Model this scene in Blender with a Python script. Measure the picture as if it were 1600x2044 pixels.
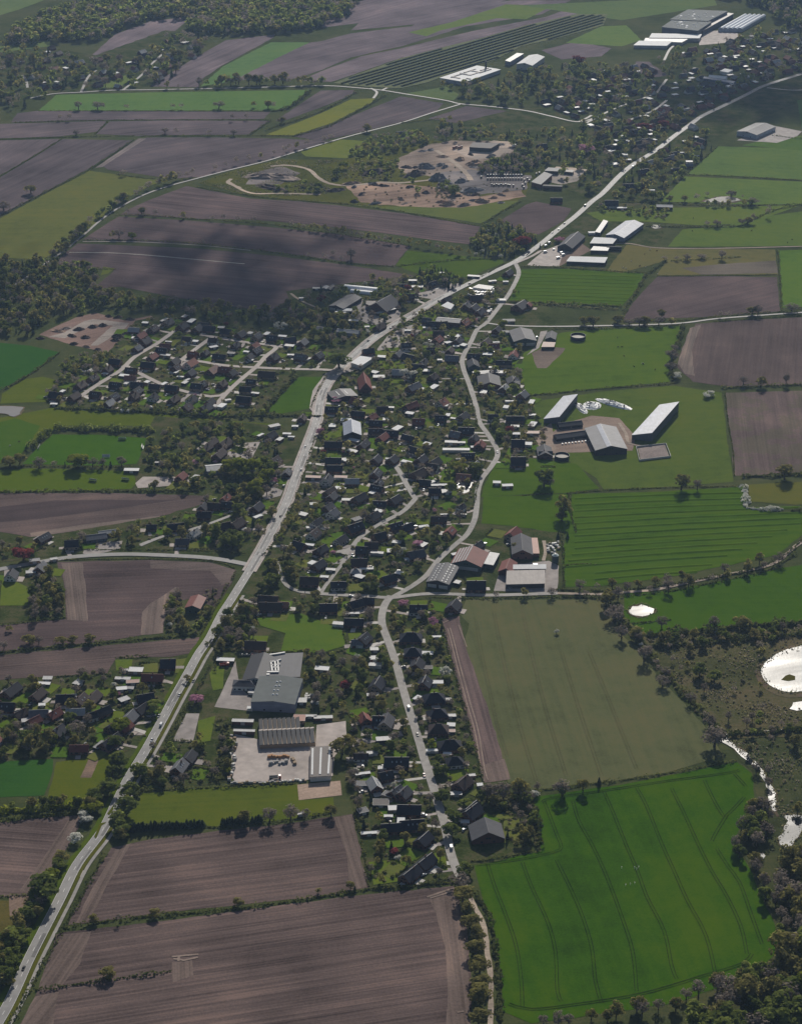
import bpy, bmesh, math, random
import numpy as np
from mathutils import Vector, Matrix
sc = bpy.context.scene
for o in list(bpy.data.objects): bpy.data.objects.remove(o)
C = sc.collection
# ---------------------------------------------------------------- camera, sky, sun, exposure
CAM_H, FPX, CX, CY = 881.0, 4370.0, 800.0, 1022.0
PITCH = math.atan2(2122.0, FPX)
SUN_EL, SUN_AZ = math.radians(30.0), math.radians(7.0)      # azimuth clockwise from +Y (view direction)
SUN_STRENGTH, SKY_STRENGTH, EXPOSURE, HAZE = 5.4, 0.066, -0.34, 0.000029
cam = bpy.data.cameras.new('camera'); camo = bpy.data.objects.new('camera', cam); C.objects.link(camo)
camo.location = (0, 0, CAM_H); camo.rotation_euler = (math.pi/2 - PITCH, 0, 0)
cam.sensor_fit = 'HORIZONTAL'; cam.sensor_width = 36.0; cam.lens = 36.0*FPX/1600.0
cam.clip_start = 1.0; cam.clip_end = 60000.0
sc.camera = camo
world = bpy.data.worlds.new('World'); sc.world = world; world.use_nodes = True
wn = world.node_tree.nodes; wl = world.node_tree.links
sky = wn.new('ShaderNodeTexSky'); sky.sky_type = 'NISHITA'; sky.sun_disc = False
sky.sun_elevation = SUN_EL; sky.sun_rotation = SUN_AZ; sky.altitude = 50
sky.air_density = 1.0; sky.dust_density = 1.5; sky.ozone_density = 1.0
wn['Background'].inputs['Strength'].default_value = SKY_STRENGTH
wl.new(sky.outputs['Color'], wn['Background'].inputs['Color'])
sun = bpy.data.lights.new('sun', 'SUN'); sun.energy = SUN_STRENGTH; sun.angle = math.radians(0.53); sun.color = (1.0, 0.94, 0.85)
suno = bpy.data.objects.new('sun', sun); C.objects.link(suno)
SUNDIR = Vector((math.sin(SUN_AZ)*math.cos(SUN_EL), math.cos(SUN_AZ)*math.cos(SUN_EL), math.sin(SUN_EL)))
suno.rotation_euler = SUNDIR.to_track_quat('Z', 'Y').to_euler()
sc.view_settings.view_transform = 'Standard'; sc.view_settings.look = 'None'
sc.view_settings.exposure = EXPOSURE; sc.view_settings.gamma = 1.0
sc.view_settings.use_curve_mapping = False
sc.render.engine = 'CYCLES'
sc.cycles.max_bounces = 6; sc.cycles.diffuse_bounces = 4; sc.cycles.glossy_bounces = 2
sc.cycles.transmission_bounces = 2; sc.cycles.transparent_max_bounces = 8; sc.cycles.volume_bounces = 1
sc.cycles.use_denoising = True; sc.cycles.denoiser = 'OPENIMAGEDENOISE'; sc.cycles.denoising_prefilter = 'ACCURATE'
random.seed(7); rng = np.random.default_rng(7)
SP, CP = math.sin(PITCH), math.cos(PITCH)
# ---------------------------------------------------------------- helpers
def at(x, y, z=0.0):
    """the point of the place, at height z, that stands at pixel x, y of the photograph"""
    u, v = (x-CX)/FPX, (y-CY)/FPX
    t = (CAM_H - z)/(SP + v*CP)
    return Vector((u*t, t*(CP - v*SP), z))
def px_of(X, Y, Z=0.0):
    zc = Y*CP + (CAM_H-Z)*SP
    return CX + FPX*X/zc, CY + FPX*((CAM_H-Z)*CP - Y*SP)/zc
def scale_at(X, Y):                # photograph pixels per metre
    return FPX/(Y*CP + CAM_H*SP)
def T(c, r, x, y):                 # reading of an enlarged tile -> photograph pixel
    return (400*c + x/4.0, 300*r + y/4.0)
def props(o, label=None, cat=None, group=None, kind=None):
    if label: o['label'] = label
    if cat: o['category'] = cat
    if group: o['group'] = group
    if kind: o['kind'] = kind
    return o
def link(name, data, parent=None, **kw):
    o = bpy.data.objects.new(name, data); C.objects.link(o)
    if parent is not None: o.parent = parent
    return props(o, **kw)
def empty(name, loc=(0, 0, 0), rz=0.0, **kw):
    o = bpy.data.objects.new(name, None); C.objects.link(o)
    o.location = loc; o.rotation_euler = (0, 0, rz); o.empty_display_size = 1.0
    return props(o, **kw)
def mesh(name, verts, faces, mats, fm=None, smooth=False):
    me = bpy.data.meshes.new(name)
    me.from_pydata([tuple(v) for v in verts], [], faces)
    for m in (mats if isinstance(mats, (list, tuple)) else [mats]): me.materials.append(m)
    if fm is not None: me.polygons.foreach_set('material_index', fm)
    if smooth: me.polygons.foreach_set('use_smooth', [True]*len(me.polygons))
    me.update()
    return me
def np_mesh(name, V, F, mats, fm=None, attr=None):
    """V (n,3), F (m,k) all faces of k corners"""
    me = bpy.data.meshes.new(name)
    n, (m, k) = len(V), F.shape
    me.vertices.add(n); me.vertices.foreach_set('co', V.astype(np.float32).ravel())
    me.loops.add(m*k); me.loops.foreach_set('vertex_index', F.astype(np.int32).ravel())
    me.polygons.add(m); me.polygons.foreach_set('loop_start', np.arange(0, m*k, k, dtype=np.int32))
    try: me.polygons.foreach_set('loop_total', np.full(m, k, dtype=np.int32))
    except Exception: pass
    for mt in (mats if isinstance(mats, (list, tuple)) else [mats]): me.materials.append(mt)
    if fm is not None: me.polygons.foreach_set('material_index', fm.astype(np.int32))
    if attr is not None:
        a = me.attributes.new('tint', 'FLOAT', 'FACE'); a.data.foreach_set('value', attr.astype(np.float32))
    me.update(calc_edges=True); me.validate()
    return me
class MB:
    """collects boxes, prisms and quads; build() links them as one mesh object"""
    def __init__(s): s.v, s.f, s.m = [], [], []
    def add(s, vs, fs, mi=0):
        b = len(s.v); s.v += [tuple(v) for v in vs]; s.f += [tuple(b+i for i in f) for f in fs]; s.m += [mi]*len(fs); return s
    def box(s, x0, x1, y0, y1, z0, z1, mi=0):
        vs = [(x0,y0,z0),(x1,y0,z0),(x1,y1,z0),(x0,y1,z0),(x0,y0,z1),(x1,y0,z1),(x1,y1,z1),(x0,y1,z1)]
        return s.add(vs, [(0,3,2,1),(4,5,6,7),(0,1,5,4),(1,2,6,5),(2,3,7,6),(3,0,4,7)], mi)
    def hexa(s, bot, top, mi=0):   # four lower and four upper corners, counter-clockwise
        return s.add(list(bot)+list(top), [(0,3,2,1),(4,5,6,7),(0,1,5,4),(1,2,6,5),(2,3,7,6),(3,0,4,7)], mi)
    def cyl(s, x, y, z0, z1, r, n=8, r1=None, mi=0):
        r1 = r if r1 is None else r1
        vs = [(x+r*math.cos(2*math.pi*i/n), y+r*math.sin(2*math.pi*i/n), z0) for i in range(n)]
        vs += [(x+r1*math.cos(2*math.pi*i/n), y+r1*math.sin(2*math.pi*i/n), z1) for i in range(n)]
        return s.add(vs, [(i,(i+1)%n,n+(i+1)%n,n+i) for i in range(n)]+[tuple(range(n,2*n)), tuple(range(n-1,-1,-1))], mi)
    def tube(s, p, q, r0, r1, n=5, mi=0):
        p, q = Vector(p), Vector(q); d = (q-p).normalized(); a = d.orthogonal().normalized(); b = d.cross(a)
        vs = [p + (a*math.cos(2*math.pi*i/n) + b*math.sin(2*math.pi*i/n))*r0 for i in range(n)]
        vs += [q + (a*math.cos(2*math.pi*i/n) + b*math.sin(2*math.pi*i/n))*r1 for i in range(n)]
        return s.add(vs, [(i,(i+1)%n,n+(i+1)%n,n+i) for i in range(n)]+[tuple(range(n,2*n))], mi)
    def mesh(s, name, mats): return mesh(name, s.v, s.f, mats, s.m)
    def build(s, name, mats, parent=None, **kw): return link(name, s.mesh(name, mats), parent, **kw)
# ---------------------------------------------------------------- materials
MATS = {}
def nodes_of(name):
    m = bpy.data.materials.new(name); m.use_nodes = True
    nt = m.node_tree
    return m, nt, nt.nodes['Principled BSDF']
def ramp(nt, fac, stops):
    r = nt.nodes.new('ShaderNodeValToRGB'); e = r.color_ramp.elements
    while len(e) < len(stops): e.new(0.5)
    for i, (p, c) in enumerate(stops):
        e[i].position = p; e[i].color = (*c, 1)
    nt.links.new(fac, r.inputs['Fac']); return r.outputs['Color']
def noise(nt, vec, scale, detail=3.0, rough=0.55):
    n = nt.nodes.new('ShaderNodeTexNoise'); n.inputs['Scale'].default_value = scale
    n.inputs['Detail'].default_value = detail; n.inputs['Roughness'].default_value = rough
    if vec is not None: nt.links.new(vec, n.inputs['Vector'])
    return n.outputs['Fac']
def mapping(nt, rot=0.0, scale=(1, 1, 1), src='Object'):
    tc = nt.nodes.new('ShaderNodeTexCoord'); mp = nt.nodes.new('ShaderNodeMapping')
    mp.vector_type = 'TEXTURE'
    mp.inputs['Rotation'].default_value = (0, 0, rot)
    mp.inputs['Scale'].default_value = tuple(1.0/s for s in scale)
    nt.links.new(tc.outputs[src], mp.inputs['Vector']); return mp.outputs['Vector']
def mathn(nt, op, a, b=None, c=None):
    n = nt.nodes.new('ShaderNodeMath'); n.operation = op
    for i, x in enumerate((a, b, c)):
        if x is None: continue
        if isinstance(x, (int, float)): n.inputs[i].default_value = x
        else: nt.links.new(x, n.inputs[i])
    return n.outputs[0]
def mixc(nt, fac, a, b, mode='MIX'):
    n = nt.nodes.new('ShaderNodeMix'); n.data_type = 'RGBA'; n.blend_type = mode
    for i, x in ((0, fac), (6, a), (7, b)):
        if isinstance(x, (int, float)): n.inputs[i].default_value = x
        elif isinstance(x, tuple): n.inputs[i].default_value = (*x, 1)
        else: nt.links.new(x, n.inputs[i])
    return n.outputs[2]
def bump(nt, h, strength, dist, bs):
    b = nt.nodes.new('ShaderNodeBump'); b.inputs['Strength'].default_value = strength; b.inputs['Distance'].default_value = dist
    nt.links.new(h, b.inputs['Height']); nt.links.new(b.outputs['Normal'], bs.inputs['Normal'])
def sc3(c, k): return tuple(x*k for x in c)
def plain(name, c, rough=0.65, var=0.25, nscale=1.2, metal=0.0, spec=0.18):
    """painted or built surface with grain and slow wear"""
    if name in MATS: return MATS[name]
    m, nt, bs = nodes_of(name)
    n1 = noise(nt, mapping(nt), nscale, 4.0); n2 = noise(nt, mapping(nt), nscale*0.13, 2.0)
    f = mathn(nt, 'MULTIPLY_ADD', n1, 0.6, mathn(nt, 'MULTIPLY', n2, 0.4))
    nt.links.new(ramp(nt, f, [(0.3, sc3(c, 1-var)), (0.7, sc3(c, 1+var))]), bs.inputs['Base Color'])
    bs.inputs['Roughness'].default_value = rough; bs.inputs['Metallic'].default_value = metal
    bs.inputs['Specular IOR Level'].default_value = spec
    MATS[name] = m; return m
def soil(name, c, ang, streak=0.5, spacing=0.5, green=0.0, patch=1.0):
    """tilled earth: streaks along the working direction, moist patches, clods"""
    m, nt, bs = nodes_of(name)
    st = noise(nt, mapping(nt, ang, (0.004, spacing, 1)), 1.0, 2.5, 0.6)
    st2 = noise(nt, mapping(nt, ang, (0.012, 0.11, 1)), 1.0, 2.0, 0.5)
    big = noise(nt, mapping(nt), 0.011, 3.0, 0.55); fine = noise(nt, mapping(nt), 0.5, 4.0, 0.8)
    f = mathn(nt, 'MULTIPLY_ADD', st, streak, mathn(nt, 'MULTIPLY', st2, 0.55*streak+0.1))
    f = mathn(nt, 'MULTIPLY_ADD', big, 0.75*patch, f); f = mathn(nt, 'MULTIPLY_ADD', fine, 0.5, f)
    mid = 0.5*(streak + 0.55*streak+0.1 + 0.75*patch + 0.5)
    k = 1.25
    f = mathn(nt, 'SUBTRACT', f, mid-0.5)
    col = ramp(nt, f, [(0.25, sc3(c, 0.45)), (0.44, sc3(c, 0.88)), (0.56, sc3(c, 1.12)), (0.75, (c[0]*1.75, c[1]*1.65, c[2]*1.55))])
    if green:
        g = noise(nt, mapping(nt), 0.03, 4.0, 0.6)
        gf = mathn(nt, 'MULTIPLY', mathn(nt, 'SMOOTHSTEP' if False else 'GREATER_THAN', g, 0.5), green)
        col = mixc(nt, gf, col, (0.09, 0.11, 0.035))
    nt.links.new(col, bs.inputs['Base Color'])
    bs.inputs['Roughness'].default_value = 0.95; bs.inputs['Specular IOR Level'].default_value = 0.02
    bump(nt, mathn(nt, 'MULTIPLY_ADD', st, 1.0, mathn(nt, 'MULTIPLY', fine, 0.5)), 0.5, 0.35, bs)
    return m
def grass(name, c, c2=None, ang=0.0, streak=0.25, patch=0.8, spacing=0.25, fine=0.35, sc_big=0.012):
    """pasture or crop: broad patches of growth, working streaks, tufts"""
    m, nt, bs = nodes_of(name)
    c2 = c2 or (c[0]*1.35, c[1]*1.12, c[2]*0.95)
    big = noise(nt, mapping(nt), sc_big, 3.5, 0.6); mid_ = noise(nt, mapping(nt), 0.09, 3.0, 0.6)
    fn = noise(nt, mapping(nt), 0.55, 4.0, 0.8); st = noise(nt, mapping(nt, ang, (0.006, spacing, 1)), 1.0, 2.0, 0.55)
    f = mathn(nt, 'MULTIPLY_ADD', big, patch, mathn(nt, 'MULTIPLY', mid_, 0.4))
    f = mathn(nt, 'MULTIPLY_ADD', fn, fine*1.7, f); f = mathn(nt, 'MULTIPLY_ADD', st, streak, f)
    f = mathn(nt, 'SUBTRACT', f, 0.5*(patch+0.4+fine*1.7+streak)-0.5)
    col = ramp(nt, f, [(0.18, sc3(c, 0.6)), (0.45, c), (0.6, tuple(0.5*(a+b) for a, b in zip(c, c2))), (0.85, c2)])
    nt.links.new(col, bs.inputs['Base Color'])
    bs.inputs['Roughness'].default_value = 0.9; bs.inputs['Specular IOR Level'].default_value = 0.0
    bs.inputs['Sheen Weight'].default_value = 0.0
    bump(nt, mathn(nt, 'MULTIPLY_ADD', fn, 0.6, st), 0.4, 0.3, bs)
    return m
def foliage(name, c, c2, transl=0.4, dry=None, rnd_obj=True):
    """leaf faces: tint differs by leaf clump, by tree and through the crown; light passes through"""
    m, nt, bs = nodes_of(name)
    geo = nt.nodes.new('ShaderNodeNewGeometry'); oi = nt.nodes.new('ShaderNodeObjectInfo')
    at_ = nt.nodes.new('ShaderNodeAttribute'); at_.attribute_name = 'tint'
    isl = geo.outputs['Random Per Island']
    r = mathn(nt, 'ADD', mathn(nt, 'MULTIPLY', isl, 0.5), mathn(nt, 'MULTIPLY', mathn(nt, 'ADD', oi.outputs['Random'], at_.outputs['Fac']), 0.5))
    n = noise(nt, mapping(nt), 0.35, 2.0)
    f = mathn(nt, 'ADD', mathn(nt, 'MULTIPLY', r, 0.8), mathn(nt, 'MULTIPLY', n, 0.4))
    col = ramp(nt, f, [(0.1, sc3(c, 0.7)), (0.45, c), (0.75, c2), (0.98, dry or sc3(c2, 1.25))])
    df = nt.nodes.new('ShaderNodeBsdfDiffuse'); tr = nt.nodes.new('ShaderNodeBsdfTranslucent'); mx = nt.nodes.new('ShaderNodeMixShader')
    mx.inputs[0].default_value = transl
    nt.links.new(col, df.inputs['Color']); nt.links.new(col, tr.inputs['Color'])
    nt.links.new(df.outputs[0], mx.inputs[1]); nt.links.new(tr.outputs[0], mx.inputs[2])
    out = [x for x in nt.nodes if x.type == 'OUTPUT_MATERIAL'][0]
    nt.nodes.remove(bs); nt.links.new(mx.outputs[0], out.inputs['Surface'])
    return m
def water(name, rough, c=(0.01, 0.014, 0.016)):
    m, nt, bs = nodes_of(name)
    bs.inputs['Base Color'].default_value = (*c, 1); bs.inputs['Roughness'].default_value = rough
    bs.inputs['IOR'].default_value = 1.333
    nt.links.new(ramp(nt, noise(nt, mapping(nt, 0.3, (0.012, 0.05, 1)), 1.0, 3.0), [(0.3, (rough*0.86,)*3), (0.7, (rough*1.16,)*3)]), bs.inputs['Roughness'])
    h = noise(nt, mapping(nt), 0.45, 3.0, 0.6); bump(nt, h, 0.25, 0.25, bs)
    return m
def corrugated(name, c, rough=0.5, metal=0.0, pitch=1.0, ang=0.0, spec=0.25):
    """profiled sheet: fine ribs down the slope with weathering"""
    if name in MATS: return MATS[name]
    m, nt, bs = nodes_of(name)
    w = nt.nodes.new('ShaderNodeTexWave'); w.inputs['Scale'].default_value = pitch; w.inputs['Distortion'].default_value = 0.3
    nt.links.new(mapping(nt, ang), w.inputs['Vector'])
    n = noise(nt, mapping(nt, 0, (0.5, 0.12, 0.5)), 1.0, 4.0); n2 = noise(nt, mapping(nt), 0.12, 2.0)
    f = mathn(nt, 'ADD', mathn(nt, 'MULTIPLY', n, 0.55), mathn(nt, 'MULTIPLY', n2, 0.45))
    nt.links.new(ramp(nt, f, [(0.3, sc3(c, 0.72)), (0.7, sc3(c, 1.2))]), bs.inputs['Base Color'])
    bs.inputs['Roughness'].default_value = rough; bs.inputs['Metallic'].default_value = metal; bs.inputs['Specular IOR Level'].default_value = spec
    bump(nt, w.outputs['Fac'], 0.25, 0.06, bs)
    MATS[name] = m; return m
# ---------------------------------------------------------------- ground, fields, water, roads
SO = (0.124, 0.090, 0.081)
def ang_px(a, b):
    p, q = at(*a), at(*b); return math.atan2(q.y-p.y, q.x-p.x)
def rough_poly(pts, step=9.0, amp=0.7, z=0.0, close=True):
    out = []
    P = [at(*p) for p in pts]
    n = len(P)
    for i in range(n if close else n-1):
        a, b = P[i], P[(i+1) % n]; d = (b-a).length; k = max(1, min(60, int(d/step)))
        nrm = Vector((-(b-a).y, (b-a).x, 0)).normalized() if d > 1e-6 else Vector((0, 0, 0))
        for j in range(k):
            t = j/k; p = a.lerp(b, t)
            if j: p = p + nrm*random.uniform(-amp, amp)
            out.append(Vector((p.x, p.y, z)))
    if not close: out.append(Vector((P[-1].x, P[-1].y, z)))
    return out
N_SHEET = [0]
def sheet(name, pts, m, z=0.1, amp=0.7, step=9.0, kind='structure', parent=None, label=None):
    N_SHEET[0] += 1; z += 0.0011*N_SHEET[0]
    v = rough_poly(pts, step, amp, z)
    a2 = sum(v[i].x*v[(i+1)%len(v)].y - v[(i+1)%len(v)].x*v[i].y for i in range(len(v)))
    if a2 < 0: v.reverse()
    return link(name, mesh(name, v, [tuple(range(len(v)))], m), parent, kind=kind if parent is None else None, label=label)
def smooth_line(pts, step=6.0):
    """Catmull-Rom through ground points"""
    P = [Vector(p) for p in pts]; out = []
    for i in range(len(P)-1):
        p0, p1, p2, p3 = P[max(i-1, 0)], P[i], P[i+1], P[min(i+2, len(P)-1)]
        k = max(2, int((p2-p1).length/step))
        for j in range(k):
            t = j/k
            out.append(0.5*((2*p1) + (p2-p0)*t + (2*p0-5*p1+4*p2-p3)*t*t + (3*p1-p0-3*p2+p3)*t**3))
    out.append(P[-1]); return out
def offset_line(L, d):
    out = []
    for i, p in enumerate(L):
        a, b = L[max(i-1, 0)], L[min(i+1, len(L)-1)]; t = (b-a); t.z = 0; t.normalize()
        out.append(p + Vector((t.y, -t.x, 0))*d)
    return out
def strip_mesh(name, L, w, z, m, amp=0.0, wfun=None):
    v, f = [], []
    for i, p in enumerate(L):
        a, b = L[max(i-1, 0)], L[min(i+1, len(L)-1)]; t = (b-a); t.z = 0; t.normalize(); n = Vector((t.y, -t.x, 0))
        ww = (wfun(i/(len(L)-1)) if wfun else w)/2
        v += [Vector((*(p-n*(ww+random.uniform(-amp, amp))).xy, z)), Vector((*(p+n*(ww+random.uniform(-amp, amp))).xy, z))]
        if i: f.append((2*i-2, 2*i-1, 2*i+1, 2*i))
    return mesh(name, v, f, m)
ROADS = []                         # (ground polyline, half width) so that nothing is planted on a road
def road(name, pts, w, m, z=0.25, amp=0.05, parent=None, step=6.0):
    N_SHEET[0] += 1; z += 0.2 + 0.0005*N_SHEET[0]
    L = smooth_line([at(*p) for p in pts], step)
    ROADS.append((np.array([(p.x, p.y) for p in L]), w/2))
    link(name, strip_mesh(name, L, w, z, m, amp), parent, kind='structure' if parent is None else None); return L
M_base = grass('ground_cover', (0.060, 0.075, 0.026), (0.105, 0.105, 0.045), patch=1.0, fine=0.5)
g = 9000.0
link('ground', mesh('ground', [(-g, -1500, 0), (g, -1500, 0), (g, 14000, 0), (-g, 14000, 0)], [(0, 1, 2, 3)], M_base), kind='structure')
# colours of the land: (kind, base colour)
def S(a, b, k=1.0, streak=0.5, sp=0.5, tint=(1, 1, 1), green=0.0, patch=1.0):
    return soil('soil', tuple(x*k*t for x, t in zip(SO, tint)), ang_px(a, b), streak, sp, green, patch)
def G(c, a=(0, 1000), b=(1600, 1000), streak=0.25, patch=0.8, sp=0.25, c2=None, fine=0.35, big=0.012):
    return grass('sward', c, c2, ang_px(a, b), streak, patch, sp, fine, big)
BRIGHT, MID, DARKG, OLIVE, YELG, PALE = (0.066, 0.134, 0.006), (0.090, 0.130, 0.014), (0.034, 0.100, 0.016), (0.135, 0.125, 0.050), (0.105, 0.130, 0.022), (0.120, 0.145, 0.055)
H_ = (400, 1860, 800, 1812)
FIELDS = {}
def field(key, name, pts, m, z=0.1, **kw):
    o = sheet(name, pts, m, z, **kw); FIELDS[key] = o; return o
# --- bottom
field('b1', 'ploughed_field', [(118,1862),(300,1842),(500,1815),(740,1785),(905,1769),(915,1790),(932,1850),(940,1950),(942,2090),(20,2090),(72,1985)], S((400,1925),(800,1865), 1.0, 0.75, 0.42))
field('b2', 'ploughed_field', [(222,1693),(300,1676),(440,1658),(560,1646),(703,1625),(716,1650),(738,1772),(640,1790),(300,1826),(135,1848),(165,1785)], S((400,1740),(700,1702), 0.98, 0.7, 0.42))
field('b3', 'ploughed_field', [(-60,1650),(0,1642),(90,1632),(163,1627),(156,1655),(112,1735),(66,1787),(0,1791),(-60,1796)], S((0,1705),(90,1712), 1.1, 0.7, 0.4))
for k, pts in enumerate(([(150,1845),(176,1790),(232,1692),(262,1684),(205,1785),(178,1838)], [(112,1866),(182,1860),(160,1925),(120,1972),(76,1978)], [(70,1990),(118,1980),(108,2030),(100,2090),(20,2090)],
                         [(855,1788),(905,1772),(926,1850),(936,1950),(938,2090),(890,2090),(893,1990),(888,1890),(870,1825)], [(666,1632),(703,1627),(718,1668),(737,1770),(700,1778),(690,1700)], [(343,1922),(383,1916),(386,1948),(345,1962)],
                         [(64,1785),(108,1738),(160,1640),(163,1628),(140,1630),(92,1705),(38,1780)])):
    aa = [((150,1845),(232,1692)), ((100,1960),(160,1870)), ((60,2050),(110,1990)), ((890,2000),(870,1830)), ((728,1768),(690,1640)), ((362,1960),(360,1918)), ((60,1785),(150,1640))][k]
    sheet('field_headland', pts, soil('headland', (0.165, 0.123, 0.105), ang_px(*aa), 0.55, 0.45), 0.14, amp=0.5)
M_track = soil('wheel_track_earth', (0.26, 0.20, 0.165), 0.0, 0.3)
for a, b in (((343,1911),(396,1906)), ((346,1915),(368,1918)), ((356,1920),(357,1909)), ((363,1919),(395,1912)), ((852,1792),(905,1774)), ((858,1794),(900,1781)), ((912,2022),(925,2020))):
    road('wheel_track', [a, b], 1.6, M_track, 0.18)
field('crop', 'crop_field', [(1065,1592),(1240,1567),(1470,1522),(1500,1545),(1505,1592),(1478,1640),(1466,1684),(1500,1742),(1522,1795),(1545,1845),(1558,1890),(1525,1926),(1480,1955),(1350,2002),(1200,2024),(1060,2044),(1003,2020),(1000,1960),(990,1890),(964,1800),(946,1728),(1005,1717),(1080,1700),(1078,1660),(1068,1620)],
      G((0.040,0.100,0.004), (1200,1600),(1300,1800), 0.3, 1.15, 0.14, (0.070,0.122,0.004), 0.4))
field('olive', 'young_crop_field', [(930,1196),(1100,1198),(1213,1196),(1222,1242),(1290,1325),(1402,1445),(1446,1510),(1340,1540),(1240,1558),(1060,1578),(1013,1562),(1000,1500),(962,1400),(922,1290),(936,1245),(917,1226)], G((0.114,0.124,0.054), (1000,1300),(1080,1560), 0.35, 0.85, 0.2, (0.150,0.135,0.060), 0.3))
field('strip', 'ploughed_strip', [(880,1235),(917,1230),(924,1280),(945,1332),(976,1425),(1000,1500),(1016,1556),(966,1563),(940,1470),(906,1340),(886,1280)], S((905,1290),(975,1540), 1.15, 0.7, 0.5, (1,.98,1.0)))
field('strip2', 'field_headland', [(966,1563),(958,1530),(1006,1515),(1018,1556)], soil('headland', (0.165,0.123,0.105), ang_px((940,1470),(966,1563)), 0.5, 0.4), 0.13)
for pts in ([(893,1255),(900,1280),(912,1330),(930,1400),(947,1460),(960,1540),(966,1560)], [(898,1254),(906,1282),(918,1330),(937,1400),(954,1460),(967,1538),(974,1558)], [(915,1248),(925,1275),(931,1292)], [(883,1245),(893,1240),(905,1236)]):
    road('wheel_track', pts, 1.0, M_track, 0.18)
field('g3', 'meadow', [(285,1584),(400,1574),(480,1570),(594,1566),(596,1598),(665,1592),(668,1622),(540,1640),(440,1651),(330,1641),(248,1648),(262,1612)], G((0.093,0.121,0.014), (300,1610),(660,1590), 0.4, 0.7, 0.3))
field('arena', 'sand_arena', [(593,1567),(679,1559),(682,1588),(596,1598)], soil('sand', (0.42,0.31,0.24), 0.4, 0.3, 0.5), 0.14, amp=0.15)
field('l1', 'meadow', [(-50,1532),(0,1524),(60,1508),(104,1505),(105,1540),(88,1588),(0,1592),(-50,1595)], G(DARKG, patch=0.6))
field('l2', 'rough_meadow', [(112,1522),(160,1515),(232,1506),(215,1560),(180,1610),(110,1612),(96,1590)], G((0.089,0.117,0.012), patch=1.0, fine=0.6))
field('veg', 'garden_bed', [(176,1517),(197,1517),(182,1553),(160,1553)], soil('bed', (0.19,0.135,0.10), 0.3), 0.14)
field('l3', 'rough_ground', [(-50,1800),(60,1797),(64,1810),(30,1860),(0,1900),(-50,1950)], G((0.111,0.097,0.028), patch=1.2, fine=0.7))
field('l3b', 'bare_earth', [(18,1790),(66,1788),(60,1815),(20,1835)], soil('rubble', (0.24,0.17,0.13), 0.8, 0.2), 0.14)
# --- middle left
field('m5', 'ploughed_field', [(114,1122),(300,1118),(420,1123),(472,1138),(462,1165),(428,1212),(380,1195),(332,1205),(326,1262),(180,1284),(0,1302),(-60,1308),(-60,1256),(0,1249),(132,1236),(128,1170)], S((180,1180),(420,1172), 0.86, 0.35, 0.4, (1,.98,1.03)))
sheet('field_headland', [(122,1124),(164,1123),(172,1180),(175,1240),(134,1238),(130,1170)], soil('headland', (0.170,0.130,0.112), ang_px((140,1125),(155,1240)), 0.6, 0.6), 0.14)
sheet('field_headland', [(284,1222),(300,1205),(350,1172),(362,1180),(330,1208),(326,1264),(281,1268)], soil('headland', (0.180,0.138,0.118), ang_px((284,1268),(290,1222)), 0.5, 0.5), 0.14)
sheet('field_headland', [(300,1119),(420,1124),(472,1139),(460,1165),(442,1168),(420,1140),(300,1135)], soil('headland', (0.160,0.122,0.108), 0.2, 0.4, 0.5), 0.13)
field('m6', 'ploughed_field', [(-60,1318),(0,1308),(200,1290),(398,1272),(392,1302),(340,1312),(232,1314),(214,1344),(110,1350),(0,1358),(-60,1362)], S((0,1335),(300,1310), 0.95, 0.6, 0.5))
field('m7', 'ploughed_field', [(-60,986),(0,985),(200,984),(300,986),(420,990),(412,1003),(388,1016),(320,1030),(180,1056),(60,1072),(0,1062),(-60,1062)], S((0,1045),(320,1012), 0.98, 0.3, 0.4))
sheet('moist_earth', [(-60,1018),(0,1012),(110,999),(200,998),(352,998),(300,1006),(200,1020),(80,1036),(0,1043),(-60,1050)], S((0,1030),(300,1000), 0.62, 0.2, 0.4, (1,1,1.08)), 0.14)
sheet('field_headland', [(60,1064),(180,1046),(320,1030),(318,1034),(180,1056),(62,1072)], soil('headland', (0.20,0.155,0.130), ang_px((60,1066),(320,1032)), 0.5), 0.14)
field('m4', 'meadow', [(-60,942),(60,935),(262,940),(272,965),(262,976),(100,982),(0,984),(-60,986)], G((0.078,0.125,0.008), patch=0.7))
field('pitch', 'football_pitch', [(106,867),(200,868),(293,875),(286,900),(272,926),(200,930),(45,926),(74,895)], G((0.052,0.121,0.006), (77,891),(284,895), 0.2, 0.5, 0.12))
field('m6a', 'meadow', [(-60,838),(0,834),(112,812),(300,822),(400,836),(565,848),(545,862),(500,868),(310,850),(120,850),(60,886),(30,922),(-60,930)], G((0.093,0.124,0.011), patch=0.7))
field('m6b', 'meadow', [(-60,858),(30,835),(80,850),(60,885),(30,920),(-60,926)], G((0.057,0.118,0.010), patch=0.6), 0.13)
field('m7g', 'winter_wheat_field', [(-60,682),(0,684),(60,690),(118,703),(62,745),(0,779),(-60,792)], G((0.031,0.097,0.014), patch=0.4, streak=0.15))
field('m8', 'meadow', [(4,786),(48,757),(85,752),(116,760),(92,802),(0,806)], G((0.099,0.128,0.014), patch=0.6))
field('site', 'bare_earth', [(78,668),(110,652),(150,634),(190,624),(250,640),(300,630),(318,638),(215,704),(150,690)], soil('site_soil', (0.245,0.165,0.135), 0.6, 0.3, 0.3))
sheet('gravel_bed', [(96,672),(124,665),(168,641),(185,637),(258,645),(250,655),(195,690),(180,690),(225,650),(190,647),(160,660),(130,675)], soil('gravel', (0.36,0.31,0.27), 0.3, 0.3, 0.5), 0.14)
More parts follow.
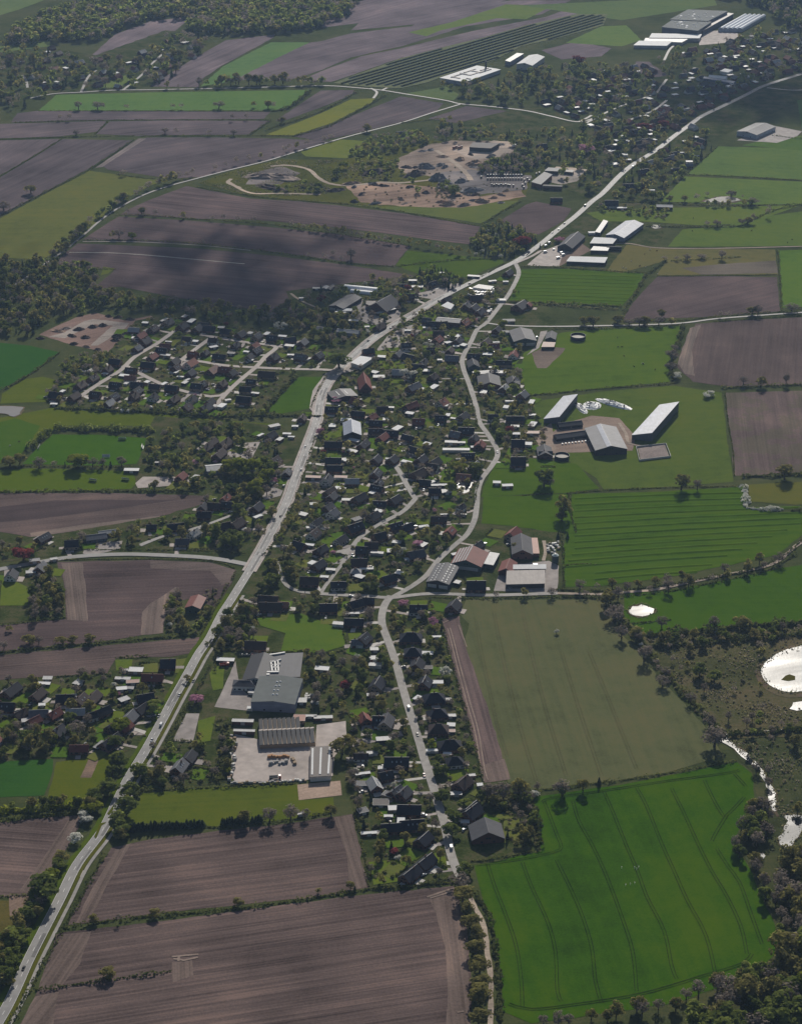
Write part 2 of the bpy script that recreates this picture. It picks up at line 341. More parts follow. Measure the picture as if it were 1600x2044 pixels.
field('m9', 'orchard_meadow', [(584,757),(600,752),(648,752),(630,785),(618,815),(560,826),(528,820),(556,788)], G((0.057,0.114,0.008), patch=0.6, fine=0.5))
# --- upper left
field('u10', 'hay_meadow', [(178,340),(292,357),(345,358),(300,370),(240,402),(205,432),(150,482),(84,518),(0,514),(-90,520),(-90,445),(0,436),(92,386)], G((0.126,0.141,0.034), patch=0.6))
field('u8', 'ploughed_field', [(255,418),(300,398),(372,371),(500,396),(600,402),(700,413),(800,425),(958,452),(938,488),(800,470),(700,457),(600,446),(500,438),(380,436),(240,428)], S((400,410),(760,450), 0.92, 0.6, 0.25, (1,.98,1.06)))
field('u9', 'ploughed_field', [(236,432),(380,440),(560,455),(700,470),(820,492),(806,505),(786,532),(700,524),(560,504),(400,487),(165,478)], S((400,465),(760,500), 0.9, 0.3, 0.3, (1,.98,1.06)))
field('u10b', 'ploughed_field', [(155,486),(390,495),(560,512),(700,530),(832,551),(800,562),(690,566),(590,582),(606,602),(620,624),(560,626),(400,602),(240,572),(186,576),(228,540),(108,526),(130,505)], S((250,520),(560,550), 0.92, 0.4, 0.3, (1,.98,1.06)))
road('field_path', [(138,504),(220,505),(300,510),(400,519),(488,527)], 2.4, soil('path_earth', (0.42,0.38,0.33), 0), 0.2)
road('field_path', [(165,482),(270,483),(400,490),(500,500)], 1.8, soil('path_earth', (0.40,0.36,0.32), 0), 0.2)
field('u11', 'meadow', [(812,500),(900,508),(1003,519),(1005,525),(935,553),(880,552),(832,546),(790,530)], G((0.070,0.114,0.011), patch=0.7))
sheet('fallow_grass', [(206,532),(230,536),(216,546),(200,550)], G(YELG), 0.13)
HAZE_TINT = (1.30, 1.40, 1.66); HAZE_TINT2 = (0.98, 1.05, 1.22)  # far soil tints: distance haze put into the colour, bluer and paler farthest
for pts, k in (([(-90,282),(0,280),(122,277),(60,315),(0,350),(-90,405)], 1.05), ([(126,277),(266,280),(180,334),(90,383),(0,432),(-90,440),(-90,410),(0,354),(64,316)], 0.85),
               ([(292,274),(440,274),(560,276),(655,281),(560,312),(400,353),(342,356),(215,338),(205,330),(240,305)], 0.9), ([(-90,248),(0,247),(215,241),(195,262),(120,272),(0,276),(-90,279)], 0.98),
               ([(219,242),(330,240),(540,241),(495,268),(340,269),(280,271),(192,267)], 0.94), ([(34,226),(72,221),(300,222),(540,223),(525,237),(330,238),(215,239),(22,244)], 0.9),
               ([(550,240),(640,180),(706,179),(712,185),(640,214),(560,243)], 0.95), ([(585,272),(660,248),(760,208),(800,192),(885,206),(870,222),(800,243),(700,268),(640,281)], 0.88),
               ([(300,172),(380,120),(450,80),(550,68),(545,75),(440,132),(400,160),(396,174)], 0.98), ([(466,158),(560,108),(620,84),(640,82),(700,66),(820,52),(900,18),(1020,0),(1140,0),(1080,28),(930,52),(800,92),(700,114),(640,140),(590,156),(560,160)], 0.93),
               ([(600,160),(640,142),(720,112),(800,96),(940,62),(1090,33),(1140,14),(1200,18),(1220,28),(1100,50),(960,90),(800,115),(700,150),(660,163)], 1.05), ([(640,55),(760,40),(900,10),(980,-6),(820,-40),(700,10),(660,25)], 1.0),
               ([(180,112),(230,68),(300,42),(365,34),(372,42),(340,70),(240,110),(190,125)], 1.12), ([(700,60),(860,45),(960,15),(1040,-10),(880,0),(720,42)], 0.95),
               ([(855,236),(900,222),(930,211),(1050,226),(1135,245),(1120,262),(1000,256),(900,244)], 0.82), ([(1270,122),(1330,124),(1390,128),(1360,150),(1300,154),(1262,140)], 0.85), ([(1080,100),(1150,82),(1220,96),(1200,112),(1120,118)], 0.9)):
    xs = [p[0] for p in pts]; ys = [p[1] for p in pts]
    sheet('ploughed_field', pts, S((min(xs),max(ys)),(max(xs),min(ys)), k, 0.35, 0.2, HAZE_TINT if max(ys) < 175 else HAZE_TINT2), 0.1)
sheet('field_headland', [(205,333),(292,276),(276,276),(190,335)], soil('headland', (0.20,0.165,0.155), ang_px((205,333),(292,276)), 0.4), 0.13)
for pts, c in (([(76,221),(104,197),(112,189),(300,184),(618,179),(580,212),(548,221)], (0.085,0.145,0.045)), ([(530,269),(640,226),(700,198),(748,196),(742,205),(660,246),(586,270)], (0.135,0.145,0.030)),
               ([(400,172),(445,132),(540,84),(618,84),(560,112),(462,162)], (0.090,0.150,0.060)), ([(815,64),(900,44),(1010,8),(1100,12),(1050,38),(990,36),(880,60),(850,72)], (0.105,0.140,0.040)),
               ([(600,303),(680,278),(760,283),(735,300),(690,316),(610,312)], (0.115,0.135,0.030)), ([(190,175),(250,150),(268,153),(240,174)], (0.10,0.135,0.045)), ([(1128,85),(1200,52),(1250,50),(1280,80),(1240,92)], (0.10,0.145,0.045)),
               ([(800,188),(890,172),(915,188),(905,200)], (0.09,0.12,0.05)), ([(800,262),(835,258),(832,280),(800,284)], (0.09,0.125,0.04)), ([(-90,60),(0,30),(40,18),(140,-20),(-90,-40)], (0.10,0.135,0.06)),
               ([(1040,10),(1250,0),(1420,-20),(1430,10),(1240,40)], (0.09,0.125,0.05)), ([(-40,98),(60,84),(100,80),(100,92),(0,104)], (0.10,0.13,0.05))):
    sheet('meadow', pts, G((c[0]*1.25,c[1]*1.3,c[2]*1.1), patch=0.5), 0.12)
# --- right
field('r12', 'lined_meadow', [(1040,538),(1130,536),(1287,546),(1262,588),(1240,612),(1100,606),(1016,600)], G((0.068,0.124,0.008), (1040,560),(1270,570), 0.7, 0.5, 0.28))
field('r16', 'ploughed_field', [(1312,552),(1400,551),(1550,553),(1556,622),(1400,633),(1242,638),(1262,605)], S((1260,630),(1550,560), 0.86, 0.25, 0.4, (1,.98,1.04)))
field('r17', 'ploughed_field', [(1388,646),(1500,638),(1670,630),(1670,762),(1600,768),(1450,772),(1382,762),(1350,732),(1360,695)], S((1370,700),(1380,650), 0.86, 0.25, 0.4))
sheet('field_headland', [(1376,655),(1398,648),(1380,700),(1386,750),(1366,746),(1352,725)], soil('headland', (0.17,0.135,0.115), ang_px((1362,740),(1385,650)), 0.6, 0.6), 0.14)
field('r13', 'pasture', [(1044,705),(1120,664),(1220,655),(1360,650),(1348,700),(1336,762),(1200,776),(1050,790),(1040,740)], G((0.084,0.140,0.014), (1050,740),(1340,725), 0.35, 0.7, 0.2))
sheet('bare_earth', [(1060,705),(1085,692),(1128,695),(1122,705),(1090,735),(1072,735)], soil('worn', (0.20,0.155,0.125), 0, 0.2), 0.14)
field('r18', 'ploughed_field', [(1448,784),(1560,781),(1670,779),(1670,940),(1560,946),(1466,950),(1456,870)], S((1500,940),(1480,790), 1.05, 0.4, 0.4, green=0.25))
field('r14', 'pasture', [(1062,802),(1200,782),(1345,770),(1440,784),(1450,870),(1463,962),(1350,972),(1205,978),(1190,955),(1140,925),(1090,880)], G((0.090,0.130,0.022), (1100,900),(1400,880), 0.2, 0.9, 0.2))
field('r15', 'pasture', [(985,932),(1060,915),(1150,926),(1196,975),(1132,984),(960,992),(968,965)], G((0.065,0.118,0.008), patch=0.7))
field('r16b', 'pasture', [(965,992),(1132,986),(1142,1062),(1100,1062),(1020,1050),(960,1045)], G((0.063,0.118,0.006), patch=0.6))
field('r17g', 'ridged_meadow', [(1142,986),(1300,982),(1482,972),(1488,1016),(1560,1024),(1670,1028),(1600,1068),(1552,1108),(1350,1150),(1200,1170),(1126,1172),(1122,1110)], G((0.060,0.117,0.007), (1150,1035),(1590,1012), 0.9, 0.5, 0.16))
field('r17b', 'pasture', [(1488,968),(1600,962),(1670,962),(1670,1000),(1590,1008),(1500,1002)], G((0.106,0.118,0.023)), 0.13)
field('r18g', 'pasture', [(1245,1186),(1320,1180),(1400,1168),(1560,1134),(1670,1118),(1670,1238),(1480,1246),(1290,1268),(1246,1232)], G((0.050,0.109,0.006), patch=0.6))
field('heath', 'heathland', [(1280,1272),(1480,1252),(1670,1242),(1670,1470),(1450,1474),(1400,1430),(1330,1345)], grass('heath', (0.080,0.085,0.034), (0.150,0.115,0.065), patch=1.3, fine=0.7, sc_big=0.02))
field('marsh', 'marsh', [(1450,1476),(1670,1472),(1670,2090),(1000,2090),(1040,2048),(1200,2028),(1350,2006),(1484,1958),(1530,1928),(1562,1890),(1540,1830),(1500,1740),(1470,1684),(1484,1640),(1510,1590),(1500,1540),(1475,1518)], grass('marsh', (0.060,0.072,0.028), (0.105,0.100,0.042), patch=1.3, fine=0.7, sc_big=0.02))
for pts, c in (([(1368,348),(1432,292),(1670,298),(1670,362),(1500,354)], (0.090,0.138,0.050)), ([(1318,402),(1366,352),(1500,358),(1670,366),(1670,410),(1500,408)], (0.095,0.142,0.045)), ([(1170,425),(1215,418),(1320,415),(1500,412),(1600,408),(1500,445),(1400,450),(1280,442),(1200,442)], (0.095,0.130,0.034)),
               ([(1332,492),(1362,458),(1440,452),(1540,430),(1670,412),(1670,490),(1500,492)], (0.085,0.125,0.032)), ([(1250,488),(1330,497),(1500,497),(1546,498),(1552,548),(1400,548),(1310,550),(1330,520),(1240,545),(1210,540)], (0.115,0.108,0.055)), ([(1552,500),(1670,496),(1670,612),(1560,614)], (0.078,0.135,0.026)),
               ([(1040,420),(1200,392),(1140,402),(1080,412)], (0.09,0.11,0.04)), ([(690,408),(760,412),(900,412),(1035,400),(960,446),(800,422)], (0.095,0.118,0.040)), ([(1480,290),(1600,300),(1670,300),(1670,272),(1560,270)], (0.07,0.12,0.035)), ([(1590,200),(1670,190),(1670,260),(1600,255)], (0.055,0.10,0.04))):
    sheet('meadow', pts, G((c[0]*1.2,c[1]*1.22,c[2]*.85), (1300,480),(1550,500), 0.25, 0.6), 0.11)
sheet('ploughed_field', [(998,440),(1050,408),(1070,402),(1140,416),(1125,440),(1075,468),(1040,462)], S((1000,440),(1120,430), 0.85, 0.25, 0.4, (1,.98,1.05)), 0.12)
sheet('bare_earth', [(1062,524),(1080,508),(1160,485),(1180,500),(1115,532)], soil('paddock', (0.24,0.175,0.14), 0, 0.2), 0.14)
sheet('fallow_earth', [(1360,535),(1440,527),(1548,520),(1552,545),(1400,548)], soil('fallow', (0.15,0.125,0.095), 0, 0.3), 0.14)
# quarry and building-material yard
sheet('rough_grassland', [(395,365),(470,338),(560,318),(690,318),(860,280),(980,290),(1060,330),(1050,390),(960,440),(700,408),(500,392)], G((0.089,0.097,0.019), patch=1.2, fine=0.6), 0.09)
for pts, c in (([(690,372),(760,364),(860,372),(960,392),(1040,378),(1050,392),(980,405),(920,415),(800,412),(720,404)], (0.34,0.235,0.175)), ([(790,318),(850,290),(900,280),(1000,282),(1032,290),(1020,305),(965,322),(945,350),(900,362),(850,350),(800,345)], (0.30,0.235,0.19)), ([(870,345),(940,338),(1060,350),(1050,378),(960,388),(880,372)], (0.20,0.18,0.175)),
               ([(505,345),(560,332),(600,345),(560,368),(490,368)], (0.22,0.19,0.18)), ([(1080,360),(1110,332),(1172,338),(1150,362),(1120,368)], (0.33,0.29,0.255)), ([(900,300),(985,280),(1028,284),(1015,312),(950,318)], (0.36,0.30,0.255))):
    sheet('quarry_floor', pts, soil('quarry', c, 0.4, 0.35, 0.3, patch=1.6), 0.13, amp=2.0)
M_sand = soil('sand_road', (0.40,0.33,0.265), 0, 0.3); M_dirt = soil('dirt_road', (0.33,0.27,0.215), 0, 0.4)
road('sand_track', [(480,375),(455,365),(462,357)], 5, M_sand, 0.2, 0.4); road('sand_track', [(540,332),(575,330),(615,338),(635,355),(660,367),(700,370),(760,364),(800,365),(870,358)], 6, M_sand, 0.2, 0.5)
road('sand_track', [(455,362),(475,375),(505,386),(560,386),(640,388)], 5, M_sand, 0.2, 0.5); road('sand_track', [(870,300),(900,320),(925,340),(940,360)], 7, M_sand, 0.2, 0.8)
# --- settled ground: gardens
M_gard = grass('garden_ground', (0.052,0.070,0.020), (0.105,0.092,0.048), patch=1.4, fine=0.8, sc_big=0.045)
for pts in ([(650,760),(700,720),(800,640),(870,600),(960,580),(1030,540),(1040,600),(1110,640),(1100,670),(1050,690),(1035,760),(1060,800),(1095,880),(1070,925),(990,930),(955,1000),(960,1050),(1120,1060),(1118,1190),(930,1195),(880,1235),(905,1340),(940,1470),(962,1563),(1060,1600),(1075,1700),(945,1722),(905,1765),(735,1775),(705,1625),(690,1560),(690,1440),(410,1440),(380,1390),(440,1260),(480,1190),(540,1100),(600,960),(620,880)],
            [(270,640),(330,628),(600,670),(690,690),(660,735),(590,755),(530,825),(420,830),(130,818),(90,800),(130,750),(160,720),(215,706)], [(-60,1365),(110,1352),(215,1345),(235,1314),(345,1312),(380,1310),(300,1480),(230,1508),(110,1515),(-60,1528)], [(-60,1075),(60,1075),(320,1032),(420,1000),(450,960),(560,960),(565,1000),(540,1060),(500,1108),(350,1105),(150,1105),(-60,1130)],
            [(-60,1150),(110,1122),(130,1235),(-60,1248)], [(570,582),(690,566),(830,550),(930,556),(800,632),(700,700),(590,640)], [(1050,520),(1170,405),(1220,400),(1330,440),(1320,480),(1210,540),(1120,536)], [(300,1490),(440,1430),(460,1560),(290,1582),(262,1560)], [(310,830),(560,850),(600,880),(560,960),(420,990),(270,960),(290,880)],
            [(850,260),(1100,200),(1420,130),(1600,110),(1670,140),(1600,200),(1420,280),(1330,400),(1210,420),(1060,340)], [(-90,110),(100,95),(190,110),(330,60),(420,70),(300,172),(110,185),(-60,225)], [(1340,870),(1060,860),(1090,905),(1260,915)], [(1290,120),(1500,60),(1670,60),(1670,150),(1400,200)]):
    sheet('garden_ground', pts, M_gard, 0.05, amp=1.5)
# --- paved yards
M_conc = plain('concrete_paving', (0.40,0.345,0.31), 0.8, 0.36, 0.12); M_yard = plain('yard_paving', (0.29,0.255,0.235), 0.8, 0.38, 0.12); M_asph = plain('asphalt', (0.215,0.207,0.198), 0.65, 0.3, 0.12, spec=0.25)
M_asph2 = plain('lane_asphalt', (0.31,0.29,0.265), 0.75, 0.3, 0.2, spec=0.15)
for pts, m in (([(468,1466),(520,1478),(630,1482),(632,1448),(690,1440),(692,1482),(668,1510),(660,1556),(470,1562),(458,1545),(462,1500)], M_conc), ([(345,1480),(372,1425),(398,1425),(385,1482)], M_yard), ([(428,1412),(452,1360),(470,1320),(478,1370),(502,1395),(500,1420)], M_yard),
               ([(752,698),(772,672),(800,655),(860,638),(840,660),(800,700),(760,706)], M_yard), ([(1050,530),(1085,500),(1140,480),(1165,478),(1120,515),(1115,532)], M_conc), ([(655,1118),(672,1100),(710,1090),(713,1100),(683,1126),(665,1126)], M_asph2), ([(985,1180),(1000,1130),(1095,1120),(1115,1130),(1112,1184)], M_yard),
               ([(1085,875),(1130,845),(1180,830),(1235,835),(1268,872),(1262,900),(1100,905),(1070,890)], soil('farmyard', (0.30,0.225,0.18), 0.2, 0.2)), ([(1060,868),(1100,845),(1110,900),(1085,900)], soil('farmyard', (0.33,0.26,0.21), 0.2, 0.2)), ([(1070,690),(1078,662),(1092,660),(1075,695),(1050,710)], M_yard),
               ([(800,588),(850,582),(900,560),(930,572),(880,600)], M_yard), ([(700,630),(740,600),(800,622),(795,640),(740,650)], M_yard), ([(690,600),(725,598),(715,630),(700,630)], M_yard), ([(425,910),(480,885),(520,882),(500,920),(470,925)], M_yard), ([(270,965),(285,952),(345,952),(340,970),(275,975)], M_conc), ([(1450,85),(1480,70),(1455,60),(1390,62),(1395,90)], M_conc),
               ([(857,940),(890,925),(898,960),(870,965)], M_conc), ([(520,990),(545,972),(565,980),(560,990),(530,998)], M_yard), ([(165,1105),(175,1085),(245,1080),(240,1095),(180,1112)], M_yard), ([(640,1490),(668,1485),(664,1550),(622,1556)], M_conc), ([(720,1470),(722,1442),(746,1442),(745,1468)], M_conc), ([(1470,280),(1540,250),(1600,262),(1590,272),(1550,285)], M_yard), ([(700,1480),(800,1460),(805,1470),(702,1492)], M_yard)):
    sheet('paved_yard', pts, m, 0.16, amp=0.3)
# --- water
W_glare = water('water_surface', 0.42); W_dull = water('still_water', 0.12, (0.10,0.10,0.09))
P = [T(3,4,x,y) for x, y in ((1268,560),(1300,500),(1345,460),(1400,425),(1480,390),(1560,370),(1640,355),(1760,400),(1780,600),(1680,715),(1600,725),(1500,732),(1420,715),(1340,675),(1290,620))]
P_POND = list(P)
sheet('muddy_bank', [(1562+(x-1562)*1.16-4, 1345+(y-1345)*1.18+4) for x, y in P], soil('muddy_bank', (0.135,0.100,0.066), 0.3, 0.4, 0.3, 0.3), 0.2, amp=2.0)
link('water', mesh('water', [Vector((p.x, p.y, 0.62)) for p in smooth_line([at(*q) for q in P+[P[0]]], 7)[:-1]], [tuple(range(len(smooth_line([at(*q) for q in P+[P[0]]], 7))-1))], W_glare), kind='structure')
M_bank = soil('muddy_bank', (0.125,0.095,0.062), 0.3, 0.4, 0.3, 0.3)
def pond(pts, m, amp=1.2, bank=1.12):
    cx_, cy_ = sum(p[0] for p in pts)/len(pts), sum(p[1] for p in pts)/len(pts)
    sheet('muddy_bank', [(cx_+(x-cx_)*bank+random.uniform(-2, 2), cy_+(y-cy_)*bank+random.uniform(-1, 1)) for x, y in pts], M_bank, 0.2, amp=amp, step=4.0)
    return sheet('water', pts, m, 0.36, amp=amp, step=4.0)
pond([T(3,4,x,y) for x, y in ((215,78),(245,46),(318,30),(368,46),(420,66),(412,100),(330,126),(262,118),(226,102))], water('rippled_water', 0.47), 2.6)
pond([T(3,4,x,y) for x, y in ((925,1075),(965,1043),(1000,1065),(1020,1110),(1060,1150),(1130,1200))] + [T(3,5,x,y) for x, y in ((1170,20),(1190,60),(1250,110),(1290,160),(1310,220),(1360,280),(1390,340),(1390,420),(1380,450),(1395,480),(1370,485),(1345,440),(1330,370),(1330,310),(1290,230),(1262,190),(1265,140),(1190,105),(1150,70),(1090,20))] + [T(3,4,x,y) for x, y in ((1060,1185),(1000,1150),(940,1120))], W_glare, 0.8)
pond([T(3,5,x,y) for x, y in ((1445,515),(1540,510),(1700,520),(1700,560),(1600,600),(1570,690),(1530,740),(1480,785),(1420,740),(1410,690),(1455,650),(1460,600),(1490,560))], W_glare, 1.6)
pond([T(3,5,x,y) for x, y in ((1230,830),(1290,818),(1308,840),(1260,890),(1235,950),(1212,935),(1240,900))], W_glare)
pond([T(3,4,x,y) for x, y in ((1500,865),(1530,815),(1600,805),(1700,800),(1700,860),(1560,880))], W_glare)
pond([T(3,4,x,y) for x, y in ((1280,1042),(1420,1030),(1560,1022),(1700,1010),(1700,1022),(1560,1034),(1420,1040))], W_glare, 0.4)
pond([T(2,3,x,y) for x, y in ((455,240),(490,205),(560,200),(575,260),(540,330),(500,345),(460,330))], W_glare)
pond([T(0,2,x,y) for x, y in ((0,845),(100,845),(190,855),(160,910),(110,930),(40,905),(-60,900),(-60,850))], water('pale_pond', 0.25, (0.20,0.19,0.18)))
pond([(1402,402),(1430,394),(1452,392),(1470,396),(1478,400),(1460,404),(1420,404)], W_dull)
pond([(1298,453),(1303,449),(1316,449),(1319,455),(1306,457)], W_dull)
sheet('pond_island', [T(3,4,x,y) for x, y in ((1432,635),(1470,600),(1500,590),(1545,605),(1545,635),(1490,645))], G((0.078,0.073,0.014)), 0.5)
# --- roads
MAIN = road('main_road', [(-60,2130),(12,2015),(60,1912),(119,1797),(154,1727),(204,1660),(234,1600),(258,1552),(291,1498),(322,1442),(343,1402),(372,1350),(397,1305),(418,1275),(442,1228),(460,1200),(474,1178),(505,1128),(535,1075),(572,1003),(590,952),(610,900),(632,840),(639,800),(651,770),(668,747),(684,731),(707,709),(737,682),(770,659),(800,641),(834,622),(870,600),(932,568),(975,547),(1030,521),(1075,490),(1112,460),(1150,430),(1180,403),(1202,386),(1237,350),(1265,327),(1310,299),(1347,270),(1375,250),(1400,232),(1437,214),(1487,190),(1525,171),(1600,147),(1700,115)], 7.6, M_asph, 0.26)
road('side_road', [(505,1130),(450,1119),(400,1113),(325,1109),(250,1107),(175,1110),(125,1115),(50,1128),(0,1137),(-80,1152)], 6.5, M_asph, 0.25)
road('village_lane', [(1028,526),(1035,545),(1025,570),(1012,592),(994,615),(970,645),(952,658),(940,682),(923,715),(925,738),(937,770),(950,812),(956,842),(975,870),(991,897),(992,912),(980,932),(961,957),(953,982),(951,1012),(946,1040),(932,1067),(912,1085),(890,1104),(872,1122),(850,1150),(820,1172),(778,1196)], 5.2, M_asph2, 0.25)
road('residential_street', [(780,1190),(766,1212),(762,1245),(777,1287),(790,1325),(800,1362),(811,1400),(825,1445),(838,1487),(845,1512),(861,1562),(876,1612),(888,1650),(898,1700),(911,1737),(920,1753)], 6.4, M_asph2, 0.25)
road('dirt_track', [(920,1753),(932,1778),(943,1805),(962,1842),(970,1880),(975,1922),(979,1960),(979,2010),(977,2080)], 3.4, M_sand, 0.22, 0.4)
road('village_lane', [(640,1186),(692,1189),(740,1191),(780,1194),(857,1186),(975,1189),(1112,1185)], 5.0, M_asph2, 0.24)
road('farm_track', [(1112,1185),(1200,1187),(1225,1184),(1275,1181),(1312,1177),(1362,1166),(1425,1153),(1475,1143),(1525,1132),(1552,1121),(1575,1101),(1600,1082),(1680,1035)], 3.8, M_sand, 0.22, 0.2)
road('residential_street', [(829,996),(802,1023),(751,1050),(720,1072),(705,1090)], 5.0, M_asph2, 0.25); road('residential_street', [(785,925),(800,947),(815,975),(829,997)], 5.0, M_asph2, 0.24)
road('residential_street', [(686,1122),(665,1150),(648,1172),(640,1186)], 3.4, M_asph2, 0.24); road('residential_street', [(552,1122),(560,1147),(573,1170),(600,1182),(640,1186)], 4.0, M_asph2, 0.23)
M_set = plain('paving_setts', (0.33,0.285,0.255), 0.7, 0.22, 0.3)
for pts in ([(350,660),(312,687),(270,712),(240,740),(200,765),(160,792)], [(300,704),(362,719),(400,722),(450,730),(512,734),(580,737),(640,738),(668,740)], [(400,668),(450,677),(500,685),(550,692),(530,712),(512,732),(482,757),(457,780),(432,808)], [(362,719),(400,690),(425,672)], [(250,730),(330,770),(420,792),(450,785)]):
    road('estate_street', pts, 5.5, M_set, 0.24)
M_lane = plain('old_lane', (0.25,0.235,0.22), 0.65, 0.25, 0.2)
road('country_lane', [(-60,615),(20,575),(90,527),(125,502),(160,475),(212,431),(270,397),(325,375),(390,357),(447,342),(532,321),(607,298),(700,271),(800,245),(862,225),(918,208)], 3.2, M_lane, 0.23)
road('country_lane', [(60,196),(107,187),(162,184),(225,180),(300,179),(400,177),(525,174),(645,171),(712,175),(762,180),(800,186),(887,200),(918,207),(975,212),(1050,221),(1100,232),(1155,243),(1200,230)], 3.8, M_lane, 0.24)
for pts in ([(162,184),(175,155),(192,140)], [(245,180),(282,150),(300,130),(325,107)], [(740,176),(752,184),(745,196)], [(762,180),(790,168),(830,160)], [(1155,243),(1170,236),(1180,230)], [(55,175),(52,160),(45,150)], [(1310,185),(1330,158)], [(1325,120),(1335,100),(1345,90)], [(1240,245),(1300,222),(1330,200)], [(1170,245),(1230,215),(1300,190)], [(1530,175),(1590,180),(1660,172)]):
    road('lane', pts, 4.0, M_lane, 0.22)
road('country_lane', [(970,645),(1012,650),(1100,652),(1225,650),(1350,646),(1425,637),(1500,631),(1600,624),(1680,619)], 3.2, M_lane, 0.22)
road('farm_track', [(1180,488),(1250,486),(1312,495),(1425,496),(1600,492),(1680,490)], 3.0, M_dirt, 0.2, 0.3); road('farm_track', [(1235,845),(1248,865),(1255,885),(1280,890)], 3.0, M_sand, 0.2, 0.2)
road('farm_track', [(580,586),(600,600),(640,618),(665,628),(700,632)], 3.0, M_dirt, 0.2, 0.2); road('farm_track', [(1085,1080),(1088,1100),(1084,1120)], 3.0, M_sand, 0.2, 0.2)
road('farm_track', [(1225,1213),(1245,1250),(1265,1275)], 2.6, M_dirt, 0.2, 0.2); road('lane', [(410,990),(360,1010),(400,1055),(330,1070),(280,1088)][2:], 3.5, M_lane, 0.22); road('lane', [(460,1030),(400,1052),(330,1070),(280,1090)], 3.6, M_lane, 0.22)
road('driveway', [(1030,525),(1060,512),(1080,500)], 4, M_conc, 0.23)
# footway beside the main road, grass verge between, lane paint
i0, i1 = 0, next(i for i, p in enumerate(MAIN) if px_of(p.x, p.y)[1] < 1185)
link('cycle_path', strip_mesh('cycle_path', offset_line(MAIN[i0:i1], 8.0), 2.4, 0.52, M_asph2, 0.05), kind='structure')
link('grass_verge', strip_mesh('grass_verge', offset_line(MAIN[i0:i1], 5.3), 2.6, 0.5, G((0.089,0.097,0.015)), 0.25), kind='structure')
link('grass_verge', strip_mesh('grass_verge', offset_line(MAIN[i0:i1], -5.7), 3.6, 0.5, G((0.075,0.111,0.010)), 0.4), kind='structure')
i2 = next(i for i, p in enumerate(MAIN) if px_of(p.x, p.y)[1] < 600)
link('pavement', strip_mesh('pavement', offset_line(MAIN[i1+6:i2], 5.4), 2.2, 0.70, M_conc, 0.05), kind='structure'); link('pavement', strip_mesh('pavement', offset_line(MAIN[i1+6:i2], -5.4), 2.2, 0.70, M_conc, 0.05), kind='structure')
M_paint = plain('road_paint', (0.78,0.77,0.74), 0.6, 0.08)
mb = MB()
for i in range(0, len(MAIN)-1, 2):
    a, b = MAIN[i], MAIN[i+1]; d = (b-a).normalized(); n = Vector((d.y, -d.x, 0))*0.12
    mb.add([Vector((*(a-n).xy, 0.63)), Vector((*(a+n).xy, 0.63)), Vector((*(a+n+d*4).xy, 0.63)), Vector((*(a-n+d*4).xy, 0.63))], [(0, 1, 2, 3)])
mb.build('lane_marking', M_paint, kind='structure')
for s_ in (-1, 1):
    link('edge_marking', strip_mesh('edge_marking', offset_line(MAIN[:i2], s_*3.5), 0.16, 0.628, M_paint), kind='structure')
    link('kerb', strip_mesh('kerb', offset_line(MAIN[i1+6:i2], s_*4.05), 0.3, 0.73, M_conc), kind='structure')
# planted traffic islands in the main road and turning bays
for pts in ([(229,1606),(226,1618),(218,1629),(214,1626)], [(213,1643),(203,1650),(192,1676),(188,1672),(200,1645)]):
    sheet('traffic_island', pts, G((0.089,0.101,0.011)), 0.5, amp=0.1)
sheet('paved_bay', [(152,1748),(166,1738),(172,1745),(160,1752)], M_conc, 0.24, amp=0.1)
sheet('bus_bay', [(617,815),(624,780),(650,745),(660,742),(640,790),(630,830)], M_conc, 0.24, amp=0.2)
sheet('paved_apron', [(660,748),(672,728),(700,725),(715,738),(690,745)], M_yard, 0.235, amp=0.2)
# wheel lines left by the sprayer in the crop: pairs of narrow tracks, each pair a part of the field
M_tram = grass('tramline', (0.020,0.040,0.006), (0.055,0.072,0.014), patch=0.6, fine=0.6)
def tramline(field_obj, pts, gauge=2.0, w=0.5):
    L = smooth_line([at(*p) for p in pts], 8)
    v, f = [], []
    for sgn in (-1, 1):
        me_L = offset_line(L, sgn*gauge/2); b = len(v)
        for i, p in enumerate(me_L):
            a, q = me_L[max(i-1, 0)], me_L[min(i+1, len(me_L)-1)]; t = (q-a).normalized(); n = Vector((t.y, -t.x, 0))*(w/2*random.uniform(0.7, 1.3))
            v += [Vector((*(p-n).xy, 0.34)), Vector((*(p+n).xy, 0.34))]
            if i: f.append((b+2*i-2, b+2*i-1, b+2*i+1, b+2*i))
    link('tramline', mesh('tramline', v, f, M_tram), field_obj)
cf = FIELDS['crop']
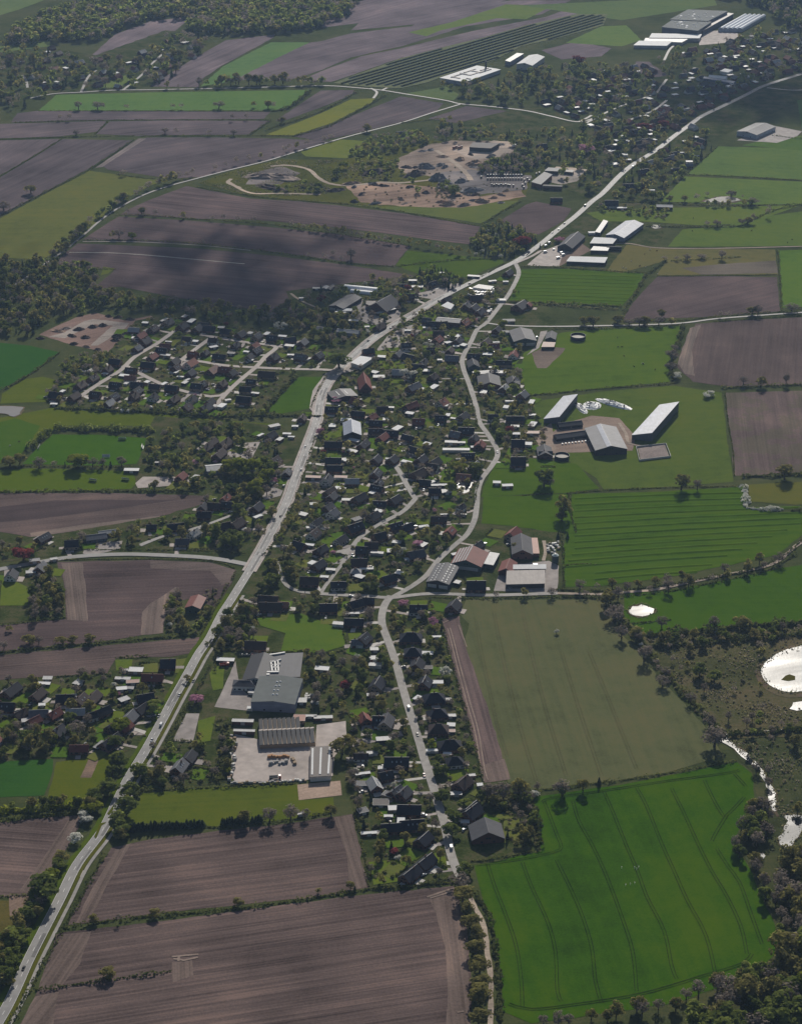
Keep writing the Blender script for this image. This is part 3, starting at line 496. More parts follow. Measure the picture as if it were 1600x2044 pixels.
for pts in ([(973,1726),(985,1765),(1010,1830),(1030,1890),(1040,1960),(1042,2010)], [(1042,1722),(1060,1770),(1092,1840),(1108,1900),(1112,1980),(1120,2000)], [(1110,1718),(1135,1768),(1160,1825),(1180,1890),(1188,1960),(1200,2003)], [(1143,1600),(1155,1640),(1180,1685),(1208,1745),(1240,1830),(1262,1900),(1270,1980)],
            [(1205,1582),(1222,1620),(1250,1690),(1272,1740),(1290,1790),(1325,1860),(1340,1930),(1350,1955)], [(1270,1573),(1290,1610),(1318,1680),(1345,1740),(1372,1800),(1400,1850),(1415,1890),(1427,1945)], [(1340,1575),(1365,1625),(1390,1680),(1420,1740),(1450,1790),(1478,1850),(1490,1905)], [(1405,1558),(1420,1590),(1440,1625),(1450,1628),(1485,1592)], [(1430,1695),(1452,1730),(1475,1762),(1500,1830),(1520,1885)],
            [(1085,1600),(1095,1625),(1112,1670),(1120,1692),(1105,1702),(1040,1716),(950,1728)], [(1082,1602),(1100,1594),(1200,1580),(1330,1560),(1450,1544),(1475,1538)], [(1488,1570),(1465,1545)], [(1015,2005),(1060,2016),(1150,2006),(1280,1985),(1400,1950),(1480,1925),(1500,1905)], [(1450,1628),(1430,1660),(1420,1680)]):
    tramline(cf, pts)
of = FIELDS['olive']
M_tram = grass('tramline_olive', (0.105,0.100,0.045), (0.17,0.14,0.08), patch=0.6)
for pts in ([(1012,1510),(990,1440),(975,1370),(960,1300),(950,1240)], [(1070,1560),(1035,1440),(1005,1320),(985,1220)], [(1130,1550),(1090,1420),(1060,1300),(1040,1205)], [(1200,1548),(1160,1430),(1120,1300)], [(1270,1535),(1220,1410),(1175,1300)]):
    tramline(of, pts, 2.2, 0.4)

def ridge(field_obj, pts, w, h, m):
    L = smooth_line([at(*p) for p in pts], 10); v, f = [], []
    for i, p in enumerate(L):
        a, q = L[max(i-1, 0)], L[min(i+1, len(L)-1)]; t = (q-a).normalized(); n = Vector((t.y, -t.x, 0)); hh = h*random.uniform(.7, 1.2); n1 = n*(w/2*random.uniform(.85, 1.15))
        v += [Vector((*(p-n1).xy, 0.16)), Vector((*p.xy, 0.2+hh)), Vector((*(p+n1).xy, 0.16))]
        if i: f += [(3*i-3, 3*i-2, 3*i+1, 3*i), (3*i-2, 3*i-1, 3*i+2, 3*i+1)]
    link('turf_ridge', mesh('turf_ridge', v, f, m), field_obj)
rf = FIELDS['r17g']; rm = rf.data.materials[0]
for i in range(14):
    y0 = 996+i*12.4; xr = 1480 if i < 3 else (1600 if i < 7 else 1600-(i-6)*30); x0 = 1146 if i < 9 else 1146-min(20, (i-8)*6)+((i > 11)*60)
    yr = y0 - (xr-x0)*(0.036+0.0032*i)
    ridge(rf, [(x0, y0), ((x0+xr)/2, (y0+yr)/2-1.5), (xr, yr)], 5.0, 0.65, rm)
rf = FIELDS['r12']; rm = rf.data.materials[0]
for i in range(8): ridge(rf, [(1036-i*2.3, 546+i*7), (1150, 549+i*7), (1276-i*4, 553+i*7)], 4.4, 0.42, rm)

# mended stretches in the road surface
M_mend = [plain('tar_patch', (0.135,0.130,0.125), 0.7, 0.25, 0.4), plain('worn_patch', (0.265,0.255,0.245), 0.75, 0.25, 0.4)]
for k in range(46):
    i = random.randrange(4, i2); n_ = random.randrange(2, 8); s_ = random.choice((-1, 1)); seg = MAIN[i:i+n_]
    if len(seg) > 1: link('road_patch', strip_mesh('road_patch', offset_line(seg, s_*random.uniform(1.4, 2.1)), random.uniform(1.2, 3.0), 0.6+0.0002*k, random.choice(M_mend), 0.08), kind='structure')
# ---------------------------------------------------------------- registry of things and their labels
REG = []                                      # (object, what it is, x, y in the photograph)
LM = [('sawtooth-roofed workshop',575,1470),('grey warehouse with domed skylights',550,1385),('slate-roofed farmhouse by the crop field',965,1660),('sand riding arena',638,1580),('row of clipped conifers by the meadow',330,1652),
 ('olive young crop field',1160,1380),('bright green crop field',1250,1760),('strip of bare earth beside the olive field',950,1400),('hedge across the bottom fields',500,1815),('traffic islands on the main road',215,1645),
 ('white-roofed open shed in the farmyard',1050,1150),('red-roofed barn with striped side',945,1110),('grey hall with rooflights by the lane',885,1148),('big pond with an islet',1570,1340),('small round pond in the meadow',1280,1220),('winding stream',1500,1540),('lower reed pond',1590,1660),
 ('main road junction',495,1130),('red-roofed barn beside the main road',388,1205),('forked ploughed field',280,1180),('football pitch',180,895),('club hall with pale roof',425,935),('orchard meadow',590,790),('building plot of bare earth',190,660),
 ('pink-roofed house of the new estate',425,738),('crossroads of the new estate',500,733),('dark green wheat field',50,725),('small pale pond',25,820),('steep red-roofed house by the main road',728,765),('white-roofed shop at the road bend',722,718),('tall round lime tree',677,705),
 ('village pond',925,970),('small paved square of the village',690,1110),('grey gabled hall among gardens',702,855),('lane bend by the long stable',955,850),('pair of long metal-roofed barns',1300,840),('slatted manure basin',1305,900),('round slurry tank',1153,674),('green-walled hall',1042,670),('dark barns on the village lane',975,755),
 ('polytunnels',720,575),('fork of road and lane',1030,522),('copper beech',1043,478),('long black barn by the road',1140,480),('white-roofed cattle shed',1170,522),('big grey-blue barn',1245,452),('sunlit fish pond',1445,400),('lined meadow',1150,570),('white thorn hedge',1500,1000),('ridged meadow',1350,1060),
 ('quarry with sandy floor',850,390),('tractor yard',1005,362),('hilltop of pale rubble',540,350),('white factory by the solar park',940,150),('solar park',850,110),('grey factory at the edge of town',1385,45),('glasshouse vaults',1490,40),('white-walled hall outside the town',1505,260),('pale sheds in the town',1435,155),
 ('cloud-shaded brown field',480,540),('pale hay meadow',170,430),('yellow strip meadow',650,235),('lane with tall roadside trees',350,180),('far brown field in the wood',280,75),('hamlet by the wood',110,130),('farm track of the pastures',1400,495),('square brown field on the right',1500,700),('lower forest edge',1500,1960),
 ('dirt track with oaks',965,1880),('T-shaped street end',915,1745),('garden street of hipped roofs',815,1400),('white-gabled house',768,1407),('green paddock behind gardens',620,1265),('heathland by the pond',1430,1340)]
LMG = [(n, at(x, y)) for n, x, y in LM]
ORD = ['first','second','third','fourth','fifth','sixth','seventh','eighth','ninth','tenth','eleventh','twelfth','thirteenth','fourteenth','fifteenth','sixteenth','seventeenth','eighteenth','nineteenth','twentieth']
def ordinal(i):
    if i < 20: return ORD[i]
    return {2:'twenty',3:'thirty',4:'forty',5:'fifty'}[(i+1)//10] + '-' + ORD[(i+1)%10-1] if (i+1)%10 else {3:'thirtieth',4:'fortieth',5:'fiftieth'}[(i+1)//10]
def reg(o, text, x=None, y=None):
    if x is None:
        l = o.location; x, y = l.x, l.y
    else:
        p = at(x, y); x, y = p.x, p.y
    REG.append((o, text, x, y)); return o
def label_all():
    groups = {}
    for o, text, X, Y in REG:
        d, n, p = min(((X-q.x)**2 + ((Y-q.y)*0.6)**2, n, q) for n, q in LMG)
        dx, dy = X-p.x, (Y-p.y)*0.6
        side = ('right of' if dx > 0 else 'left of') if abs(dx) > abs(dy) else ('beyond' if dy > 0 else 'before')
        groups.setdefault((text, n, side), []).append((d, o))
    for (text, n, side), v in groups.items():
        v.sort(key=lambda t: t[0])
        for i, (d, o) in enumerate(v):
            if len(v) == 1 and len(text.split()) >= 6: o['label'] = text; continue
            o['label'] = f'{text} {side} the {n}' if len(v) == 1 else f'{text}, {ordinal(i)} {side} the {n}'
FOOT = []                                     # (x, y, radius) of everything built, so that no tree grows through it
# ---------------------------------------------------------------- building materials
def tiles(name, c, rough=0.6, spec=0.22): return plain(name, c, rough, 0.22, 0.9, 0, spec)
ROOF = {'k': tiles('dark_tiles', (0.023,0.024,0.032)), 'n': tiles('blue_black_tiles', (0.014,0.016,0.028), 0.5, 0.3), 'b': tiles('brown_tiles', (0.052,0.034,0.030)), 'r': tiles('red_tiles', (0.185,0.055,0.042)), 'o': tiles('orange_tiles', (0.30,0.125,0.085)), 'p': tiles('pale_red_tiles', (0.33,0.20,0.16)),
        'g': corrugated('grey_sheet_roof', (0.145,0.147,0.16), 0.5), 'd': corrugated('fibre_cement_roof', (0.075,0.075,0.084), 0.65), 'l': corrugated('light_sheet_roof', (0.36,0.36,0.36), 0.55, spec=0.3), 'w': plain('white_roof_membrane', (0.68,0.68,0.67), 0.7, 0.15, spec=0.15), 's': corrugated('blue_grey_sheet', (0.28,0.31,0.38), 0.45, spec=0.35), 't': tiles('felt_roof', (0.15,0.135,0.125), 0.8)}
RNAME = {'k':'dark-tiled','n':'blue-black-roofed','b':'brown-roofed','r':'red-roofed','o':'orange-roofed','p':'pale-red-roofed','g':'grey-roofed','d':'dark-grey-roofed','l':'light-roofed','w':'white-roofed','s':'blue-grey-roofed','t':'felt-roofed'}
WALL = {'B': plain('red_brick', (0.165,0.080,0.058), 0.85, 0.25, 1.5), 'W': plain('white_render', (0.62,0.60,0.56), 0.8, 0.1), 'Y': plain('buff_brick', (0.30,0.225,0.155), 0.85, 0.2, 1.5), 'G': plain('green_cladding', (0.055,0.085,0.080), 0.5, 0.15), 'K': plain('dark_boards', (0.045,0.042,0.042), 0.7, 0.25), 'L': corrugated('pale_cladding', (0.42,0.44,0.50), 0.5), 'N': corrugated('slate_blue_cladding', (0.085,0.095,0.125), 0.5), 'R': plain('dark_red_brick', (0.10,0.045,0.036), 0.85, 0.25, 1.5)}
M_glass = plain('window_glass', (0.025,0.03,0.035), 0.08, 0.1, spec=0.6); M_door = plain('door_paint', (0.22,0.17,0.13), 0.5); M_sky = plain('skylight_glass', (0.30,0.33,0.36), 0.12, 0.1, spec=0.9)
M_trim = plain('verge_trim', (0.55,0.54,0.52), 0.6, 0.1); M_solar = plain('solar_glass', (0.012,0.016,0.035), 0.12, 0.2, spec=0.7); M_brickc = plain('chimney_brick', (0.13,0.07,0.055), 0.9); M_steel = plain('galvanised_steel', (0.45,0.45,0.45), 0.4, 0.15, metal=0.4)
M_dome = plain('acrylic_dome', (0.75,0.76,0.76), 0.25, 0.05, spec=0.8)
WIN = MB().box(-0.7,0.7,-0.05,0.05,0,1.25).mesh('window', M_glass); WINW = MB().box(-1.2,1.2,-0.05,0.05,0,1.3).mesh('window', M_glass); DOOR = MB().box(-0.6,0.6,-0.05,0.05,0,2.1).mesh('door', M_door)
SKYL = MB().box(-0.45,0.45,-0.7,0.7,0,0.12).mesh('skylight', M_sky); CHIM = MB().box(-0.4,0.4,-0.4,0.4,-1.3,1.0).box(-0.48,0.48,-0.48,0.48,1.0,1.15).mesh('chimney', M_brickc)
GATE = MB().box(-1.6,1.6,-0.06,0.06,0,2.6).mesh('gate', plain('gate_paint', (0.50,0.49,0.47), 0.5))
ROOFCACHE = {}
def house(x, y, ang, L, W, code, eave=3.0, ridge=None, wall=None, name='house', text=None, cat='house', group='houses of the village and estate', hip=False, nwin=3, zc=None, chim=None, over=0.45, detail=True, shift=0.0, extra=None, nsky=None, gates=0, reg_it=True):
    """a building under a ridged or hipped roof; x, y is the middle of its roof in the photograph, ang its ridge direction on the ground"""
    ridge = ridge or eave + W*0.40
    p = at(x, y, zc if zc is not None else (eave+ridge)/2)
    rz = math.radians(ang); wall = wall or random.choice('BBBBWYBRB')
    e = empty(name, (p.x, p.y, 0), rz, cat=cat, group=group)
    FOOT.append((p.x, p.y, 0.5*math.hypot(L, W)*0.86))
    l, w = L/2, W/2
    mb = MB()
    if hip: mb.box(-l, l, -w, w, 0.0, eave)
    else:
        vs = [(-l,-w,0),(-l,w,0),(-l,w,eave),(-l,shift,ridge-0.1),(-l,-w,eave),(l,-w,0),(l,w,0),(l,w,eave),(l,shift,ridge-0.1),(l,-w,eave)]
        mb.add(vs, [(0,4,3,2,1),(5,6,7,8,9),(0,5,9,4),(1,2,7,6),(2,3,8,7),(3,4,9,8)])
    mb.build('wall', WALL[wall], e)
    rb = MB(); t = 0.22
    sl = (ridge-eave)/w
    if hip:
        hx = max(l-w*0.9, 0.6); o = over; ze = eave-o*sl
        vs = [(-l-o,-w-o,ze),(l+o,-w-o,ze),(l+o,w+o,ze),(-l-o,w+o,ze),(-hx,0,ridge),(hx,0,ridge)]
        rb.add([(a,b,c+0.02) for a,b,c in vs], [(0,1,5,4),(2,3,4,5),(1,2,5),(3,0,4),(3,2,1,0)])
        rb.box(-hx, hx, -0.14, 0.14, ridge-0.05, ridge+0.12)
    else:
        o = over; x0, x1 = -l-0.35, l+0.35
        for sgn in (-1, 1):
            ws = abs(sgn*w - shift); s2 = (ridge-eave)/ws; ye = sgn*(w+o); ze = eave-o*s2
            bot = [(x0,shift,ridge),(x1,shift,ridge),(x1,ye,ze),(x0,ye,ze)]
            if sgn > 0: bot = bot
            else: bot = [bot[1],bot[0],bot[3],bot[2]]
            rb.hexa(bot, [(a,b,c+t) for a,b,c in bot])
        rb.box(x0-0.01, x1+0.01, shift-0.16, shift+0.16, ridge+t-0.06, ridge+t+0.10)
    ro = rb.build('roof', ROOF[code], e)
    # side that looks towards the camera
    sv = Vector((math.sin(rz), -math.cos(rz), 0)); front = -1 if sv.y < 0 else 1      # local -y normal in the world is sv
    if detail:
        k = max(1, min(nwin, int(L/3.2)))
        for i in range(k):
            xx = -l + L*(i+0.5)/k
            if i == k//2 and not gates:
                link('door', DOOR, e).location = (xx, front*(w+0.02), 0.0)
            else: link('window', WINW if i % 2 else WIN, e).location = (xx, front*(w+0.02), 0.95)
        ax = Vector((math.cos(rz), math.sin(rz), 0)); gs = -1 if ax.y > 0 else 1
        if not hip:
            for yy, zz in ((-w*0.4, 0.95), (w*0.35, 0.95), (-1.0, eave+0.35), (1.0, eave+0.35)):
                if zz > 2 and ridge-eave < 2.2: continue
                wo = link('window', WIN, e); wo.location = (gs*(l+0.02), yy, zz); wo.rotation_euler = (0, 0, math.pi/2)
        if gates:
            for i in range(gates):
                go = link('gate', GATE, e); go.location = (gs*(l+0.03), -w+W*(i+0.5)/gates, 0.0); go.rotation_euler = (0, 0, math.pi/2); go.scale = (W/gates*0.25, 1, min(1.3, eave/3.2))
        c = chim if chim is not None else (cat == 'house' and random.random() < 0.75)
        if c:
            co = link('chimney', CHIM, ro); co.location = (l*random.uniform(-0.5, 0.5), shift+random.choice((-0.9, 0.9)), ridge+0.15)
        ns = nsky if nsky is not None else (random.choice((0, 0, 1, 2, 2, 3)) if cat == 'house' else 0)
        if not hip and ns:
            sg = random.choice((-1, 1)); a = math.atan(sl)
            for i in range(ns):
                so = link('skylight', SKYL, ro); so.location = (-l*0.55+L*0.55*(i+0.5)/ns, sg*w*0.5, eave+(ridge-eave)*0.5+t+0.05); so.rotation_euler = (-sg*a, 0, 0)
    if reg_it:
        kind = 'hipped ' if hip else ''
        reg(e, text or f"{RNAME[code]} {kind}{'gabled ' if (not hip and cat=='house') else ''}{cat}")
    return e, ro
def flat(x, y, ang, L, W, code, h=2.8, name='garage', cat='garage', text=None, wall=None, group='garages and garden sheds', rim=True, reg_it=True, gate=True, zc=None):
    """a small building under a flat roof with an edge trim"""
    p = at(x, y, zc if zc is not None else h)
    rz = math.radians(ang); e = empty(name, (p.x, p.y, 0), rz, cat=cat, group=group)
    FOOT.append((p.x, p.y, 0.5*math.hypot(L, W)*0.8))
    l, w = L/2, W/2
    MB().box(-l, l, -w, w, 0, h-0.15).build('wall', WALL[wall or random.choice('BWYKK')], e)
    rb = MB().box(-l-0.25, l+0.25, -w-0.25, w+0.25, h-0.15, h+0.05)
    ro = rb.build('roof', ROOF[code], e)
    if rim:
        tb = MB()
        for a in ((-l-0.3, l+0.3, -w-0.3, -w-0.15), (-l-0.3, l+0.3, w+0.15, w+0.3), (-l-0.3, -l-0.15, -w-0.15, w+0.15), (l+0.15, l+0.3, -w-0.15, w+0.15)): tb.box(*a, h-0.12, h+0.16)
        tb.build('roof_edge', M_trim, ro)
    if gate:
        gy = -1 if math.cos(rz) > 0 else 1
        link('gate', GATE, e).location = (0, gy*(w+0.03), 0); 
    if reg_it: reg(e, text or f"{RNAME[code]} flat {cat}")
    return e, ro
def quad_building(name, pts, h, code, wall, text, cat='hall', group=None, rim=0.5, tr=None):
    """flat-roofed block from its four roof corners (photograph pixels), roof at height h"""
    P = [at(*q, h) for q in pts]; c = sum(P, Vector())/len(P); c.z = 0
    a2 = sum(P[i].x*P[(i+1)%len(P)].y - P[(i+1)%len(P)].x*P[i].y for i in range(len(P)))
    if a2 < 0: P.reverse()
    V = [p-c for p in P]
    e = empty(name, c, 0, cat=cat, group=group); n = len(V)
    FOOT.append((c.x, c.y, max(v.xy.length for v in V)*0.8))
    link('wall', mesh('wall', [(v.x, v.y, 0) for v in V]+[(v.x, v.y, h-0.2) for v in V], [(i, (i+1)%n, n+(i+1)%n, n+i) for i in range(n)]), e).data.materials.append(WALL[wall]) if False else link('wall', mesh('wall', [(v.x, v.y, 0) for v in V]+[(v.x, v.y, h-0.2) for v in V], [(i, (i+1)%n, n+(i+1)%n, n+i) for i in range(n)], WALL[wall]), e)
    O = [v*(1+0.25/v.xy.length) for v in V]
    ro = link('roof', mesh('roof', [(v.x, v.y, h-0.2) for v in O]+[(v.x, v.y, h) for v in O], [(i, (i+1)%n, n+(i+1)%n, n+i) for i in range(n)]+[tuple(range(n, 2*n)), tuple(range(n-1, -1, -1))], ROOF[code]), e)
    if rim:
        mb = MB()
        for i in range(n):
            a, b = O[i], O[(i+1)%n]; ia, ib = a*(1-0.5/a.xy.length), b*(1-0.5/b.xy.length)
            mb.hexa([(a.x,a.y,h+.01),(b.x,b.y,h+.01),(ib.x,ib.y,h+.01),(ia.x,ia.y,h+.01)], [(a.x,a.y,h+rim),(b.x,b.y,h+rim),(ib.x,ib.y,h+rim),(ia.x,ia.y,h+rim)])
        mb.build('parapet', tr or M_trim, ro)
    reg(e, text); return e, ro, V
# ---------------------------------------------------------------- houses, read from enlarged tiles: x, y, ridge angle, length, width, roof
HS = {
 (0,2): '1160 315 62 13 10 n;1095 372 62 10 9 g;1340 165 62 13 10 n;1455 195 62 13 11 k;1575 215 62 12 10 n;1290 390 -14 12 10 k;1490 300 -14 10 9 b;1180 505 -14 15 10 n;1540 420 -14 11 9 r;1405 525 62 10 9 b;1520 570 62 11 9 n;1045 550 -14 12 10 b;920 480 -14 12 10 n;860 540 62 10 9 b;740 610 62 13 9 b;640 665 62 13 10 b;440 745 -14 12 11 k;590 755 62 14 9 b;760 740 -14 11 10 b;905 760 62 12 9 k;920 665 -14 12 9 k;1095 665 -14 13 10 n;1235 680 -14 11 9 k;1370 690 -14 13 10 n;1570 675 -14 12 10 n;1070 755 62 10 9 b;1220 760 62 10 9 k;1385 780 62 13 9 b;1530 780 62 11 9 k',
 (1,2): '70 215 -12 13 10 n;205 240 -12 12 10 k;320 260 62 12 10 n;450 275 62 12 10 n;570 290 -12 11 11 k;715 305 20 12 9 k;100 310 -12 10 9 b;280 350 62 10 8 k;150 440 -12 14 9 k;35 410 62 9 8 k;445 390 62 13 9 n;390 440 62 9 8 k;580 440 62 11 11 k;800 440 -20 13 10 t;940 430 62 11 10 n;95 545 62 15 11 p;250 570 62 10 9 k;170 655 62 11 9 b;530 580 -12 18 11 b;360 700 -12 12 9 k;405 640 -12 10 8 k;345 780 -12 15 11 n;75 800 62 11 9 k;10 660 62 10 9 k;1430 200 55 15 9 b;1340 395 20 12 9 k;1045 860 -5 13 10 k;1400 970 -5 13 10 n;1520 1050 -5 15 10 n;1300 1140 65 15 9 k;1060 1140 -5 17 10 k;810 930 80 10 8 b;560 1065 55 12 9 k;190 1130 65 16 11 b',
 (2,2): '630 80 62 15 10 n;205 150 -10 10 9 d;245 180 -10 12 10 k;765 225 70 10 9 k;680 320 65 13 9 b;135 520 -3 13 9 n;100 680 50 17 10 g;80 830 45 16 9 r;495 915 65 13 10 k;320 930 0 11 9 k;520 1030 -3 16 11 n;580 1090 70 10 9 k;630 1140 70 10 10 r;735 920 0 10 8 k;910 935 -2 18 8 n;935 1130 0 13 13 n;455 310 65 13 9 n;240 385 10 9 8 b;390 390 70 11 8 b;820 490 -3 17 8 k;330 180 20 12 9 b;900 640 75 15 11 k;255 600 60 11 9 b;300 255 0 12 9 b;40 350 10 10 9 k',
 (0,3): '90 980 80 12 10 n;325 920 78 13 10 g;570 730 5 12 10 n;1400 595 15 15 9 n;1455 715 0 12 9 d;1445 195 70 12 9 r;1210 600 5 9 7 k',
 (1,3): '150 15 68 17 10 b;690 165 80 11 8 d;450 440 62 13 10 n;200 370 65 11 8 r;110 430 -10 12 9 b;210 420 -10 10 9 k;20 440 70 10 9 k;30 500 -5 12 10 k;185 590 25 13 9 b;1060 70 -3 15 10 n;1070 130 -3 15 10 n;1010 220 75 13 11 n;1400 60 70 12 10 n;1400 170 70 13 10 n;1415 250 70 10 9 k;1270 365 50 15 10 k;1050 355 65 11 9 d;1020 440 55 11 9 d;1430 415 -3 12 9 n;1550 380 52 13 10 n;1380 510 52 12 10 k;1230 600 35 16 12 n;930 560 52 12 8 k;905 650 65 13 10 b;1120 700 52 13 9 k;960 780 52 13 9 k;940 900 52 13 10 n;1430 670 30 12 10 k;1365 745 0 12 10 b;1560 590 30 13 10 n;1265 880 0 14 11 b;870 1025 -5 16 11 b;1100 1060 0 13 9 n;1500 1010 30 12 10 k;540 1175 -5 17 10 b;1530 60 60 12 10 n;1330 1190 0 12 9 k',
 (2,3): '140 170 50 16 12 b;160 60 60 13 10 n;270 80 55 13 10 k;190 245 -10 11 9 n;270 310 0 11 8 n;590 110 65 13 10 g;120 815 20 15 11 d;615 745 55 11 8 k;535 30 0 13 9 n;935 70 0 14 14 n;1155 15 0 13 8 d;895 645 65 15 11 r;600 1060 0 16 13 n;45 600 40 11 9 n;480 440 50 8 7 k',
 (0,4): '90 700 65 17 10 k;300 735 68 14 9 b;520 765 0 14 10 n;430 890 55 12 9 r;160 890 50 11 8 b;270 945 50 11 8 r;1340 485 0 12 12 n;1215 600 -5 17 9 r;820 870 45 13 9 k;1130 850 60 13 9 k;880 1110 60 19 11 n;630 1165 0 14 8 r;40 830 0 15 11 n;1160 760 20 13 10 n;740 900 30 10 8 k',
 (1,4): '440 340 -5 17 11 b;1300 290 60 13 11 k;1250 320 10 9 8 g;1410 650 70 14 11 n;1480 950 80 15 11 d;1420 940 0 9 12 n;560 30 -5 19 11 b;1020 40 0 15 11 n;1240 10 30 12 10 k;1225 155 -3 16 9 n;660 20 -10 9 8 o',
 (2,4): '140 50 0 15 11 k;420 25 70 13 11 k;185 640 75 12 11 n;130 495 75 12 11 k',
 (2,5): '490 240 58 14 11 b;560 470 55 14 12 n;180 690 58 13 10 n;90 570 10 17 11 n;65 450 0 17 11 n;20 320 60 11 10 d;195 870 55 15 10 n;75 965 55 16 10 n',
 (0,5): '1430 110 70 14 10 g;1510 35 72 13 9 k',
 (1,5): '1565 70 0 18 12 n;1280 30 0 11 7 b;1560 310 55 12 9 d;1520 595 5 14 9 n;1480 180 20 10 9 k',
 (2,1): '855 970 60 13 9 n;60 1160 0 14 10 b;370 1180 50 13 9 k;1240 390 0 15 9 n;10 1080 0 12 9 n;250 1060 40 11 9 k;1125 -40 20 14 10 k',
 (3,1): '80 415 0 17 14 n;340 160 20 13 10 n;330 270 0 15 9 k;610 150 0 13 8 k;220 280 0 16 11 n;590 20 40 13 9 k;700 110 0 10 8 g',
}
HIP = {(2,4): '80 270 0 18 13 n;95 390 0 14 12 n;265 755 10 17 13 n;290 880 15 15 12 n;300 1000 0 15 13 b;390 1130 10 18 13 k', (2,5): '430 60 10 13 11 k', (1,3): '1240 950 0 9 8 l'}
for D, hp in ((HS, False), (HIP, True)):
    for (c, r), s in D.items():
        for q in s.split(';'):
            a = q.split(); x, y = T(c, r, float(a[0]), float(a[1]))
            house(x, y, float(a[2])+random.uniform(-3, 3), float(a[3]), float(a[4]), a[5], hip=hp, eave=random.uniform(2.7, 3.6) if y > 600 else 3.0, nwin=4 if y > 900 else 2)
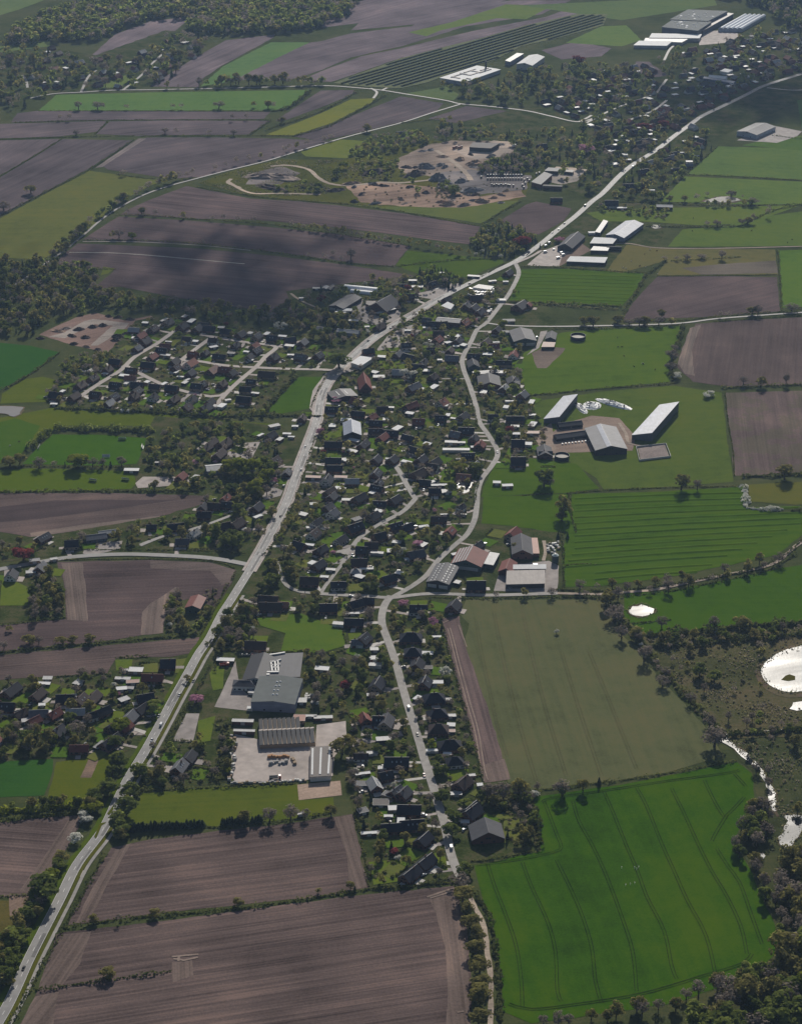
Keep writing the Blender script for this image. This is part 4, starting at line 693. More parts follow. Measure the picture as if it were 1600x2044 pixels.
# light flat roofs: garages, carports, sheds
FS = {
 (0,2): '1245 200 -14 8 4 w;1320 430 -14 11 5 w;1310 150 62 12 3 l;660 560 -14 6 4 l;840 580 -14 6 4 w;1010 655 62 7 4 w;1175 645 62 6 5 w;1310 660 62 8 4 w;1475 650 62 7 5 l;500 720 62 6 4 w;430 822 0 7 4 w;820 505 -14 6 4 l;1415 565 55 9 3 w;1440 605 -14 7 3 w;1560 320 -14 6 5 w;1210 845 -14 4 3 w;1345 325 -14 7 3 w;1000 870 -5 9 4 w;1495 630 60 7 3 w',
 (1,2): '165 210 -12 7 5 w;395 255 62 6 5 l;530 260 62 9 5 w;655 280 -12 9 5 w;710 355 -12 10 6 l;105 365 30 9 5 w;365 405 -12 6 4 w;400 470 -12 6 4 w;430 735 -12 10 4 w;100 835 -12 8 6 l;720 430 -12 7 4 l;855 465 50 9 3 l;590 995 25 11 6 l;690 1060 -3 8 4 w;725 1085 -3 6 3 w;480 1070 55 8 3 w;755 1000 0 6 4 w;1485 945 -3 7 6 l;1520 850 0 6 4 l;1160 1110 80 7 4 l;220 790 20 6 4 l;245 415 -12 8 5 d;1055 985 0 4 3 w;1330 205 0 5 4 w;1080 1165 0 5 4 w',
 (2,2): '55 235 -5 7 4 w;205 213 -5 8 4 w;310 470 -3 5 4 w;375 330 40 7 5 w;500 350 60 7 6 w;440 360 0 6 4 w;155 700 -30 10 6 w;70 895 -20 8 6 w;375 910 75 7 4 w;430 940 -30 9 3 w;400 1125 -3 12 5 l;480 1130 -3 8 4 l;440 1185 -3 26 5 w;590 1165 0 8 4 w;760 330 0 7 3 w;725 530 0 6 4 w;805 568 -3 9 7 w;910 1000 -3 8 5 w;920 1060 -3 7 5 w;1015 1140 0 7 7 w;880 800 0 12 3 w;1040 1050 -2 15 6 p;860 155 -5 13 7 d;700 80 60 7 4 w;840 245 -3 11 6 d;1050 910 0 7 4 l',
 (0,3): '245 965 2 8 5 w;1430 590 12 8 4 w;1050 148 -2 14 6 w;1280 90 -2 10 3 l;275 870 10 9 5 l;430 860 20 6 4 l;1560 205 60 8 5 l',
 (1,3): '745 740 0 6 4 w;890 890 50 7 5 w;1040 945 -5 8 4 w;990 1003 -5 7 4 w;1325 940 0 12 3 w;870 748 -15 8 4 w;460 520 40 9 4 w;1370 330 55 6 5 w;905 420 0 7 5 l;870 610 -5 6 4 l;1500 680 60 6 4 w;1410 810 -5 11 4 l;1180 75 -10 8 5 w;900 205 -3 14 5 p;1120 205 -5 12 5 p;1130 65 10 8 5 l;1490 60 0 3 3 w;1250 540 30 9 6 d;780 695 0 6 4 l;1565 725 -10 8 5 l',
 (2,3): '250 245 40 7 4 w;310 270 10 16 4 w;365 320 0 9 8 l;180 600 10 9 4 w;40 585 40 6 3 w;350 505 -3 8 2 l;500 505 0 5 2 l;765 248 0 7 5 w;850 272 0 10 5 w;450 1045 60 6 5 w;435 820 30 7 4 w;60 860 20 7 4 w',
 (0,4): '380 612 0 7 5 w;350 655 0 10 4 w;625 645 65 8 6 l;970 695 5 8 5 w;1035 692 5 6 4 l;990 780 30 8 6 l;1085 545 0 11 7 w;1000 548 0 4 3 w;335 825 0 5 4 w;380 885 20 6 4 w;205 950 20 6 5 w;590 755 0 4 5 w;1060 640 0 10 5 p;795 1145 60 11 4 l;980 615 -5 12 4 l',
 (1,4): '200 465 0 14 5 w;970 535 -5 11 6 w;1388 450 0 8 6 w;1395 505 0 10 5 l;870 915 -3 11 3 w;980 925 -3 14 4 l;805 790 -5 8 7 l;1100 175 -3 9 5 l;1215 95 0 11 3 w;1375 745 0 9 4 l;1290 10 0 6 5 w;1470 915 75 6 3 l;1250 340 0 10 6 g;425 725 80 4 8 l;395 850 0 4 4 w;620 55 -20 8 4 l;685 25 0 5 5 w;335 955 -3 16 3 l;1395 380 0 8 5 l;1430 1010 0 8 2 l',
 (2,4): '285 282 0 7 3 w;205 412 0 10 5 w;205 528 0 9 5 t;275 645 5 12 5 w;350 785 5 10 4 l;390 912 10 9 4 l;400 985 0 6 5 w;375 1035 0 11 4 p;430 1185 0 14 3 w;130 770 60 7 4 w;250 1190 0 9 3 w;430 70 0 5 4 w',
 (2,5): '370 15 0 6 3 w;630 265 0 4 4 w;560 190 10 6 3 l;510 560 0 6 4 w;440 335 0 8 4 l;0 550 0 5 7 w',
 (1,5): '1450 130 0 6 4 l;1295 175 10 11 3 w;1285 255 0 10 6 d;1555 450 10 10 6 w;1440 405 0 11 8 t;1345 650 5 11 3 w;1500 515 0 6 3 w;1600 560 0 5 4 w;1370 10 0 8 4 w;800 495 0 4 3 w;1295 470 25 7 6 d;1500 340 60 6 8 d',
 (2,1): '95 1035 0 10 5 l;130 1085 0 13 6 l;325 975 0 5 4 w;835 1045 0 6 4 w;730 1040 10 9 4 l;1525 652 0 9 6 w;880 715 0 6 3 w;580 1000 -15 14 5 l;800 1190 0 10 6 w',
 (3,1): '160 30 0 16 7 w;195 70 0 14 6 w;100 105 20 12 8 l;760 40 0 6 3 w;700 85 0 9 6 l;640 15 0 7 4 w;165 455 0 13 5 w;400 315 0 8 4 w;580 145 0 8 4 l',
}
for (c, r), s in FS.items():
    for q in s.split(';'):
        a = q.split(); x, y = T(c, r, float(a[0]), float(a[1])); L, W = float(a[3]), float(a[4])
        gar = min(L, W) >= 4.5
        flat(x, y, float(a[2])+random.uniform(-7, 7), L, W, a[5] if random.random() > .3 else {'w':'l','l':'g'}.get(a[5], a[5]), h=random.uniform(2.5, 3.1) if gar else 2.3, name='garage' if gar else 'garden_shed', cat='garage' if gar else 'shed')
# ---------------------------------------------------------------- farm, works and hall buildings
ROOF['c'] = corrugated('beige_sheet_roof', (0.30,0.26,0.235), 0.6); ROOF['e'] = plain('sage_membrane', (0.150,0.162,0.156), 0.8, 0.15, 0.2, spec=0.08)
WALL['S'] = corrugated('blue_grey_cladding', (0.20,0.22,0.30), 0.6); WALL['T'] = plain('pale_concrete_wall', (0.42,0.40,0.38), 0.8)
for k, v in (('c','beige-roofed'),('e','sage-roofed')): RNAME[k] = v
def gable_px(name, x1, y1, x2, y2, W, eave, ridge, code, wall, text, cat='barn', group='barns and halls', **kw):
    a, b = at(x1, y1, ridge), at(x2, y2, ridge); m = (a+b)/2; d = b-a
    mx, my = px_of(m.x, m.y, ridge)
    return house(mx, my, math.degrees(math.atan2(d.y, d.x)), d.length, W, code, eave, ridge, wall, name, text, cat, group, zc=ridge, chim=False, nsky=0, **kw)
def block(name, pts, code, wall, text, cat='hall', group='barns and halls', t=0.3, posts=None):
    """building under one plane: roof corners (x, y, height)"""
    P = [at(*q) for q in pts]; c = sum(P, Vector())/len(P); c.z = 0
    if sum(P[i].x*P[(i+1)%len(P)].y - P[(i+1)%len(P)].x*P[i].y for i in range(len(P))) < 0: P.reverse()
    V = [p-c for p in P]; n = len(V); e = empty(name, c, 0, cat=cat, group=group)
    for k in range(3): FOOT.append((*(c + (V[0]+V[1])/2*(k-1)*0.6).xy, min((V[0]-V[1]).length, (V[1]-V[2]).length)*0.6))
    side = [(i, (i+1)%n, n+(i+1)%n, n+i) for i in range(n)]
    link('wall', mesh('wall', [(v.x*0.985, v.y*0.985, 0) for v in V]+[(v.x*0.985, v.y*0.985, v.z-t) for v in V], side, WALL[wall]), e)
    O = [Vector((v.x*1.0, v.y*1.0, v.z)) + Vector((v.x, v.y, 0)).normalized()*0.3 for v in V]
    ro = link('roof', mesh('roof', [(v.x, v.y, v.z-t) for v in O]+[tuple(v) for v in O], side+[tuple(range(n, 2*n)), tuple(range(n-1, -1, -1))], ROOF[code]), e)
    reg(e, text); return e, ro, V
def on_quad(V, s, t): return (V[0]*(1-s)+V[1]*s)*(1-t) + (V[3]*(1-s)+V[2]*s)*t
# the dairy farm on the right
def Z(x, y): return (1060+x/5, 770+y/5)
block('cattle_barn', [(*Z(1000,490),5.5),(*Z(1205,468),9.7),(*Z(1475,158),9.7),(*Z(1278,188),5.5)], 's', 'N', 'longest metal-roofed cattle barn with tall dark side wall', 'barn')
block('cattle_barn', [(*Z(122,328),5),(*Z(280,308),8.5),(*Z(463,82),8.5),(*Z(318,102),5)], 's', 'N', 'shorter metal-roofed cattle barn beside white silage heaps', 'barn')
e, ro = gable_px('farm_hall', *Z(690,380), *Z(800,600), 31, 6, 10, 'g', 'K', 'wide grey gabled farm hall with a pale band along its ridge', over=0.6)
L_ = 57; sb = MB()
for k in (0,):
    sl = 4/15.5; sb.hexa([(-30,-0.2,10.28),(30,-0.2,10.28),(30,-4.6,10.28-4.4*sl),(-30,-4.6,10.28-4.4*sl)][::-1], [(-30,-0.2,10.36),(30,-0.2,10.36),(30,-4.6,10.36-4.4*sl),(-30,-4.6,10.36-4.4*sl)][::-1])
Lh = (at(*Z(690,380),10)-at(*Z(800,600),10)).length/2
sb.v = [(x*Lh/30, y, z) for x, y, z in sb.v]; sb.build('rooflight_band', ROOF['s'], ro)
gable_px('stable', *Z(237,487), *Z(572,441), 10, 3.4, 6, 'd', 'K', 'long low stable with calf hutches along its front')
gable_px('stable', *Z(266,372), *Z(500,346), 9, 3.2, 5.6, 'd', 'K', 'short dark stable with a row of roof vents')
gable_px('outbuilding', *Z(125,582), *Z(142,668), 14, 3.5, 7, 'd', 'R', 'square farm outbuilding with pale rooflights', 'outbuilding')
M_hutch = plain('hutch_plastic', (0.72,0.71,0.68), 0.5, 0.1)
HU = MB().box(-0.7,0.7,-1,1,0,1.3).box(-0.5,0.5,-1,1,1.3,1.5).mesh('calf_hutch', M_hutch)
for i in range(9):
    x, y = Z(310+i*33, 583-i*4); p = at(x, y, 0.5); o = link('calf_hutch', HU, group='calf hutches by the stable'); o.location = (p.x, p.y, 0); o.rotation_euler = (0, 0, random.uniform(-.2, .2)); props(o, cat='calf hutch'); reg(o, 'white plastic calf hutch before the low stable')
def lump(name, x, y, ang, L, W, h, m, text, cat, group, seed=0, n=(26, 10), rough=0.16, e_=2.4):
    """a heaped mound with an uneven skin"""
    r = random.Random(seed+int(x*7+y)); p = at(x, y, h*0.5); v, f = [], []
    na, nr = n
    for j in range(nr+1):
        t = j/nr
        for i in range(na):
            a = 2*math.pi*i/na; ca, sa = math.cos(a), math.sin(a)
            k = (abs(ca)**e_+abs(sa)**e_)**(-1/e_)
            rr = (1-t)*(1+r.uniform(-rough, rough)*0.35)
            v.append((ca*k*rr*L/2, sa*k*rr*W/2, h*(1-(1-t)**2.2)*(1+r.uniform(-rough, rough))))
    for j in range(nr):
        for i in range(na):
            f.append((j*na+i, j*na+(i+1)%na, (j+1)*na+(i+1)%na, (j+1)*na+i))
    o = link(name, mesh(name, v, f, m), group=group); o.location = (p.x, p.y, 0.05); o.rotation_euler = (0, 0, math.radians(ang))
    props(o, cat=cat); reg(o, text); FOOT.append((p.x, p.y, min(L, W)*0.5)); return o
M_sheet = plain('silage_sheet', (0.74,0.74,0.73), 0.45, 0.25, 0.9); M_tyre = plain('tyre_rubber', (0.02,0.02,0.02), 0.8)
TY = MB()
for i in range(10):
    a0, a1 = 2*math.pi*i/10, 2*math.pi*(i+1)/10
    q = [(math.cos(a)*rr, math.sin(a)*rr, z) for a in (a0, a1) for rr, z in ((0.35,0),(0.8,0),(0.8,.25),(0.35,.25))]
    TY.add(q, [(0,4,5,1),(1,5,6,2),(2,6,7,3),(3,7,4,0)])
TYM = TY.mesh('tyre', M_tyre)
for (x, y), a, L, W, tx in ((Z(500,215),105,30,9,'white-sheeted silage heap beside the cattle barn'), (Z(605,188),80,22,19,'broad white-sheeted silage heap'), (Z(820,172),-40,46,12,'long white-sheeted silage heap')):
    so = lump('silage_heap', x, y, a, L, W, 2.6, M_sheet, tx, 'silage heap', 'silage heaps behind the farm')
    for i in range(int(L*W/34)):
        u, w = random.uniform(-.42, .42), random.uniform(-.42, .42); d = max(abs(u), abs(w))*2
        t = link('tyre', TYM, so); t.location = (u*L, w*W, 2.6*(1-d**2.2)*1.02+0.12)
def tank(x, y, r, h, m, fill_m, text, name='slurry_tank', level=0.55):
    p = at(x, y, 0); e = empty(name, (p.x, p.y, 0), 0, cat='tank', group='round farm tanks'); n = 28; v, f = [], []
    for i in range(n):
        a = 2*math.pi*i/n
        for rr, z in ((r,0),(r,h),(r-.35,h),(r-.35,0)): v.append((rr*math.cos(a), rr*math.sin(a), z))
    for i in range(n):
        j = (i+1)%n
        for k in range(3): f.append((4*i+k, 4*j+k, 4*j+k+1, 4*i+k+1))
    link('wall', mesh('wall', v, f, m), e)
    link('slurry_surface', mesh('slurry_surface', [(math.cos(2*math.pi*i/n)*(r-.36), math.sin(2*math.pi*i/n)*(r-.36), h*level) for i in range(n)], [tuple(range(n))], fill_m), e)
    FOOT.append((p.x, p.y, r+1)); reg(e, text); return e
M_slurry = plain('slurry_crust', (0.20,0.175,0.14), 0.6, 0.3)
tank(1153, 676, 8.4, 4.2, plain('tank_wall', (0.03,0.035,0.035), 0.6), M_slurry, 'dark round slurry tank standing in the pasture'); tank(*Z(305,722), 7.3, 3.6, MATS['tank_wall'], M_slurry, 'dark round slurry tank beside the square outbuilding')
# manure basin
pp = [at(*Z(*q)) for q in ((1048,620),(1340,590),(1388,715),(1078,752))]; cc = sum(pp, Vector())/4
e = empty('manure_basin', cc, 0, cat='basin'); M_wallc = plain('concrete_wall', (0.50,0.48,0.45), 0.8)
for i in range(4):
    a, b = pp[i]-cc, pp[(i+1)%4]-cc; d = (b-a).normalized(); n_ = Vector((-d.y, d.x, 0))*0.4
    MB().hexa([a, b, b+n_, a+n_], [Vector((*q.xy, 2.0)) for q in (a, b, b+n_, a+n_)]).build('wall', M_wallc, e)
link('manure_heap', mesh('manure_heap', [Vector((*(p-cc).xy*0.93, 0.5)) if False else Vector(((p-cc).x*0.93, (p-cc).y*0.93, 0.5+0.5*(i % 2))) for i, p in enumerate(pp)]+[Vector((0, 0, 1.6))], [(0,1,4),(1,2,4),(2,3,4),(3,0,4)], plain('manure', (0.23,0.185,0.165), 0.9, 0.4, 0.8)), e)
reg(e, 'walled concrete manure basin'); FOOT.append((cc.x, cc.y, 16))
# farmyard by the cross street
def Z(x, y): return (850+x/5.517, 1050+y/5.517)
e, ro = gable_px('barn', *Z(525,220), *Z(440,376), 27, 5, 10, 'r', 'G', 'red-roofed barn with pale striped far side', gates=1)
LL = (at(*Z(525,220),10)-at(*Z(440,376),10)).length/2+0.4
ax = math.cos(e.rotation_euler.z); sg = 1 if math.sin(e.rotation_euler.z) > 0 else -1   # local +y points to the left of the picture
sg = 1 if Vector((-math.sin(e.rotation_euler.z), math.cos(e.rotation_euler.z))).x < 0 else -1
sl = 5/13.5
for k in range(5):
    y0, y1 = 0.6+k*2.6, 0.6+k*2.6+1.5
    q = [(-LL,sg*y0,10.27-y0*sl),(LL,sg*y0,10.27-y0*sl),(LL,sg*y1,10.27-y1*sl),(-LL,sg*y1,10.27-y1*sl)]
    if sg < 0: q.reverse()
    MB().hexa(q, [(a,b,c+.12) for a,b,c in q]).build('roof_sheet', ROOF['l'], ro)
block('open_shed', [(*Z(703,285),5),(*Z(808,303),5),(*Z(740,430),4.6),(*Z(635,412),4.6)], 'l', 'K', 'light flat-roofed lean-to joined to the red barn', 'shed')
gable_px('barn', *Z(1045,80), *Z(1062,264), 18, 5, 9.5, 'd', 'B', 'slate-grey gabled barn with brick gable')
block('lean_to', [(*Z(1150,130),4.4),(*Z(1225,130),4),(*Z(1248,300),4),(*Z(1165,300),4.4)], 'o', 'B', 'narrow orange-roofed lean-to along the slate-grey barn', 'shed')
block('machine_shed', [(*Z(948,425),5.5),(*Z(1318,420),5.5),(*Z(1320,470),4.8),(*Z(945,475),4.8)], 'w', 'K', 'long narrow white-roofed machine shed', 'shed')
block('open_shed', [(*Z(890,492),6.6),(*Z(1308,482),6.6),(*Z(1308,632),4.6),(*Z(882,642),4.6)], 'c', 'K', 'wide beige-roofed open-fronted shed', 'shed')
gable_px('barn', *Z(922,357), *Z(878,468), 13, 4, 7.5, 'r', 'R', 'small red-roofed barn joined to the beige shed')
e, ro = gable_px('barn', *Z(240,403), *Z(127,600), 20, 5, 7.6, 'd', 'K', 'dark grey hall with rows of rooflights', gates=2)
LL = (at(*Z(240,403),7.6)-at(*Z(127,600),7.6)).length/2; sl = 2.6/10
RL = MB().box(-0.9,0.9,-0.5,0.5,0,0.12).mesh('rooflight', plain('rooflight_sheet', (0.62,0.62,0.60), 0.4, 0.1))
for yy in (-6.5, -3.2, 3.4, 6.6):
    for i in range(8):
        o = link('rooflight', RL, ro); o.location = (-LL+LL*2*(i+.5)/8, yy, 7.6-abs(yy)*sl+0.26); o.rotation_euler = (-math.copysign(math.atan(sl), yy), 0, 0)
p = at(*Z(1420,400)); e = empty('silo', p, 0, cat='silo'); MB().cyl(0,0,0,7,3.0,16).build('tank_body', WALL['G'], e); MB().cyl(0,0,7,8.4,3.1,16,0.5).build('cap', plain('silo_cap', (0.45,0.52,0.50), 0.4), e); reg(e, 'dark green upright silo with pale cap')
# works between main road and garden street
def Z(x, y): return (440+x/5.714, 1270+y/5.714)
e, ro = gable_px('warehouse', *Z(690,452), *Z(596,742), 34.5, 8, 9.8, 'e', 'S', 'big sage-roofed warehouse with domed skylights', 'warehouse', nwin=0, over=0.2)
DM = MB().box(-0.75,0.75,-0.75,0.75,0,0.3).cyl(0,0,0.3,0.75,0.95,8,0.3).mesh('dome_skylight', M_dome)
for q in ((645,525),(682,522),(632,570),(670,570),(613,620),(655,620),(600,668),(642,668)):
    P_ = at(*Z(*q), 9.7); o = link('dome_skylight', DM, ro); loc = e.matrix_world if False else None
    d = P_ - e.location; c_, s_ = math.cos(-e.rotation_euler.z), math.sin(-e.rotation_euler.z); lx, ly = d.x*c_-d.y*s_, d.x*s_+d.y*c_
    o.location = (lx, ly, 9.8-abs(ly)*1.8/17.25+0.2)
gable_px('works_hall', *Z(500,187), *Z(396,475), 21, 5, 8.2, 'k', 'W', 'long black-roofed works hall', 'hall')
house(488, 1361, -3, 18, 10, 'd', 4.5, 7, 'W', 'office_annex', 'small hipped office annex with white walls', 'annex', 'barns and halls', hip=True, nwin=6, chim=False)
e, ro, V = block('flat_roofed_hall', [(*Z(500,470),6),(*Z(905,462),6),(*Z(940,188),6),(*Z(565,205),6)], 'd', 'Y', 'dark flat-roofed hall with white air ducts')
M_duct = plain('duct_sheet', (0.62,0.61,0.58), 0.45, 0.15)
for (a, b, w_) in (((525,440),(560,440),2), ((530,412),(665,410),1.6), ((575,290),(590,400),1.2), ((570,300),(610,290),1.0), ((575,330),(600,330),1.0), ((620,290),(630,400),1.2), ((655,280),(660,400),1.0), ((640,330),(680,325),1.0), ((600,360),(650,360),1.0), ((640,285),(690,270),1.0), ((560,215),(640,205),1.4), ((640,205),(735,188),1.4)):
    A, B = at(*Z(*a), 6.4)-e.location, at(*Z(*b), 6.4)-e.location; d = (B-A); d.z = 0; n_ = Vector((-d.y, d.x, 0)).normalized()*w_/2
    q = [Vector((*(t).xy, 6.02)) for t in (A-n_, B-n_, B+n_, A+n_)]
    MB().hexa(q, [Vector((*t.xy, 7.1)) for t in q]).build('duct', M_duct, ro)
# sawtooth workshop: two rows of narrow roof bays
A, B, Cc = at(*Z(445,1245), 3.6), at(*Z(1085,1215), 3.6), at(*Z(470,1090), 5.0)
ux = (B-A); ux.z = 0; Wd = ux.length; rz = math.atan2(ux.y, ux.x); nb = 12; bw = Wd/nb; c0 = Vector((A.x, A.y, 0))
e = empty('sawtooth_workshop', c0, rz, cat='workshop', group='barns and halls'); D1, D2 = 21.0, 15.0
MB().box(0.1, Wd-.1, 0.2, D1, 0, 3.7).box(0.4, bw*9, D1+.02, D1+D2, 0, 3.7).build('wall', WALL['Y'], e)
bayf = MB().add([(0,0,3.4),(bw*.8,0,3.4),(bw*.8,D1-4,5.2),(0,D1-4,5.2),(0,0,3.7),(bw*.8,0,4.1),(bw*.8,D1-4,6.0),(0,D1-4,5.6)], [(0,3,2,1),(4,5,6,7),(0,1,5,4),(1,2,6,5),(2,3,7,6),(3,0,4,7)]).mesh('roof_bay', plain('bay_sheet', (0.045,0.046,0.05), 0.55, 0.15))
bayt = MB().add([(0,D1-4,3.4),(bw*.96,D1-4,3.4),(bw*.96,D1,3.4),(0,D1,3.4),(0.1,D1-3.9,5.7),(bw*.9,D1-3.9,6.1),(bw*.9,D1-0.3,5.0),(0.1,D1-0.3,4.6)], [(0,3,2,1),(4,5,6,7),(0,1,5,4),(1,2,6,5),(2,3,7,6),(3,0,4,7)]).mesh('bay_end', plain('bay_end_sunlit_sheet', (0.34,0.30,0.275), 0.6, 0.15))  # far bay ends paler than the bays: sunlight put into the colour
bayr = MB().add([(0,D1+.5,3.4),(bw*.82,D1+.5,3.4),(bw*.82,D1+D2,3.4),(0,D1+D2,3.4),(0,D1+.5,3.9),(bw*.82,D1+.5,4.6),(bw*.82,D1+D2,5.4),(0,D1+D2,4.7)], [(0,3,2,1),(4,5,6,7),(0,1,5,4),(1,2,6,5),(2,3,7,6),(3,0,4,7)]).mesh('roof_bay', plain('rear_bay_sheet', (0.075,0.073,0.072), 0.6, 0.15))
for i in range(nb):
    o = link('roof_bay', bayf, e); o.location.x = i*bw; t = link('bay_end', bayt, o); 
    if i < 9: o = link('roof_bay', bayr, e); o.location.x = 0.5+i*bw
reg(e, 'workshop under two rows of narrow sawtooth roof bays'); FOOT += [(c0.x+10, c0.y+12, 12), (c0.x+30, c0.y+10, 12)]
e, ro, V = block('store_shed', [(*Z(1020,1605),4.6),(*Z(1260,1590),4.6),(*Z(1285,1252),4.6),(*Z(1025,1266),4.6)], 'b', 'W', 'dark store shed with three white roof strips', 'shed')
for s in (0.1, 0.47, 0.86):
    a, b = on_quad(V, s, 0.06), on_quad(V, s, 0.95); d = (b-a).normalized(); n_ = Vector((d.y, -d.x, 0))*0.7
    q = [a-n_, a+n_, b+n_, b-n_]; q = [Vector((t.x, t.y, 4.61)) for t in q]
    MB().hexa(q, [Vector((t.x, t.y, 4.95)) for t in q]).build('roof_strip', ROOF['w'], ro)
for q, L, W, c, tx in (((255,962),16,4,'l','long low light-roofed bay shed'), ((898,930),9,9,'o','small orange flat-roofed store'), ((270,1075),16,3,'l','narrow light canopy over the yard bays')):
    flat(*Z(*q), -3, L, W, c, 3.0, 'yard_shed', 'shed', tx)
# halls and sheds in the upper part
def Z(x, y): return (860+x/4.706, 270+y/4.706)
block('machine_hall', [(*Z(940,435),6),(*Z(1032,460),6),(*Z(1138,366),7),(*Z(1062,340),7)], 'd', 'B', 'slate-roofed machine hall beside the tractor yard')
block('machine_hall', [(*Z(1065,330),5),(*Z(1190,336),5),(*Z(1212,306),5),(*Z(1100,300),5)], 'd', 'K', 'small slate hall at the top of the paved yard')
block('yard_shed', [(*Z(1215,335),4),(*Z(1330,345),4),(*Z(1342,325),4),(*Z(1225,316),4)], 'b', 'K', 'low dark shed along the paved yard', 'shed'); block('yard_shed', [(*Z(1050,472),5),(*Z(1228,480),5),(*Z(1232,468),5),(*Z(1055,460),5)], 't', 'R', 'long low brick shed in front of the paved yard', 'shed')
block('depot_hall', [(*Z(358,108),6),(*Z(560,120),6),(*Z(642,72),6),(*Z(392,64),6)], 't', 'K', 'broad brown-roofed depot hall above the quarry')
def Z(x, y): return (580+x/6.667, 540+y/6.667)
def tunnel(p, q, r, text, M):
    a, b = at(*p), at(*q); d = (b-a); L = d.length; e = empty('polytunnel', a, math.atan2(d.y, d.x), cat='polytunnel', group='polytunnels behind the village'); n = 10; v, f = [], []
    for x in (0, L):
        for i in range(n+1): v.append((x, r*math.cos(math.pi*i/n), 0.75*r*math.sin(math.pi*i/n)))
    f = [(i, i+1, n+2+i, n+1+i) for i in range(n)]
    link('film_cover', mesh('film_cover', v, f, M, smooth=True), e)
    link('end_wall', mesh('end_wall', v[:n+1], [tuple(range(n+1))], M), e); link('end_wall', mesh('end_wall', [(L+.02, y, z) for x, y, z in v[n+1:]], [tuple(range(n, -1, -1))], M), e)
    hoop = MB()
    for i in range(n): hoop.tube((0, 1.01*v[i][1], 1.01*v[i][2]), (0, 1.01*v[i+1][1], 1.01*v[i+1][2]), .05, .05, 4)
    hm = hoop.mesh('hoop', M_steel)
    for k in range(int(L/4)): link('hoop', hm, e).location.x = 2+k*4
    for k in range(6): FOOT.append((*(a+d*(k+.5)/6).xy, r+1))
    reg(e, text)
M_film = plain('tunnel_film', (0.72,0.73,0.74), 0.35, 0.08)
tunnel(Z(715,228), Z(1165,272), 5.2, 'longer white polytunnel', M_film); tunnel(Z(800,283), Z(1090,312), 4.4, 'shorter white polytunnel', M_film)
gable_px('barn', *Z(602,462), *Z(850,312), 19, 4.5, 7, 'd', 'K', 'broad brownish-grey barn beside the polytunnels', gates=2)
gable_px('barn', *Z(1140,430), *Z(1330,320), 27, 4, 12, 'n', 'R', 'huge navy-roofed barn behind the village street'); block('barn', [(*Z(1000,440),5),(*Z(1085,478),5),(*Z(1135,402),5),(*Z(1005,400),5)], 'b', 'B', 'brown-roofed barn wing beside the navy barn', 'barn')
flat(*Z(1268,532), 38, 26, 4, 'l', 3.6, 'canopy', 'canopy', 'light canopy along the navy barn'); flat(*Z(660,555), -10, 12, 6, 'w', 3); flat(*Z(755,520), -5, 10, 8, 'w', 3.5); flat(*Z(835,660), -3, 11, 5, 'w', 3)
gable_px('long_shed', *Z(620,772), *Z(910,800), 9, 4, 6, 'l', 'S', 'long slate-blue shed with light roof among trees', 'shed'); gable_px('long_shed', *Z(345,742), *Z(555,775), 9, 3.5, 5.5, 'g', 'K', 'half-hidden grey-roofed shed among trees', 'shed')
gable_px('small_barn', *Z(480,195), *Z(440,230), 6, 2.5, 3.5, 'l', 'K', 'small pale shed at the field edge', 'shed', detail=False); gable_px('small_barn', *Z(560,185), *Z(500,240), 5, 2.5, 3.5, 'd', 'K', 'small dark shed at the field edge', 'shed', detail=False)
flat(*Z(345,228), -3, 9, 4, 'l', 2.5); flat(*Z(140,360), 10, 5, 4, 'l', 2.5)
# other large buildings
gable_px('farmhouse', 967, 1632, 974.8, 1662, 23, 3.6, 9.6, 'd', 'R', 'wide slate-roofed farmhouse with dark red brick gable', 'farmhouse', nwin=4)
house(940, 1612, 55, 14, 11, 'n', wall='K', text='dark house with white dormers behind the farmhouse')
e, ro = gable_px('house', 725, 742, 730, 764, 13, 4, 12, 'r', 'R', 'tall steep red-roofed gabled house', 'house', 'houses of the village and estate')
e, ro = gable_px('hall', 676, 776, 690, 790, 26, 4, 6, 'k', 'K', 'dark flat-pitched hall with white rooflight strips')
for yy in (-5, 4):
    MB().box(-5.5, 5.5, yy-.5, yy+.5, 6.2-abs(yy)*2/13, 6.45-abs(yy)*2/13).build('rooflight', ROOF['l'], ro)
block('shop', [(700,723,5),(719,710,5),(745,714,5),(720,730,5)], 'w', 'W', 'white flat-roofed shop at the bend of the main road', 'shop')
gable_px('hall', 701.5, 837, 703.5, 862, 17, 6, 9.5, 's', 'K', 'blue-grey roofed gabled hall standing in gardens', nwin=2)
gable_px('club_hall', 411, 931, 443, 928, 14, 4.5, 6.5, 'l', 'S', 'pale-roofed club hall with curved front yard', 'hall', nwin=5)
gable_px('barn', 384, 1209, 396, 1187, 13, 5, 7.5, 'r', 'G', 'long red-roofed green-walled barn beside the main road')
gable_px('stable', 171, 1069, 212, 1064, 10, 3.2, 5.8, 'g', 'N', 'long grey-roofed stable beside the side road'); gable_px('stable', 196, 1061, 236, 1056, 7, 3, 4.6, 'l', 'K', 'light-roofed stable wing behind the long grey one')
gable_px('barn', 1038, 653, 1048, 675, 25, 5.5, 9, 'd', 'G', 'wide dark hall with green front wall', gates=2); gable_px('barn', 1101, 660, 1098, 673, 11, 4, 6.5, 'd', 'K', 'long barn with a pale ridge strip'); block('lean_to', [(1080,692,3.4),(1105,692,3.4),(1108,683,4),(1084,682,4)], 'p', 'K', 'pale pink lean-to at the barn end', 'shed')
gable_px('barn', 974, 744, 977.5, 763, 23, 4.5, 8.5, 'k', 'B', 'broad dark barn with a pale ridge'); block('lean_to', [(944,748,4),(994,743,4),(993,737,5),(943,741,5)], 'g', 'K', 'long grey lean-to behind the broad dark barn', 'shed')
